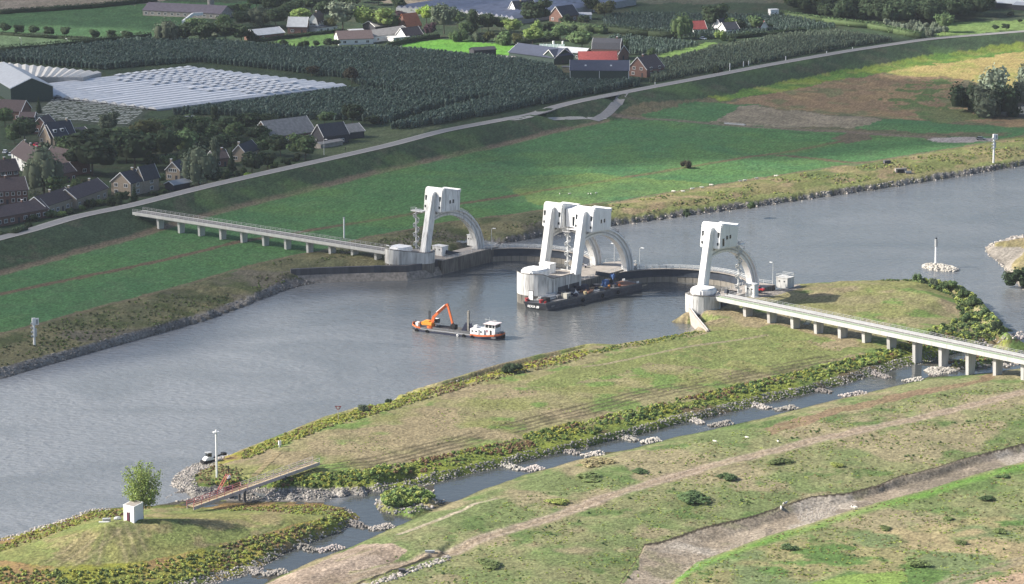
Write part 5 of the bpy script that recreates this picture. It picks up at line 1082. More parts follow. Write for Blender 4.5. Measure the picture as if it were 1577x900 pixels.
# odd boxes: bench-like white thing on the quay, concrete culvert boxes on the far bank
t = empty('valve_stand', G(1084, 488), WROT, 'white pipe stand with two legs on the grass below the right pier nose', 'equipment'); m = MB(); m.tube([(-1.2, 0, 1.2), (1.3, 0, 1.2)], .35, 8); m.tube([(-.5, 0, 1.2), (-.5, 0, 0)], .35, 8); m.tube([(.6, 0, 1.2), (.6, 0, 0)], .35, 8); m.build('pipe', white_p, t)
t = empty('culvert_head', G(1387, 266), R(20), 'concrete culvert head with a dark opening on the far bank', 'culvert'); m = MB(); m.box(-2.5, 2.5, -.6, .6, -.3, 1.8); m.build('head_wall', deck_c, t); m = MB(); m.box(-1.8, 1.2, -.66, -.61, 0, 1.3); m.build('opening', black_m, t); m = MB(); m.box(1.5, 4.2, -1.6, -1.2, -.2, .7); m.build('wing_wall', steel_p, t)
t = empty('culvert_head', G(1366, 252), R(20), 'small dark concrete block above the culvert on the far bank', 'culvert'); m = MB(); m.box(-1.4, 1.4, -.8, .8, -.2, 1.3); m.build('block', quay_dark, t)
t = empty('boat', P(1391, 236, 0), 0, 'x', 'boat'); bpy.data.objects.remove(t)
m = MB(); m.box(-1.2, 1.2, -.4, .4, 0, .5); o = m.build('concrete_slab', steel_p); o.location = G(662, 851); tag(o, 'small pale slab lying on the meadow above the stone ditch', 'slab')
m = MB(); m.box(-.8, .8, -.7, .7, 0, .9); o = m.build('manhole', quay_dark); o.location = G(619, 882); tag(o, 'dark square drain box at the end of the stone ditch', 'drain')
m = MB(); m.box(-5, 5, -.8, .8, 0, .3); m.bar((-5, -.9, .9), (5, -.9, .9), .12); [m.bar((x, -.9, .2), (x, -.9, .9), .12) for x in range(-5, 6, 2)]; o = m.build('field_bridge', steel_p); o.location = G(1132, 192); o.rotation_euler.z = -.5; tag(o, 'small pale field bridge over the ditch along the far track', 'bridge')
# sheep and cattle ----------------------------------------------------------
wool = mat('cream_wool', (.62, .60, .55), .95); pied = mat('black_hide', (.03, .028, .026), .9)
def beast(px, py, size, rz, label, cat, spots=False, group=None):
    p = G(px, py); t = empty('sheep', p, rz, label, cat, group); k = size
    # one continuous lofted body from rump to muzzle, then the legs grown from it
    rings = [(-1.15, .95, .12, .12), (-1.05, .9, .3, .3), (-.6, .86, .38, .40), (0, .84, .39, .42), (.55, .88, .36, .40), (.85, .98, .24, .30), (1.05, 1.08, .17, .2), (1.25, 1.12, .15, .17), (1.5, .98, .1, .11), (1.6, .92, .06, .07)]
    v = []; nn = 8
    for x, z, ry, rz_ in rings: v += [(x * k, ry * k * math.cos(2 * math.pi * i / nn), (z + rz_ * math.sin(2 * math.pi * i / nn)) * k) for i in range(nn)]
    f = [(r_ * nn + i, r_ * nn + (i + 1) % nn, (r_ + 1) * nn + (i + 1) % nn, (r_ + 1) * nn + i) for r_ in range(len(rings) - 1) for i in range(nn)] + [tuple(range(nn - 1, -1, -1)), tuple((len(rings) - 1) * nn + i for i in range(nn))]
    m = MB().add(v, f)
    for x in (-.85, .62):
        for y in (-.2, .2): m.tube([(x * k, y * k, .75 * k), ((x - .04) * k, y * k, .4 * k), (x * k, y * k, 0)], .12 * k, 6, r2=.05 * k)
    for y in (-.17, .17): m.add([(1.2 * k, y * k, 1.2 * k), (1.3 * k, y * k, 1.2 * k), (1.22 * k, y * 2 * k, 1.24 * k)], [(0, 1, 2)])
    m.tube([(-1.14 * k, 0, 1.0 * k), (-1.22 * k, 0, .5 * k)], .04 * k, 4); m.build('body', wool, t, smooth=True)
    if spots:
        m = MB(); m.ball((-.45 * k, 0, 1.02 * k), .42 * k, .40 * k, .3 * k); m.build('dark_patch', pied, t)
    return t
for k, (x, y, s_) in enumerate([(1037, 297, 0), (1052, 297, 0), (1066, 293, 0), (1081, 291, 0), (1095, 287, 1), (1140, 281, 0), (1147, 280, 0), (1165, 277, 0), (1195, 273, 1)]):
    beast(x, y, .72, random.uniform(-.6, .6) + (math.pi if k % 2 else 0), ['white sheep grazing farthest left of the flock on the far bank edge', 'small white sheep just right of the leftmost one', 'third white sheep from the left on the bank edge', 'fourth white sheep from the left on the bank edge', 'pied sheep with a dark saddle in the middle of the flock', 'left sheep of the close pair on the bank edge', 'right sheep of the close pair on the bank edge', 'single white sheep between the close pair and the last sheep', 'pied sheep farthest right of the flock'][k], 'sheep', bool(s_), 'sheep on the far bank')
for k, (x, y) in enumerate([(862, 300), (877, 300), (906, 300), (910, 300), (918, 299), (1101, 682), (1150, 676), (1198, 682), (1203, 786), (1209, 779), (1315, 785)]):
    if k < 5: beast(x, y, .5, random.uniform(0, 6), ['sheep farthest left in the sunlit green field','second sheep from the left in the sunlit green field','left sheep of the trio in the sunlit green field','middle sheep of the trio in the sunlit green field','right sheep of the trio in the sunlit green field'][k], 'sheep', False, 'sheep in the sunlit field')
    else: beast(x, y, .55 if k < 8 else .8, random.uniform(0, 6), ['white sheep left of the pair on the upper meadow', 'white sheep in the middle of the upper meadow', 'white sheep above the dirt track, farthest right of three', 'white sheep drinking on the dry creek bed', 'pied sheep on the edge of the dry creek', 'pied sheep at the lower edge of the dry creek'][k - 5], 'sheep', k in (9, 10), 'sheep in the meadow')
# walkers on the dike road
skin = mat('skin', (.4, .25, .18), .6)
def person(px, py, label, c1):
    p = G(px, py); p.z += .12; t = empty('person', p, R(30), label, 'person')
    me = bpy.data.meshes.new('body'); V = [(0, 0, .95), (0, 0, 1.2), (0, 0, 1.42), (0, 0, 1.53), (0, 0, 1.66), (.0, .19, 1.4), (.03, .26, 1.12), (.1, .27, .88), (0, -.19, 1.4), (-.03, -.26, 1.12), (.06, -.27, .88), (0, .1, .88), (.12, .1, .5), (.08, .1, .06), (.2, .1, .03), (0, -.1, .88), (-.08, -.1, .5), (-.2, -.1, .08), (-.08, -.1, .03)]
    E = [(0, 1), (1, 2), (2, 3), (3, 4), (2, 5), (5, 6), (6, 7), (2, 8), (8, 9), (9, 10), (0, 11), (11, 12), (12, 13), (13, 14), (0, 15), (15, 16), (16, 17), (17, 18)]
    me.from_pydata(V, E, []); o = link('body', me, t); me.materials.append(c1); s_ = o.modifiers.new('skin', 'SKIN'); rr = [.15, .14, .16, .07, .105, .07, .05, .04, .07, .05, .04, .1, .07, .05, .04, .1, .07, .05, .04]
    for i, q in enumerate(me.skin_vertices[0].data): q.radius = (rr[i], rr[i]); q.use_root = (i == 0)
    o.modifiers.new('sub', 'SUBSURF').levels = 1
    m = MB(); m.ball((0, 0, 1.7), .11, .1, .1); m.build('hair', black_m, t)
person(361, 278, 'dark clothed walker on the dike road above the left bridge', mat('dark_clothes', (.02, .02, .03), .9))
person(532, 233, 'dark clothed walker beside the dike road near the farmhouse', mat('dark_clothes', (.02, .02, .03), .9))
# ================================================================== BUILDINGS
tile_dark = mat('slate_grey_roof_tiles', (0.055, 0.057, 0.07), .8, var=.2, scale=1.5, rand=.15)
tile_brown = mat('brown_roof_tiles', (0.10, 0.075, 0.075), .8, var=.2, scale=1.5, rand=.15)
tile_red = mat('red_roof_tiles', (0.28, 0.065, 0.06), .75, var=.2, scale=1.0)
tile_orange = mat('orange_roof_tiles', (0.50, 0.17, 0.09), .75, var=.12, scale=1.2)
sheet_grey = mat('grey_sheet_roof', (0.30, 0.32, 0.35), .6, var=.12, scale=.6)
sheet_pale = mat('pale_sheet_roof', (0.42, 0.44, 0.47), .55, var=.1, scale=.5)
sheet_blue = mat('dark_blue_sheet_roof', (0.055, 0.065, 0.10), .6, var=.12, scale=.5)
asb = mat('old_fibre_cement_roof', (0.26, 0.25, 0.24), .9, var=.2, scale=.8)
brick_r = mat('red_brown_brick', (0.19, 0.11, 0.09), .9, var=.2, scale=2)
brick_y = mat('buff_brick', (0.33, 0.27, 0.21), .9, var=.12, scale=2)
plaster = mat('white_plaster', (0.72, 0.72, 0.70), .85, var=.05)
wood_g = mat('dark_green_boarding', (0.04, 0.065, 0.055), .75, var=.15, scale=2)
wood_k = mat('dark_weatherboard', (0.05, 0.05, 0.06), .75, var=.2, scale=2)
trim_w = mat('white_trim', (0.78, 0.78, 0.78), .6, var=0)
frame_w = trim_w
_wm = {}
def house(x1, y1, x2, y2, depth, eave, ridge, orient, wm_, rm_, label, cat='house', name='house', wins=2, rows=1, verge=True, chim=None, gamb=False, side=1, zoff=0.0, door=True, dormer=0, white_win=True, sky=0, big=None):
    p, q = G(x1, y1, 4), G(x2, y2, 4); p.z = q.z = 0
    d = q - p; L_ = d.length; rz = math.atan2(d.y, d.x); z0 = float(min(hz(p.x, p.y)[0], hz(q.x, q.y)[0])) + zoff
    t = empty(name, (p.x, p.y, z0), rz, label, cat)
    D = depth; ov = .35
    m = MB(); m.box(0, L_, 0, D, -1.0, eave); 
    if gamb: gp = lambda w_: [(0, eave), (w_, eave), (w_ * .84, eave + (ridge - eave) * .62), (w_ / 2, ridge), (w_ * .16, eave + (ridge - eave) * .62)]
    else: gp = lambda w_: [(0, eave), (w_, eave), (w_ / 2, ridge)]
    if orient == 'x': m.slab([(a, b) for a, b in gp(D)], .004, L_ - .004)
    else:
        pr = gp(L_); n = len(pr); v = [(a, .004, b) for a, b in pr] + [(a, D - .004, b) for a, b in pr]
        m.add(v, [tuple(range(n)), tuple(range(2 * n - 1, n - 1, -1))] + [(i, n + i, n + (i + 1) % n, (i + 1) % n) for i in range(n)])
    m.build('wall', wm_, t)
    # roof planes with thickness, resting on the gables
    w_ = D if orient == 'x' else L_; ll = L_ if orient == 'x' else D
    pr = gp(w_)[1:] + [gp(w_)[0]]; sl = (pr[-1][1] - pr[-2][1]) / (pr[-1][0] - pr[-2][0]) if not gamb else 3
    pr = [list(c) for c in pr]
    if not gamb:
        s_ = (ridge - eave) / (w_ / 2); pr[0] = [w_ + ov, eave - s_ * ov]; pr[-1] = [-ov, eave - s_ * ov]
    up = [(a, b + .10) for a, b in pr]; up2 = [(a, b + .32) for a, b in pr]; n = len(pr); m = MB()
    def pt(a, l, z): return (l, a, z) if orient == 'x' else (a, l, z)
    v = []
    for l in (-ov, ll + ov):
        v += [pt(a, l, z) for a, z in up] + [pt(a, l, z) for a, z in up2]
    f = []
    for i in range(n - 1):
        f += [(n + i, n + i + 1, 3 * n + i + 1, 3 * n + i), (i, 2 * n + i, 2 * n + i + 1, i + 1), (i, i + 1, n + i + 1, n + i), (2 * n + i, 3 * n + i, 3 * n + i + 1, 2 * n + i + 1)]
    f += [(0, n, 3 * n, 2 * n), (n - 1, 3 * n - 1, 4 * n - 1, 2 * n - 1)]
    m.add(v, f); rf = m.build('roof', rm_, t)
    if verge:
        for l0, l1 in ((-ov - .12, -ov - .005), (ll + ov + .005, ll + ov + .12)):
            m = MB()
            for i in range(n - 1):
                a0, z_0 = pr[i]; a1, z_1 = pr[i + 1]
                v = [pt(a0, l0, z_0 + .05), pt(a1, l0, z_1 + .05), pt(a1, l0, z_1 + .42), pt(a0, l0, z_0 + .42), pt(a0, l1, z_0 + .05), pt(a1, l1, z_1 + .05), pt(a1, l1, z_1 + .42), pt(a0, l1, z_0 + .42)]
                m.add(v, [(3, 2, 1, 0), (4, 5, 6, 7), (0, 1, 5, 4), (2, 3, 7, 6), (1, 2, 6, 5), (3, 0, 4, 7)])
            m.build('verge_board', trim_w, rf)
    def window(xc, zc, ww, hh, face='f'):
        key = (round(ww, 1), round(hh, 1))
        if key not in _wm:
            m = MB(); m.box(-ww / 2, ww / 2, -.05, .02, -hh / 2, hh / 2); g_ = m.mesh('pane', glass_dark)
            m = MB(); tk = .14
            m.box(-ww / 2 - tk, ww / 2 + tk, -.09, .03, hh / 2, hh / 2 + tk); m.box(-ww / 2 - tk, ww / 2 + tk, -.11, .03, -hh / 2 - tk, -hh / 2); m.box(-ww / 2 - tk, -ww / 2, -.09, .03, -hh / 2, hh / 2); m.box(ww / 2, ww / 2 + tk, -.09, .03, -hh / 2, hh / 2)
            if ww > 1.2: m.box(-.06, .06, -.08, .02, -hh / 2, hh / 2)
            _wm[key] = (m.mesh('window', frame_w), g_)
        fr = link('window', _wm[key][0], t); pn = link('pane', _wm[key][1], fr)
        if face == 'f': fr.location = (xc, 0, zc)
        elif face == 'r': fr.location = (L_, xc, zc); fr.rotation_euler.z = R(90)
        elif face == 'l': fr.location = (0, D - xc, zc); fr.rotation_euler.z = R(-90)
    for r_ in range(rows):
        zc = 1.6 + 2.6 * r_
        if zc + .7 > eave + (0 if orient == 'x' else (ridge - eave) * .5): break
        for i in range(wins):
            xx = L_ * (i + .5) / wins
            if r_ == 0 and door and i == wins // 2: continue
            inset = 0 if zc + .6 < eave else L_ * .22
            window(min(max(xx, .9 + inset), L_ - .9 - inset), zc, 1.5 if L_ / max(1, wins) > 2.6 else 1.0, 1.2)
        sidef = 'r' if side > 0 else 'l'
        for i in range(max(1, int(D / 5))):
            window(D * (i + .5) / max(1, int(D / 5)), zc, 1.5, 1.2, sidef)
    if door:
        m = MB(); xd = L_ * (wins // 2 + .5) / max(1, wins); m.box(xd - .5, xd + .5, -.06, .02, 0, 2.1); m.build('door', wood_k, t)
    if big:   # large barn doors and columns on the front
        for i in range(big + 1):
            x = L_ * i / big; m = MB(); m.box(x - .12, x + .12, -.14, -.004, -1, eave); m.build('corner_strip', trim_w, t)
    for (cx_, cl) in (chim or []):
        m = MB(); xx, yy = (cx_ * L_, cl * D); m.box(xx - .4, xx + .4, yy - .35, yy + .35, eave, ridge + 1.1); ch = m.build('chimney', brick_y if wm_ != brick_r else brick_r, rf); m = MB(); m.box(xx - .45, xx + .45, yy - .4, yy + .4, ridge + 1.103, ridge + 1.25); m.build('chimney_cap', trim_w, rf)
    for i in range(dormer):
        fx = (i + .5) / dormer; m = MB(); rr = .45
        if orient == 'x':
            y_ = D / 2 * (1 - rr) ; z_ = eave + (ridge - eave) * (1 - rr) * 1.0; m.box(L_ * fx - .9, L_ * fx + .9, y_ * .62, D / 2, z_ - .9, z_ + .5); dm = m.build('dormer', trim_w, rf); m = MB(); m.box(L_ * fx - .65, L_ * fx + .65, y_ * .62 - .04, y_ * .62 - .004, z_ - .6, z_ + .3); m.build('dormer_pane', glass_dark, rf)
    for i in range(sky):
        fx = (i + .6) / (sky + .3); a = .45
        if orient == 'x':
            y_ = D / 2 * a; z_ = eave + (ridge - eave) * a + .33; s_ = (ridge - eave) / (D / 2); m = MB(); x = L_ * fx
            m.add([(x - .45, y_ - .5, z_ - .5 * s_ + .02), (x + .45, y_ - .5, z_ - .5 * s_ + .02), (x + .45, y_ + .5, z_ + .5 * s_ + .02), (x - .45, y_ + .5, z_ + .5 * s_ + .02), (x - .45, y_ - .5, z_ - .5 * s_ - .15), (x + .45, y_ - .5, z_ - .5 * s_ - .15), (x + .45, y_ + .5, z_ + .5 * s_ - .15), (x - .45, y_ + .5, z_ + .5 * s_ - .15)], [(0, 1, 2, 3), (0, 4, 5, 1), (1, 5, 6, 2), (2, 6, 7, 3), (3, 7, 4, 0)]); m.build('skylight', sheet_pale, rf)
    return t
H_ = house
# village in the lower left, front row along the dike
H_(171.5,300,201.5,303,9.5,5.2,9.0,'y',brick_y,tile_dark,'detached buff brick house with a white edged gable beside the dike road', wins=2, rows=2, side=1, chim=[(.5,.8)])
H_(207,296,222,298,9,5.4,10.2,'y',brick_y,tile_dark,'taller right half of the buff brick pair with a skylight and white roof edge', wins=2, rows=2)
H_(224,294,243,293,6,3.2,3.6,'x',wood_k,asb,'low dark extension with garden door right of the buff brick pair', wins=3, verge=False)
H_(255.5,277,277,279,9,4.3,7.4,'y',brick_y,tile_dark,'cream brick house with one chimney half hidden by a willow', wins=2, rows=2, chim=[(.3,.15)])
H_(268,294,294,289,5,2.2,3.4,'x',wood_k,sheet_grey,'small grey garden shed right beside the dike road', cat='shed', name='shed', wins=1, door=False)
H_(357,249,379,250,14,3.6,7.0,'y',brick_y,tile_dark,'cream gabled bungalow with solar panels on the dark roof', wins=2, chim=[(.4,.12)])
H_(331,258,352,256,8,3.5,6.2,'x',brick_r,tile_brown,'dark house with a pinkish roof behind the tall conifer', wins=2, chim=[(.8,.5)])
H_(418,222,486,214,14,3.2,9.0,'x',brick_r,asb,'big old farmhouse with a broad plain grey roof', wins=4, sky=0)
H_(481,221,499,225,13,4.0,8.6,'y',wood_k,tile_dark,'dark gabled farmhouse with white roof edges at the bend of the dike road', wins=2)
H_(514,218,561,212,9,3.0,5.8,'x',wood_k,asb,'low grey roofed cowshed right of the dark gabled farmhouse', cat='shed', name='shed', wins=2)
H_(494,229,528,223,4,1.6,2.2,'x',deck_c,asb,'open lean-to with rubble beside the cowshed', cat='shed', name='shed', wins=0, verge=False, door=False)
H_(-16,352,74,335,9,3.4,6.4,'x',brick_r,tile_brown,'long front terrace nearest the bottom left corner of the village', wins=9, rows=1, chim=[(.3,.5),(.7,.5)])
H_(70,335,116,320,9,4.2,7.4,'x',brick_y,tile_brown,'second front terrace with white framed windows and a buff end gable', wins=6, rows=1, chim=[(.5,.5)])
H_(118,322,166,305,9,4.0,7.4,'x',brick_y,tile_brown,'third front terrace with a buff gable and pale tall windows', wins=5, rows=1, chim=[(.1,.5),(.75,.5)])
H_(-20,318,43,313,10,5.4,9.6,'x',brick_r,tile_brown,'two storey red brown terrace behind the front row with a band of windows', wins=7, rows=2, chim=[(.55,.5)])
H_(-10,285,30,281,9,5,9,'x',brick_r,tile_brown,'dark roofed terrace with a small orange gable at the left edge', wins=4, rows=2, chim=[(.6,.5)])
H_(18,254,52,275,10,5.2,9.6,'x',plaster,tile_brown,'terrace with three tall chimneys and white panels on its long front', wins=5, rows=2, chim=[(.1,.5),(.35,.5),(.6,.5)])
H_(64,262,104,272,11,4.6,9.4,'x',brick_r,tile_brown,'red brown gabled end house behind the big willow', wins=2, rows=1, chim=[(.8,.5)])
H_(96,283,117,279,8,4,7.0,'x',brick_r,tile_brown,'small wing with a white window band right of the big willow', wins=3)
H_(60,221,78,224,13,3.4,9.2,'y',brick_y,tile_dark,'steep roofed buff farmhouse with a row of dormer windows in the upper village', wins=2, chim=[(.5,.9)])
H_(84,224,106,221,9,3.2,8.4,'x',brick_y,tile_dark,'right wing of the steep roofed farmhouse with two bright dormers', wins=2, dormer=2)
H_(52,206,72,207,9,4,7.2,'y',brick_r,tile_brown,'brown house with a white zigzag roof edge behind the steep farmhouse', wins=2)
H_(112,215,136,212,7,2.8,4.2,'x',plaster,tile_dark,'low dark roofed garage with a white front behind the village trees', cat='garage', name='garage', wins=1)
H_(-6,184,32,186,12,4,8.2,'x',brick_r,tile_brown,'red brown farmhouse with white windows at the left edge below the big barn', wins=4, rows=1)
H_(30,190,52,190,9,2.6,4.2,'x',wood_k,tile_brown,'low brown outbuilding between the left farmhouse and the conifer', cat='shed', name='shed', wins=1)
H_(276,201,301,200,9,3.6,5.4,'x',wood_k,sheet_grey,'grey roof peeping out behind the tall dark poplar', cat='shed', name='shed', wins=1)
# farm in the middle
H_(878,127,968,127,15,5.8,9.8,'x',wood_g,sheet_blue,'large dark green barn with a white edged grey roof in front of the farmyard', cat='barn', name='barn', wins=0, door=False, big=2, sky=2)
H_(968,117,996,120,14,4.0,9.6,'y',brick_r,tile_brown,'steep brown roofed brick house right of the big green barn', wins=2, rows=2, chim=[(.5,.3)], side=1)
H_(995,118,1008,116,5,2.6,4.4,'x',plaster,tile_brown,'small white side building at the right end of the farm', wins=2)
H_(892,104,950,104,14,3.4,7.0,'x',brick_r,tile_red,'farm building with a bright red hipped roof', cat='barn', name='barn', wins=2, verge=False)
H_(912,92,954,93,12,5.2,10.2,'x',brick_r,tile_dark,'big farmhouse with white dormer windows and a dark curved roof', wins=5, rows=1, gamb=True, dormer=4, chim=[(.85,.5)])
H_(952,93,968,91,6,3.2,7.2,'y',brick_r,tile_dark,'gabled porch wing at the right end of the big farmhouse', wins=1)
H_(856,90,900,93,8,3.6,5.6,'x',wood_g,sheet_pale,'low barn with white zigzag roof edges left of the big farmhouse', cat='barn', name='barn', wins=2, door=False)
H_(784,91,854,100,14,3.4,7.4,'x',wood_g,sheet_blue,'long blue roofed barn beside the orchard and the small glasshouse', cat='barn', name='barn', wins=0, door=False)
H_(853,100,881,97,8,4.2,7.0,'x',wood_g,sheet_blue,'dark green barn end with a pale sliding door', cat='barn', name='barn', wins=0)
H_(866,112,877,112,4,2.6,2.9,'x',tan_p,deck_g,'small tan trailer body parked in the orchard beside the big barn', cat='trailer', name='trailer', wins=0, verge=False, door=False)
H_(730,88,764,86,6,3.2,4.4,'x',wood_k,wood_k,'dark open sided shed at the edge of the bright lawn', cat='shed', name='shed', wins=0, verge=False, door=False)
H_(764,92,790,94,5,1.2,1.8,'x',asb,asb,'low grey roof between the open shed and the blue barn', cat='shed', name='shed', wins=0, verge=False, door=False)
# farms along the top
H_(522,70,575,68,14,3.0,6.6,'x',plaster,tile_brown,'barn with a brown roof and pale walls in front of the long grey shed', cat='barn', name='barn', wins=3, verge=False, door=False)
H_(572,66,634,58,14,3.2,5.6,'x',plaster,asb,'long grey roofed shed with white gable beside the bright lawn', cat='barn', name='barn', wins=3, door=False)
H_(578,50,624,46,12,3.0,5.4,'x',wood_k,asb,'open fronted grey shed behind the long white gabled shed', cat='barn', name='barn', wins=0, door=False)
H_(541,55,560,54,5,2.6,2.9,'x',sheet_pale,sheet_pale,'pale box shed left of the open grey shed', cat='shed', name='shed', wins=0, verge=False, door=False)
H_(627,50,649,48,9,3.4,9.6,'x',brick_r,tile_orange,'house with a bright orange roof among the trees', wins=3, verge=False)
H_(625,64,651,61,8,2.8,6.6,'x',plaster,tile_brown,'small white cottage with a red brown roof below the orange one', wins=3)
H_(606,66,630,64,6,2.4,2.7,'x',plaster,plaster,'flat roofed white garages left of the red brown cottage', cat='garage', name='garage', wins=2, verge=False)
H_(394,64,438,59,10,3.0,5.6,'y' if False else 'x',brick_r,sheet_pale,'low grey roofed brick shed at the left end of the lawn', cat='shed', name='shed', wins=2)
H_(443,52,472,52,10,3.8,8.4,'x',brick_r,sheet_grey,'brick stable with a pale grey roof left of the white gambrel house', cat='barn', name='barn', wins=2)
H_(474,49.5,490,50,16,4.0,9.8,'y',plaster,tile_brown,'white gambrel house with a long brown roof', wins=2, rows=2, gamb=True, chim=[(.5,.5)], side=1, verge=False)
H_(490,51,520,48,7,2.8,3.2,'x',plaster,deck_g,'flat low annex right of the white gambrel house', wins=3, verge=False)
H_(220,24,340,30,16,3.0,6.6,'x',deck_c,mat('purple_grey_roof',(0.13,0.115,0.14),.85,var=.15),'very long low poultry barn with a purple grey roof', cat='barn', name='barn', wins=12, verge=False, door=False)
H_(782,26,796,28,14,3.4,9.0,'y',plaster,tile_dark,'white gabled house with dark roof beside the glasshouses at the top', wins=2, rows=2, chim=[(.5,.4)])
H_(846,33,866,35,14,3.4,8.4,'y',brick_r,tile_dark,'grey roofed house behind the round tree at the top', wins=2, rows=1)
H_(884,31,911,31,8,2.8,3.6,'x',plaster,sheet_pale,'pale low carport right of the grey roofed house', cat='carport', name='carport', wins=0, verge=False)
H_(1068,54,1088,53,9,3.0,6.8,'x',plaster,tile_red,'small red roofed cottage left of the distant white houses', wins=2)
H_(1098,50,1112,51,9,3.4,7.4,'y',plaster,tile_dark,'white gabled cottage under the distant tall tree', wins=2)
H_(1118,55,1138,53,8,3.2,6.4,'x',plaster,tile_dark,'white walled cottage between the bushes left of the orchard', wins=2)
H_(1172,50,1182,50,8,3,6,'y',plaster,tile_red,'little red roof at the right end of the distant hedge', wins=1)
H_(1410,20,1424,20,7,3,8.5,'y',plaster,mat('pale_pink_roof',(0.42,0.30,0.28),.8),'pinkish gabled roof showing above the dark wood', wins=1)
H_(1518,12,1600,16,16,3,4.4,'x',wood_k,mat('white_sheet_roof',(0.66,0.68,0.68),.5,var=.08),'long white roofed shed at the top right corner', cat='barn', name='barn', wins=0, door=False)
H_(1560,16,1640,20,14,3,4.0,'x',wood_k,sheet_pale,'second pale shed cut off by the right edge at the top', cat='barn', name='barn', wins=0, door=False)
# big barn left
H_(17,158,82,155,60,6.6,11.0,'y',wood_g,sheet_pale,'huge dark green gabled barn with a pale grey roof at the left', cat='barn', name='barn', wins=0, door=False)
p = G(325,19); t = empty('silo', p, 0, 'round pale feed silo behind the long poultry barn', 'silo'); m = MB(); m.tube([(0,0,0),(0,0,9)], 2.0, 14); m.build('tank', asb, t); m = MB(); m.tube([(0,0,9.01),(0,0,9.5)], 2.2, 14, r2=1.0); m.build('cap', sheet_pale, t)
m = MB(); m.ball((0,0,1.2), 2.0,2.0,1.6,12,6); o = m.build('gas_tank', sheet_pale); o.location = G(330,16); tag(o, 'small pale dome right of the silo', 'tank')
m = MB(); m.ball((0,0,1.4), 5.5,2.0,1.4,12,6); o = m.build('covered_clamp', white_p); o.location = G(347,18); tag(o, 'low white covered heap behind the poultry barn', 'covered heap')
m = MB(); m.bar((0,0,1.5),(4.5,7,4.5),1.0,1.6); m.bar((4.5,7,4.5),(10,9,4.6),1.0,1.6); m.box(-1,1,-1,1,0,2); o = m.build('conveyor', white_p); o.location = G(283,37); tag(o, 'white bent conveyor beside the round trees near the poultry barn', 'conveyor')

# polytunnels --------------------------------------------------------------
film = mat('greenhouse_film', (0.56, 0.57, 0.59), .45, spec=.5, var=.1, scale=.25, stain=(.42,.45,.5))
film_w = mat('white_film_strip', (0.80, 0.80, 0.82), .4, spec=.5, var=.06, scale=.4)
cream = mat('cream_glasshouse_roof', (0.62, 0.59, 0.54), .6, var=.08, scale=.3)
steel_post = mat('tunnel_post', (.25, .26, .27), .6)
def P3(x, y): q = P(x, y, 7.0); return q
# corners of the roof at gutter height, from the photograph: near left, near right, far right
nl, nr, fr_ = P3(0, 131), P3(241, 161), P3(534, 125)
fl_ = nl + (fr_ - nr); nt = 17; bl = empty('polytunnel_block', nl, 0, 'wide block of rounded white plastic tunnels with milky roofs behind the village', 'greenhouse')
ax = (nr - nl); dx_ = (fr_ - nr)
for i in range(nt):
    a0 = ax * (i / nt); a1 = ax * ((i + 1) / nt); v = []; nseg = 7; nl_ = 14
    for j in range(nl_ + 1):
        for k in range(nseg + 1):
            u = k / nseg; q = a0.lerp(a1, u) + dx_ * (j / nl_); v.append((q.x, q.y, -2.4 + 1.0 * math.sin(math.pi * u)))
    f = [(j * (nseg + 1) + k, j * (nseg + 1) + k + 1, (j + 1) * (nseg + 1) + k + 1, (j + 1) * (nseg + 1) + k) for j in range(nl_) for k in range(nseg)] + [tuple(range(nseg, -1, -1)), tuple(nl_ * (nseg + 1) + k for k in range(nseg + 1))]
    rs = MB().add(v, f).build('tunnel_roof', film, bl, smooth=False)
    # ridge cover sheet over the near two thirds, then a row of vent flaps
    t0, t1 = (.0 if i > 9 else .18), random.uniform(.42, .62); v = []
    for s_ in (t0, t1):
        for k in (2, 3, 4, 5): u = k / nseg; q = a0.lerp(a1, u) + dx_ * s_; v.append((q.x, q.y, -2.36 + 1.0 * math.sin(math.pi * u) + .06))
    if i > 3: MB().add(v, [(k, k + 1, k + 5, k + 4) for k in range(3)]).build('ridge_sheet', film_w, bl)
    mm_ = MB()
    for r_ in range(int(9 - i * .15)):
        s_ = t1 + .04 + (1 - t1 - .05) * r_ / 9
        for u0, u1 in ((.25, .75),):
            qa_ = a0.lerp(a1, u0) + dx_ * s_; qb_ = a0.lerp(a1, u1) + dx_ * (s_ + .03); qc_ = a0.lerp(a1, u1) + dx_ * s_; qd_ = a0.lerp(a1, u0) + dx_ * (s_ + .03)
            mm_.add([(qa_.x, qa_.y, -1.2), (qc_.x, qc_.y, -1.2), (qb_.x, qb_.y, -.75), (qd_.x, qd_.y, -.75)], [(0, 1, 2, 3)])
    tag(mm_.build('vent_flaps', film, bl), kind='stuff')
    if i > 4:
        m = MB(); c_ = a0; m.bar((c_.x, c_.y - .3, -5.4), (c_.x, c_.y - .3, -2.4), .3); m.bar((c_.x, c_.y - .3, -2.9), (c_.x - 1.6, c_.y - .3, -1.5), .25); m.bar((c_.x, c_.y - .3, -2.9), (c_.x + 1.6, c_.y - .3, -1.5), .25); m.build('gutter_post', steel_post, bl)
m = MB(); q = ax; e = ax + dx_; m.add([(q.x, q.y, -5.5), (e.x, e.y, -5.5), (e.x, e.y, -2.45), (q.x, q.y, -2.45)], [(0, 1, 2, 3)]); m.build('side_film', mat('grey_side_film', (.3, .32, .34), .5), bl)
m = MB(); q = Vector((0, 0, 0)); m.add([(q.x, q.y + 1, -5.5), (ax.x, ax.y + 1, -5.5), (ax.x, ax.y + 1, -2.6), (q.x, q.y + 1, -2.6)], [(0, 1, 2, 3)]); m.build('front_shade', quay_dark, bl)
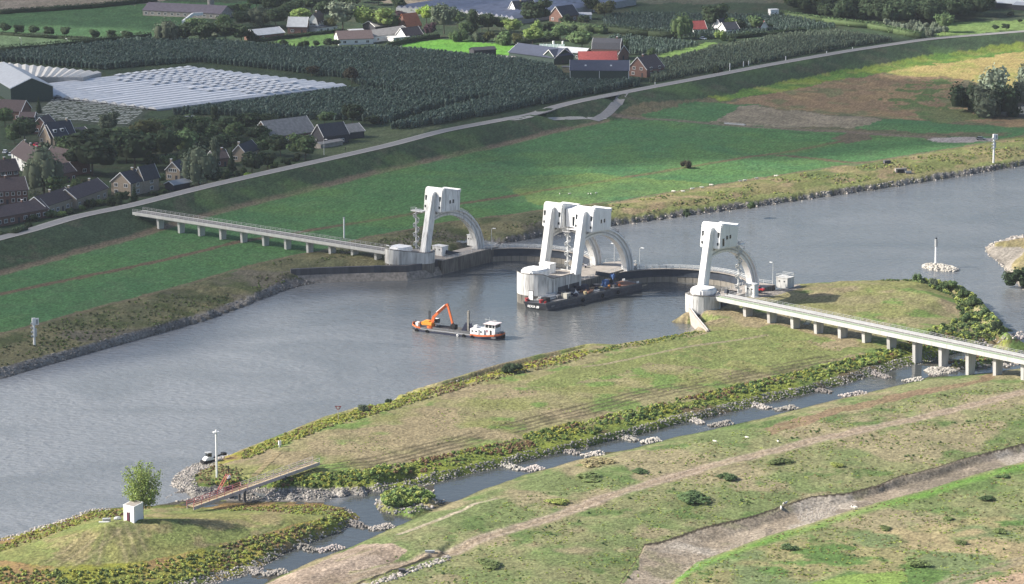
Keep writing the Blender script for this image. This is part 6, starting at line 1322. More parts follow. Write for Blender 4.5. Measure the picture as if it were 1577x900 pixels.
def ridged(name, label, nl, nr, far, nt, z0, h, mt, wall=2.4, far_l=None, cat='greenhouse'):
    t = empty(name, nl, 0, label, cat); ax, dx_ = nr - nl, far; far_l = far_l or far
    for i in range(nt):
        a0, a1 = ax * (i / nt), ax * ((i + 1) / nt); am = (a0 + a1) / 2
        e0, e1 = a0 + far_l.lerp(far, i / nt), a1 + far_l.lerp(far, (i + 1) / nt); em = (e0 + e1) / 2; v = [(a0.x, a0.y, 0), (am.x, am.y, h), (a1.x, a1.y, 0), (e0.x, e0.y, 0), (em.x, em.y, h), (e1.x, e1.y, 0)]
        MB().add(v, [(0, 1, 4, 3), (1, 2, 5, 4), (0, 2, 1), (3, 4, 5)]).build('roof_span', mt, t)
    m = MB(); c = [Vector(), ax, ax + dx_, far_l]; m.add([(q.x, q.y, -wall - 2) for q in c] + [(q.x, q.y, -.02) for q in c], [(0, 1, 5, 4), (1, 2, 6, 5), (2, 3, 7, 6), (3, 0, 4, 7)]); m.build('side_wall', mat('greenhouse_side', (.3, .31, .32), .5), t)
    return t
a_, b_ = P(-60, 118.5, 7), P(128, 119.5, 7); ridged('glasshouse', 'cream white ridged greenhouse roof behind the big barn', a_, b_, P(156, 112, 7) - b_, 20, 7, .7, cream, far_l=P(-85, 89, 7) - a_)
gl_roof = mat('distant_glass_roof', (0.24, 0.25, 0.31), .3, spec=.6, var=.25, scale=.15)
a_, b_ = P(700, 17, 7), P(792, 29, 7); ridged('glasshouse', 'wide grey blue glasshouse roof at the top centre', a_, b_, P(980, -2, 7) - b_, 12, 7, 1.5, gl_roof)
a_, b_ = P(610, 12, 7), P(698, 17, 7); ridged('glasshouse', 'left part of the grey glasshouses at the top centre', a_, b_, P(900, -14, 7) - b_, 10, 7, 1.5, gl_roof)
t = empty('hothouse', G(830, 80), R(-8), 'small striped glasshouse with two chimneys behind the blue barn', 'greenhouse')
for i in range(7):
    m = MB(); x = i * 1.9; m.slab([(0, 0), (6, 0), (6, 2.2), (3, 3.8), (0, 2.2)], x + .06, x + 1.84); m.build('glass_bay', mat('striped_glass', (.28, .36, .33), .25, spec=.6), t)
    m = MB(); m.slab([(-.06, 0), (6.06, 0), (6.06, 2.3), (3, 3.95), (-.06, 2.3)], x - .06, x + .06); m.build('glazing_bar', trim_w, t)
for x in (7, 12):
    m = MB(); m.tube([(x, 4.8, 2.5), (x, 4.8, 5.2)], .6, 8); m.build('flue', trim_w, t)
# solar panels and the plant tables
p = G(383, 262, 4); 
pb = MB(); 
c0, c1, c2 = G(50, 184), G(196, 194), G(92, 150)
white_bed = mat('pale_plant_tables', (.42, .44, .42), .7, var=.15, scale=.5)
dv = (c1 - c0); dw = (G(86, 150) - c0)
for k in range(15):
    a_ = c0 + dw * (k / 15) ; e = a_ + dv * (1 + .06 * k / 3 * .3)
    nrm = Vector((-dv.y, dv.x, 0)).normalized(); n = 34
    for j in range(n):
        if random.random() < .12: continue
        s0 = a_.lerp(e, j / n); s1 = a_.lerp(e, (j + .86) / n); jig = random.uniform(-.35, .35); s0 += nrm * jig; s1 += nrm * jig; z = float(hz(s0.x, s0.y)[0]) + .9
        pb.add([(s0.x, s0.y, z), (s1.x, s1.y, z), *(((s1 + nrm * 1.3).xy.to_tuple() + (z,)),), (s0 + nrm * 1.3).xy.to_tuple() + (z,)], [(0, 1, 2, 3)])
tag(pb.build('plant_tables', white_bed), 'rows of pale strawberry gutters in front of the tunnels', 'plant beds', kind='stuff')
# ================================================================== VEGETATION AND STONES
def leafmat(name, c, rand=.22, tr=.25):
    if name in MATS: return MATS[name]
    m = bpy.data.materials.new(name); n, l = nodes_of(m); b = n['Principled BSDF']; b.inputs['Roughness'].default_value = .8; b.inputs['Specular IOR Level'].default_value = .2
    oi = n.new('ShaderNodeObjectInfo'); geo = n.new('ShaderNodeNewGeometry'); at = n.new('ShaderNodeAttribute'); at.attribute_name = 'v'
    hs = n.new('ShaderNodeHueSaturation'); hs.inputs['Color'].default_value = (*c, 1)
    r1 = n.new('ShaderNodeMapRange'); r1.inputs[3].default_value = 1 - rand; r1.inputs[4].default_value = 1 + rand; l.new(oi.outputs['Random'], r1.inputs[0])
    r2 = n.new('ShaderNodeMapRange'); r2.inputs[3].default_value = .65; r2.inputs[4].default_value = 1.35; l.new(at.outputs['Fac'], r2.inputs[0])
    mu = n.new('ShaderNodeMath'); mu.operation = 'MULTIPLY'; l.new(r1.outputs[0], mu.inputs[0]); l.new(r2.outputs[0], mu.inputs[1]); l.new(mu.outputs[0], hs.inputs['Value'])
    r3 = n.new('ShaderNodeMapRange'); r3.inputs[3].default_value = .485; r3.inputs[4].default_value = .515; l.new(at.outputs['Fac'], r3.inputs[0]); l.new(r3.outputs[0], hs.inputs['Hue'])
    l.new(hs.outputs[0], b.inputs['Base Color']); tl = n.new('ShaderNodeBsdfTranslucent'); l.new(hs.outputs[0], tl.inputs[0]); ms_ = n.new('ShaderNodeMixShader'); ms_.inputs[0].default_value = .3; l.new(b.outputs[0], ms_.inputs[1]); l.new(tl.outputs[0], ms_.inputs[2]); l.new(ms_.outputs[0], n['Material Output'].inputs[0]); MATS[name] = m; return m
LM = {k: leafmat('foliage_' + k, tuple(min(.5, v * 1.12) for v in c) if k not in ('weed','gold','rust','reed','straw','clump','scrub','light','bright','mid') else tuple(min(.6, v * 1.9) for v in c)) for k, c in dict(dark=(.045,.072,.036), mid=(.062,.095,.04), light=(.13,.18,.055), bright=(.17,.25,.045), grey=(.12,.15,.10), silver=(.21,.25,.18), olive=(.085,.095,.04), purple=(.06,.035,.045), brown=(.055,.05,.032), orchard=(.095,.145,.115), orchard2=(.14,.19,.16), maize=(.16,.20,.14), weed=(.21,.24,.07), gold=(.21,.21,.05), rust=(.15,.10,.06), reed=(.09,.13,.04), straw=(.19,.165,.09), clump=(.11,.14,.055), scrub=(.085,.095,.05)).items()}
bark = mat('bark', (.09, .075, .06), .9, var=.2, scale=3)
def leafmesh(name, pts, nrms, size, m_, core=None, jitter=.5, aspect=1.0, r_=None):
    """many small leaf clumps: one irregular quad each, facing roughly outwards"""
    r_ = r_ or rng; n = len(pts); nr = nrms + r_.normal(0, jitter, (n, 3)); nr[:, 2] += .35; nr[nr[:, 2] < -.2] *= -1; nr /= np.linalg.norm(nr, axis=1)[:, None] + 1e-9
    t = np.cross(nr, r_.normal(0, 1, (n, 3))); t /= np.linalg.norm(t, axis=1)[:, None] + 1e-9; b = np.cross(nr, t)
    s = size * r_.uniform(.55, 1.35, (n, 1)); V = np.empty((n, 4, 3))
    for i, (a, c) in enumerate(((-1, -.8), (1, -.5), (.8, 1), (-.6, .9))): V[:, i] = pts + t * a * s * aspect + b * c * s * r_.uniform(.7, 1.2, (n, 1))
    V = V.reshape(-1, 3); Fq = np.arange(4 * n).reshape(-1, 4); val = np.repeat(r_.random(n), 4)
    if core is not None:
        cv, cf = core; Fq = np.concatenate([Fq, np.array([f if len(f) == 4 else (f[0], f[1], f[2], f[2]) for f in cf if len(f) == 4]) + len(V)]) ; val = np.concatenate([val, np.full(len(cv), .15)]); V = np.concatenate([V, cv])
    me = np_mesh(name, V, Fq, m_); a = me.attributes.new('v', 'FLOAT', 'POINT'); a.data.foreach_set('value', val.astype(np.float32)); return me
def lobes_crown(kind, r_, n):
    P_, N_ = [], []; core = MB()
    if kind == 'round': L_ = [((r_.uniform(-.24, .24), r_.uniform(-.24, .24), r_.uniform(.34, .72)), r_.uniform(.17, .28), r_.uniform(.16, .25)) for _ in range(10)] + [((0, 0, .5), .36, .38)]
    elif kind == 'tall': L_ = [((r_.uniform(-.12, .12), r_.uniform(-.12, .12), z), .34, .2) for z in np.linspace(.16, .84, 7)]
    elif kind == 'bush': L_ = [((r_.uniform(-.3, .3), r_.uniform(-.3, .3), r_.uniform(.1, .5)), r_.uniform(.16, .26), r_.uniform(.25, .42)) for _ in range(9)]
    elif kind == 'willow': L_ = [((.3 * math.cos(a), .3 * math.sin(a), r_.uniform(.34, .5)), .22, .36) for a in np.arange(0, 6.2, .9)] + [((0, 0, .62), .32, .36)]
    elif kind == 'cone': L_ = [((0, 0, z), .46 * (1 - z) + .03, .1) for z in np.linspace(.08, .95, 9)]
    tot = sum(l[1] ** 2 for l in L_)
    for (c, rr, rz_) in L_:
        k = max(8, int(n * rr ** 2 / tot)); d = r_.normal(0, 1, (k, 3)); d /= np.linalg.norm(d, axis=1)[:, None]
        if kind != 'willow': d[:, 2] = np.abs(d[:, 2]) * .9 + d[:, 2] * .1
        sc = r_.uniform(.82, 1.12, (k, 1)); P_.append(np.array(c) + d * np.array([rr, rr, rz_]) * sc); N_.append(d)
        core.ball(c, rr * .8, rr * .8, rz_ * .8, 7, 4)
    P_ = np.concatenate(P_); N_ = np.concatenate(N_)
    if kind == 'willow': N_[:, 2] *= .2
    return P_, N_, (np.array(core.v), core.f)
_cr = {}
def crown_mesh(kind, var, lm, n=620):
    key = (kind, var, lm)
    if key not in _cr:
        r_ = np.random.default_rng(hash((kind, var)) % 1000 if False else sum(map(ord, kind)) * 7 + var)
        p_, n_, core = lobes_crown(kind, r_, n); _cr[key] = leafmesh('crown', p_, n_, .036 if kind != 'willow' else .03, LM[lm], core, r_=r_, aspect=1.0 if kind != 'willow' else .7)
    return _cr[key]
m = MB(); m.tube([(0, 0, -.05), (.01, 0, .3), (0, .01, .7)], .028, 6, r2=.01); m.tube([(0, 0, .25), (.18, .05, .55)], .014, 4, r2=.005); m.tube([(0, 0, .3), (-.16, -.08, .58)], .014, 4, r2=.005); m.tube([(0, 0, .35), (.02, -.18, .6)], .012, 4, r2=.005)
trunk_me = m.mesh('trunk', bark); NTREE = 0
def tree(x, y, h, wd, kind='round', lm='mid', label=None, group=None, base=None, name=None, cat=None, hm=None):
    global NTREE
    p = base or G(x, y, 4); s_ = scl(*projn(p.x, p.y, p.z), p.z) * .98; hh = hm or h / s_; ww = wd / s_ if not hm else wd
    if kind in ('round', 'willow'): hh *= 1.08; ww *= 1.18
    nm = name or {'round': 'broadleaf_tree', 'tall': 'tall_tree', 'bush': 'shrub', 'willow': 'willow_tree', 'cone': 'conifer'}[kind]
    t = empty(nm, p, random.uniform(0, 6.28), label, cat or ('shrub' if kind == 'bush' else 'tree'), group)
    c = link('crown' if kind != 'bush' else 'foliage', crown_mesh(kind, NTREE % 5, lm), t); NTREE += 1
    if kind in ('bush', 'cone', 'tall', 'willow'): c.scale = (ww, ww, hh * (1.0 if kind != 'bush' else 1.05))
    else: c.scale = (ww * 1.05, ww * 1.05, hh * .95); c.location = (0, 0, hh * .03)
    if kind != 'bush': tr_ = link('trunk', trunk_me, t); tr_.scale = (max(.6, ww * .8), max(.6, ww * .8), hh)
    return t
ORD = ['first','second','third','fourth','fifth','sixth','seventh','eighth','ninth','tenth','eleventh','twelfth','thirteenth','fourteenth','fifteenth','sixteenth','seventeenth','eighteenth','nineteenth','twentieth','twenty-first','twenty-second','twenty-third','twenty-fourth','twenty-fifth','twenty-sixth','twenty-seventh','twenty-eighth','twenty-ninth','thirtieth'] + [f'thirty-{k}' for k in ('first','second','third','fourth','fifth','sixth','seventh','eighth','ninth')] + ['fortieth'] + [f'forty-{k}' for k in ('first','second','third','fourth','fifth','sixth','seventh','eighth','ninth')]
CN = dict(dark='dark green', mid='mid green', light='light green', bright='bright yellow green', grey='grey green', silver='silvery', olive='olive green', purple='dark purple', brown='brownish')
KN = {'round': 'round tree', 'tall': 'slender tree', 'bush': 'shrub', 'willow': 'drooping tree', 'cone': 'conifer'}
def belt(lst, where, group):
    lst = sorted(lst, key=lambda a: a[0])
    for i, (x, y, h, wd, k, lm) in enumerate(lst):
        tree(x, y, h, wd, k, lm, f"{CN[lm]} {KN[k]}, {ORD[i]} from the left {where}", group)
# single trees that stand out
for a in [(68,301,76,58,'willow','grey','huge grey green willow towering over the village terraces'), (142,272,68,78,'round','dark','huge dark round tree in the middle of the village'), (208,262,62,62,'round','dark','big dark tree right behind the buff brick pair of houses'),
          (231,228,46,58,'round','olive','broad olive green tree behind the village, in front of the tunnels'), (60,177,27,12,'cone','dark','small dark pointed conifer in front of the big barn'), (330,210,46,19,'tall','dark','tall dark poplar shape rising above the village belt'),
          (306,286,62,48,'willow','grey','pale feathery willow hanging over the dike road'), (357,269,38,20,'cone','dark','dark pointed conifer in front of the cream bungalow'), (331,271,58,20,'tall','grey','thin pine with a bare stem left of the pointed conifer'),
          (470,247,43,42,'round','mid','fresh green round tree in front of the dark gabled farmhouse'), (543,193,36,32,'round','dark','dark tree at the lower edge of the orchard beside the cowshed'), (542,129,27,24,'round','brown','brownish tree at the right corner of the plastic tunnels'),
          (480,117,16,20,'round','brown','small brownish tree behind the far edge of the tunnels'), (207,313,28,15,'cone','dark','dark column conifer in front of the buff brick pair'), (168,208,36,31,'round','grey','grey green tree standing clear behind the village'),
          (38,221,42,38,'round','dark','dark tree left of the steep roofed farmhouse'), (8,196,32,32,'round','mid','tree at the left edge below the big barn'), (432,241,34,35,'round','dark','dark round tree left of the fresh green one at the farmhouse'),
          (258,67,37,38,'willow','grey','greyish willow at the left end of the upper tree belt'), (330,63,22,17,'round','silver','small silvery tree in front of the upper tree belt'), (401,41,30,38,'willow','grey','wide willow in the upper tree belt right of the poultry barn'),
          (465,38,27,36,'round','light','sunlit light green tree behind the brick stable'), (528,46,46,46,'round','silver','big silvery tree right of the white gambrel house'), (560,47,38,38,'round','light','leafy sunlit tree between the silvery tree and the grey sheds'), (590,48,38,40,'round','light','second leafy sunlit tree above the grey sheds'),
          (657,37,30,29,'round','bright','bright yellow green tree above the orange roof'), (662,58,24,19,'round','purple','dark purple tree right of the orange roof'), (684,53,48,36,'round','grey','tall grey green tree right of the purple tree'), (728,53,37,24,'tall','dark','dark narrow tree above the bright lawn'),
          (824,41,42,44,'round','dark','big dark round tree between the two top farmhouses'), (896,79,34,38,'round','mid','round tree behind the blue barn and the big farmhouse'), (931,29,28,33,'round','olive','round tree at the right end of the top farm'), (912,20,24,26,'round','dark','dark tree left of the olive one at the top'),
          (1050,60,38,31,'willow','mid','weeping willow standing alone left of the red cottage'), (1099,49,44,38,'round','dark','tall dark tree above the distant cottages'), (1120,49,24,27,'round','light','lighter tree right of the tall dark one'), (1105,113,14,21,'bush','dark','dark round shrub beside the dike road past the farm'),
          (1455,50,30,27,'round','mid','green tree behind the silvery young trees by the dike road'), (1533,48,10,10,'round','dark','small dark tree on the far lawn, left of two'), (1550,47,11,12,'round','dark','small dark tree on the far lawn, right of two'), (1570,36,7,8,'round','dark','tiny tree at the right edge of the far lawn'), (1557,24,8,14,'bush','grey','pale shrub left of the grey far field at the top right'),
          (1490,172,54,56,'bush','dark','left dark tree of the riverside thicket at the right'), (1516,179,60,72,'bush','grey','grey green front mass of the riverside thicket'), (1545,179,58,58,'bush','dark','right dark tree of the riverside thicket'), (1525,158,64,66,'bush','silver','silvery topped tree at the back of the riverside thicket'),
          (1580,156,66,44,'bush','silver','silvery tree cut off by the right edge beside the pond'), (1057,259,15,19,'bush','brown','lone brownish shrub on the ditch in the green field'), (1572,437,33,52,'bush','dark','dark green bush on the stony spit at the right edge'),
          (787,574,15,34,'bush','reed' if False else 'dark','large dark shrub on the river edge of the grass island'), (561,634,14,24,'bush','grey','grey shrub right of the triangular water sign'), (598,621,8,12,'bush','dark','small shrub on the stones between the grey shrub and the dark one'),
          (1413,435,17,16,'bush','mid','bushy green shrub on the crest of the grassy hill'), (1437,440,15,13,'bush','grey','thin grey shrub on the hill crest right of the bushy one'), (1465,443,12,20,'bush','mid','low green shrub where the hill crest drops'), (1057,333,13,14,'bush','dark','dark shrub on the stones of the upstream bank'), (1157,320,11,15,'bush','mid','green shrub on the upstream bank stones farther right'),
          (1500,470,17,26,'bush','mid','green shrub on the steep end of the grassy hill'), (1487,495,16,22,'bush','mid','green shrub lower on the steep hill end')]:
    tree(*a[:6], label=a[6])
belt([(180,240,44,40,'round','dark'),(255,252,54,44,'round','dark'),(285,246,50,44,'round','mid'),(225,250,44,40,'round','mid'),(300,226,42,38,'round','dark'),(250,214,32,34,'round','mid'),(280,208,32,32,'round','dark'),(190,222,28,32,'round','mid'),(345,214,34,34,'round','dark'),(365,220,34,34,'round','mid'),(380,206,34,38,'round','dark'),(412,204,32,36,'round','dark'),(395,222,30,32,'round','dark'),(310,206,28,28,'round','mid'),(445,202,20,26,'round','dark'),(500,192,20,26,'round','mid'),(400,240,26,26,'round','mid'),(318,246,36,30,'round','dark'),(340,238,32,30,'round','dark')], 'in the dense belt behind the village', 'trees in the dense belt behind the village')
belt([(x, y, h, w_, k, lm) for x, y, h, w_, k, lm in [(170,250,40,40,'round','dark'),(195,252,40,38,'round','mid'),(215,244,36,34,'round','dark'),(240,238,38,34,'round','dark'),(270,232,36,34,'round','dark'),(290,262,34,30,'round','dark'),(320,226,34,30,'round','mid'),(350,236,30,30,'round','dark'),(372,240,30,30,'round','dark'),(390,238,26,28,'round','dark'),(405,222,24,26,'round','mid'),(160,222,24,26,'round','dark'),(140,216,20,26,'round','dark'),(232,262,26,26,'round','dark'),(262,262,24,24,'round','mid'),(310,262,26,24,'round','dark'),(118,214,16,22,'round','dark'),(425,226,20,22,'round','dark'),(360,200,22,26,'round','dark'),(395,196,20,26,'round','dark'),(455,196,16,24,'round','dark'),(575,190,14,30,'bush','dark'),(265,200,22,26,'round','dark'),(290,196,20,24,'round','mid'),(225,206,20,26,'round','mid')]], 'in the thick grove behind the dike houses', 'trees in the thick grove behind the dike houses')
belt([(103,244,38,30,'round','mid'),(120,236,26,30,'round','dark'),(150,234,32,32,'round','dark'),(22,222,24,24,'round','mid'),(85,304,36,36,'round','mid'),(120,292,20,26,'bush','mid'),(133,288,16,22,'bush','olive'),(150,290,16,26,'bush','dark'),(388,268,34,36,'round','dark'),(412,262,30,30,'round','dark'),(372,272,18,20,'bush','dark'),(330,285,22,26,'round','dark'),(345,279,20,26,'bush','dark'),(283,268,18,18,'bush','dark'),(247,285,20,18,'round','mid'),(20,208,18,28,'bush','mid'),(72,232,16,20,'bush','dark'),(45,206,14,18,'bush','dark'),(130,215,16,20,'bush','dark'),(93,228,18,20,'round','dark'),(455,248,14,20,'bush','dark'),(440,254,12,20,'bush','dark'),(420,258,14,22,'bush','mid')], 'among the village houses', 'garden trees among the village houses')
belt([(12,345,12,20,'bush','mid'),(28,340,14,24,'bush','dark'),(50,340,12,26,'bush','dark'),(78,335,14,22,'bush','mid'),(95,333,10,20,'bush','light'),(140,318,14,22,'bush','dark'),(155,316,12,18,'bush','mid'),(175,318,20,26,'bush','dark'),(186,314,20,22,'round','dark'),(128,324,10,16,'bush','mid'),(108,330,10,16,'bush','dark'),(238,301,9,20,'bush','dark'),(250,297,8,18,'bush','mid'),(382,273,9,16,'bush','bright'),(18,362,10,22,'bush','dark'),(5,366,10,20,'bush','dark'),(40,352,10,24,'bush','dark')], 'in the front gardens by the road', 'shrubs in the front gardens')
for i, (x, y) in enumerate([(8,52),(30,54),(52,55),(76,57),(100,58),(146,62),(171,62),(195,63)]):
    tree(x, y + 1, 18, 16, 'round', 'dark', ['round pollard tree at the left edge of the ditch row','second pollard of the ditch row from the left','third pollard of the ditch row from the left','fourth pollard of the ditch row from the left','pollard just left of the gap in the ditch row','pollard just right of the gap in the ditch row','last but one pollard at the right of the ditch row','last pollard of the ditch row, beside a lamp post'][i], 'pollard trees along the ditch')
belt([(285,66,32,34,'round','dark'),(300,56,30,30,'round','mid'),(315,69,36,36,'round','dark'),(348,66,34,36,'round','dark'),(372,66,30,34,'round','dark'),(390,66,22,26,'bush','dark'),(345,46,24,26,'round','mid'),(372,44,28,28,'round','dark'),(360,24,18,22,'round','dark'),(378,24,20,20,'round','mid'),(425,44,34,34,'round','dark'),(440,34,30,30,'round','dark'),(420,20,28,34,'round','dark'),(440,12,30,30,'round','dark'),(455,24,24,26,'round','dark'),(395,14,24,28,'round','dark'),(480,20,28,34,'round','dark'),(498,28,28,26,'round','dark'),(505,10,26,34,'round','mid'),(470,4,20,30,'round','dark'),(540,12,24,34,'round','dark'),(555,4,20,26,'round','dark'),(583,8,20,28,'round','dark'),(614,21,26,23,'round','dark'),(400,62,14,20,'bush','dark'),(415,60,12,18,'bush','dark'),(508,48,20,20,'round','olive'),(608,48,26,22,'round','mid'),(618,36,20,20,'round','purple')], 'in the belt left of the orange roof', 'trees in the upper belt')
belt([(640,22,12,22,'round','mid'),(672,34,24,24,'round','mid'),(705,42,28,28,'round','mid'),(716,58,26,22,'round','mid'),(752,52,32,28,'round','dark'),(742,48,28,24,'round','dark'),(700,64,20,22,'bush','mid'),(714,64,20,20,'bush','mid'),(735,64,18,22,'bush','grey'),(752,64,17,18,'bush','olive'),(772,50,26,26,'round','dark'),(775,69,26,30,'bush','mid'),(792,54,26,30,'round','light'),(795,67,20,24,'bush','olive'),(820,69,28,30,'round','light'),(826,48,20,20,'bush','light'),(840,62,18,24,'bush','mid'),(863,63,26,28,'round','mid'),(808,34,18,16,'round','dark'),(878,60,22,22,'round','dark'),(845,46,16,22,'bush','dark'),(873,36,16,22,'bush','dark'),(900,34,14,20,'bush','dark'),(885,16,14,20,'round','dark')], 'in the belt above the bright lawn', 'trees above the bright lawn')
belt([(963,85,24,15,'tall','dark'),(1003,90,20,17,'bush','mid'),(1110,63,18,20,'bush','light'),(1140,49,20,22,'round','dark'),(1165,49,25,28,'round','mid'),(1150,56,10,20,'bush','dark'),(1126,64,12,20,'bush','dark'),(1182,48,12,18,'round','dark'),(1085,60,8,16,'bush','mid'),(880,104,8,10,'bush','dark'),(1165,66,7,20,'bush','mid'),(950,100,9,12,'bush','dark')], 'around the distant cottages', 'trees around the distant cottages')
for i, (x, y) in enumerate([(1366,42),(1374,45),(1383,47),(1392,49),(1400,51),(1409,52),(1418,54),(1427,55),(1436,56),(1445,56),(1404,43),(1415,45),(1426,47),(1438,48),(1450,49),(1456,54)]):
    tree(x, y, random.uniform(12, 17), random.uniform(10, 13), 'bush' if i % 3 else 'round', 'silver', f'small silvery tree, {ORD[i]} in the patch by the dike road', 'young silvery trees beside the upper dike road')
for i, (x, y, h, w_) in enumerate([(402,70,6,7),(408,70,7,6),(414,71,7,6),(420,71,8,7),(426,72,8,7),(431,73,8,6),(437,74,13,12),(447,76,9,6),(453,76,10,6),(463,78,14,10),(473,77,15,9),(487,74,12,11),(505,74,16,16),(518,73,13,14)]):
    tree(x, y, h, w_, 'cone' if w_ < 8 else 'round', 'dark', f'small dark tree, {ORD[i]} in the row on the orchard edge', 'row of small trees on the orchard edge')
# the airy tree beside the white hut: trunk, limbs and separate sprays of leaves
def hut_tree():
    p = G(220, 798, 8); s_ = scl(220, 798, p.z) * .98; h = 86 / s_; t = empty('broadleaf_tree', p, 0, 'airy light green tree with open branches behind the white hut on the mound', 'tree')
    r_ = np.random.default_rng(5); m = MB(); m.tube([(0, 0, -.3), (.05, 0, h * .2), (-.1, .1, h * .45), (0, 0, h * .85)], .3, 7, r2=.06); m.build('trunk', bark, t)
    lim = MB(); tips = []
    for k in range(44):
        a = k * 2.4; th = (k + .5) / 44; zc = -.85 + 1.85 * th; rr_ = math.sqrt(max(0, 1 - zc * zc)) * r_.uniform(.72, 1.04); z0 = h * (.16 + .34 * th); e = Vector((math.cos(a) * rr_ * h * .38, math.sin(a) * rr_ * h * .38, h * (.62 + .38 * zc) * r_.uniform(.96, 1.02)))
        mid = Vector((e.x * .5, e.y * .5, (z0 + e.z) / 2 + .15)); lim.tube([(0, 0, z0), mid, e], .09, 5, r2=.02)
        for s in np.linspace(.32, 1, 8): q = Vector((0, 0, z0)).lerp(mid, min(1, s * 2)) if s < .5 else mid.lerp(e, (s - .5) * 2); tips.append(q)
    lim.build('limbs', bark, t); P_, N_ = [], []
    for q in tips + [Vector((r_.uniform(-.6, .6), r_.uniform(-.6, .6), h * z)) for z in np.linspace(.55, .93, 14)]:
        d = r_.normal(0, 1, (16, 3)); P_.append(np.array(q) + d * .45); N_.append(d / np.linalg.norm(d, axis=1)[:, None])
    P_ = np.concatenate(P_); P_[:, 2] = np.minimum(P_[:, 2], h); link('crown', leafmesh('crown', P_, np.concatenate(N_), .17, leafmat('foliage_hut', (.23, .29, .09)), r_=r_), t)
hut_tree()
# hedges ----------------------------------------------------------------------
def hedge(pts, wd, h, lm, label, zg=4):
    w_ = [G(x, y, zg) for x, y in pts]; t = w_[0]; P_, N_ = [], []; core = MB(); r_ = rng
    for a, b in zip(w_[:-1], w_[1:]):
        d = b - a; L_ = d.length; n = int(L_ * 9); s_ = r_.random(n); u = Vector((d.x, d.y, 0)).normalized(); nr = np.array((-u.y, u.x, 0)); side = r_.uniform(-1, 1, n); zz = np.where(np.abs(side) > .8, r_.uniform(0, 1, n), 1.0) * h * r_.uniform(.85, 1.15, n)
        pp = np.array(a - t) + np.outer(s_, np.array(d)) + np.outer(side * wd / 2, nr); pp[:, 2] += zz; P_.append(pp); N_.append(np.stack([side * nr[0], side * nr[1], np.ones(n)], 1)); core.bar(a - t + Vector((0, 0, h * .42)), b - t + Vector((0, 0, h * .42)), wd * .8, h * .8)
    c = (np.array(core.v), core.f); me = leafmesh('hedge', np.concatenate(P_), np.concatenate(N_), .38, LM[lm], c); o = link('hedge', me); o.location = t; tag(o, label, 'hedge')
hedge([(0,84),(60,80),(120,74),(180,67),(232,62)], 3, 4.2, 'dark', 'long dark hedge between the pale field and the orchard at the left')
hedge([(0,54),(90,60),(150,64),(230,68)], 2, 1.6, 'dark', 'low ditch side hedge under the row of pollards'); hedge([(0,22),(60,18),(140,13),(220,5),(240,2)], 3, 2.6, 'dark', 'dark hedge between the brown field and the top left meadow')
hedge([(595,73),(640,64),(675,59)], 3, 2.6, 'dark', 'clipped dark hedge beside the bright lawn'); hedge([(795,70),(838,64),(860,62)], 3, 2.4, 'dark', 'dark hedge behind the small striped glasshouse'); hedge([(867,44),(932,53)], 5, 4.0, 'mid', 'thick hedge left of the garden track at the top centre'); hedge([(935,50),(1000,57),(1040,60)], 4, 4.0, 'dark', 'long dark hedge left of the weeping willow'); hedge([(902,52),(935,48)], 4, 3.5, 'dark', 'short dark hedge at the right end of the top farm')
hedge([(1205,26),(1270,36),(1340,44),(1380,52),(1420,60)], 5, 3.4, 'mid', 'rounded green hedge running down to the upper dike road'); hedge([(392,66),(450,58),(520,50)], 2, 1.6, 'dark', 'low dark hedge in front of the brick stable'); hedge([(0,370),(14,366),(14,366)], 3, 2.2, 'dark', 'square clipped hedge at the bottom left corner of the village'); hedge([(18,365),(38,358)], 4, 2.2, 'dark', 'square clipped hedge right of the first one')
hedge([(1120,60),(1180,56),(1240,50)], 3, 2.4, 'dark', 'dark hedge in front of the distant cottages')

# stuff grown in masses: points on the ground carrying small plants -----------------
def instancer(name, protos, pts, scales, kind='stuff', rz=True, label=None):
    n = len(pts); me = bpy.data.meshes.new(name); me.vertices.add(n); me.vertices.foreach_set('co', np.asarray(pts, np.float32).ravel())
    a = me.attributes.new('size', 'FLOAT', 'POINT'); a.data.foreach_set('value', np.asarray(scales, np.float32)); a = me.attributes.new('turn', 'FLOAT', 'POINT'); a.data.foreach_set('value', rng.uniform(0, 6.28, n).astype(np.float32))
    a = me.attributes.new('pick', 'INT', 'POINT'); a.data.foreach_set('value', rng.integers(0, len(protos), n).astype(np.int32))
    o = link(name, me); tag(o, label, kind=kind); ng = bpy.data.node_groups.new(name, 'GeometryNodeTree'); ng.interface.new_socket('Geometry', in_out='INPUT', socket_type='NodeSocketGeometry'); ng.interface.new_socket('Geometry', in_out='OUTPUT', socket_type='NodeSocketGeometry')
    N_, K = ng.nodes, ng.links; gi = N_.new('NodeGroupInput'); go = N_.new('NodeGroupOutput'); ip = N_.new('GeometryNodeInstanceOnPoints'); K.new(gi.outputs[0], ip.inputs['Points'])
    jo = N_.new('GeometryNodeJoinGeometry')
    for pr in protos:
        oi = N_.new('GeometryNodeObjectInfo'); oi.inputs['Object'].default_value = pr; oi.inputs['As Instance'].default_value = True; K.new(oi.outputs['Geometry'], jo.inputs[0])
    K.new(jo.outputs[0], ip.inputs['Instance']); ip.inputs['Pick Instance'].default_value = True
    def attr(nm, ty):
        q = N_.new('GeometryNodeInputNamedAttribute'); q.data_type = ty; q.inputs[0].default_value = nm; return q.outputs[0]
    K.new(attr('pick', 'INT'), ip.inputs['Instance Index']); K.new(attr('size', 'FLOAT'), ip.inputs['Scale'])
    cx_ = N_.new('ShaderNodeCombineXYZ'); K.new(attr('turn', 'FLOAT'), cx_.inputs[2]); K.new(cx_.outputs[0], ip.inputs['Rotation']); K.new(ip.outputs[0], go.inputs[0])
    md_ = o.modifiers.new('scatter', 'NODES'); md_.node_group = ng; return o
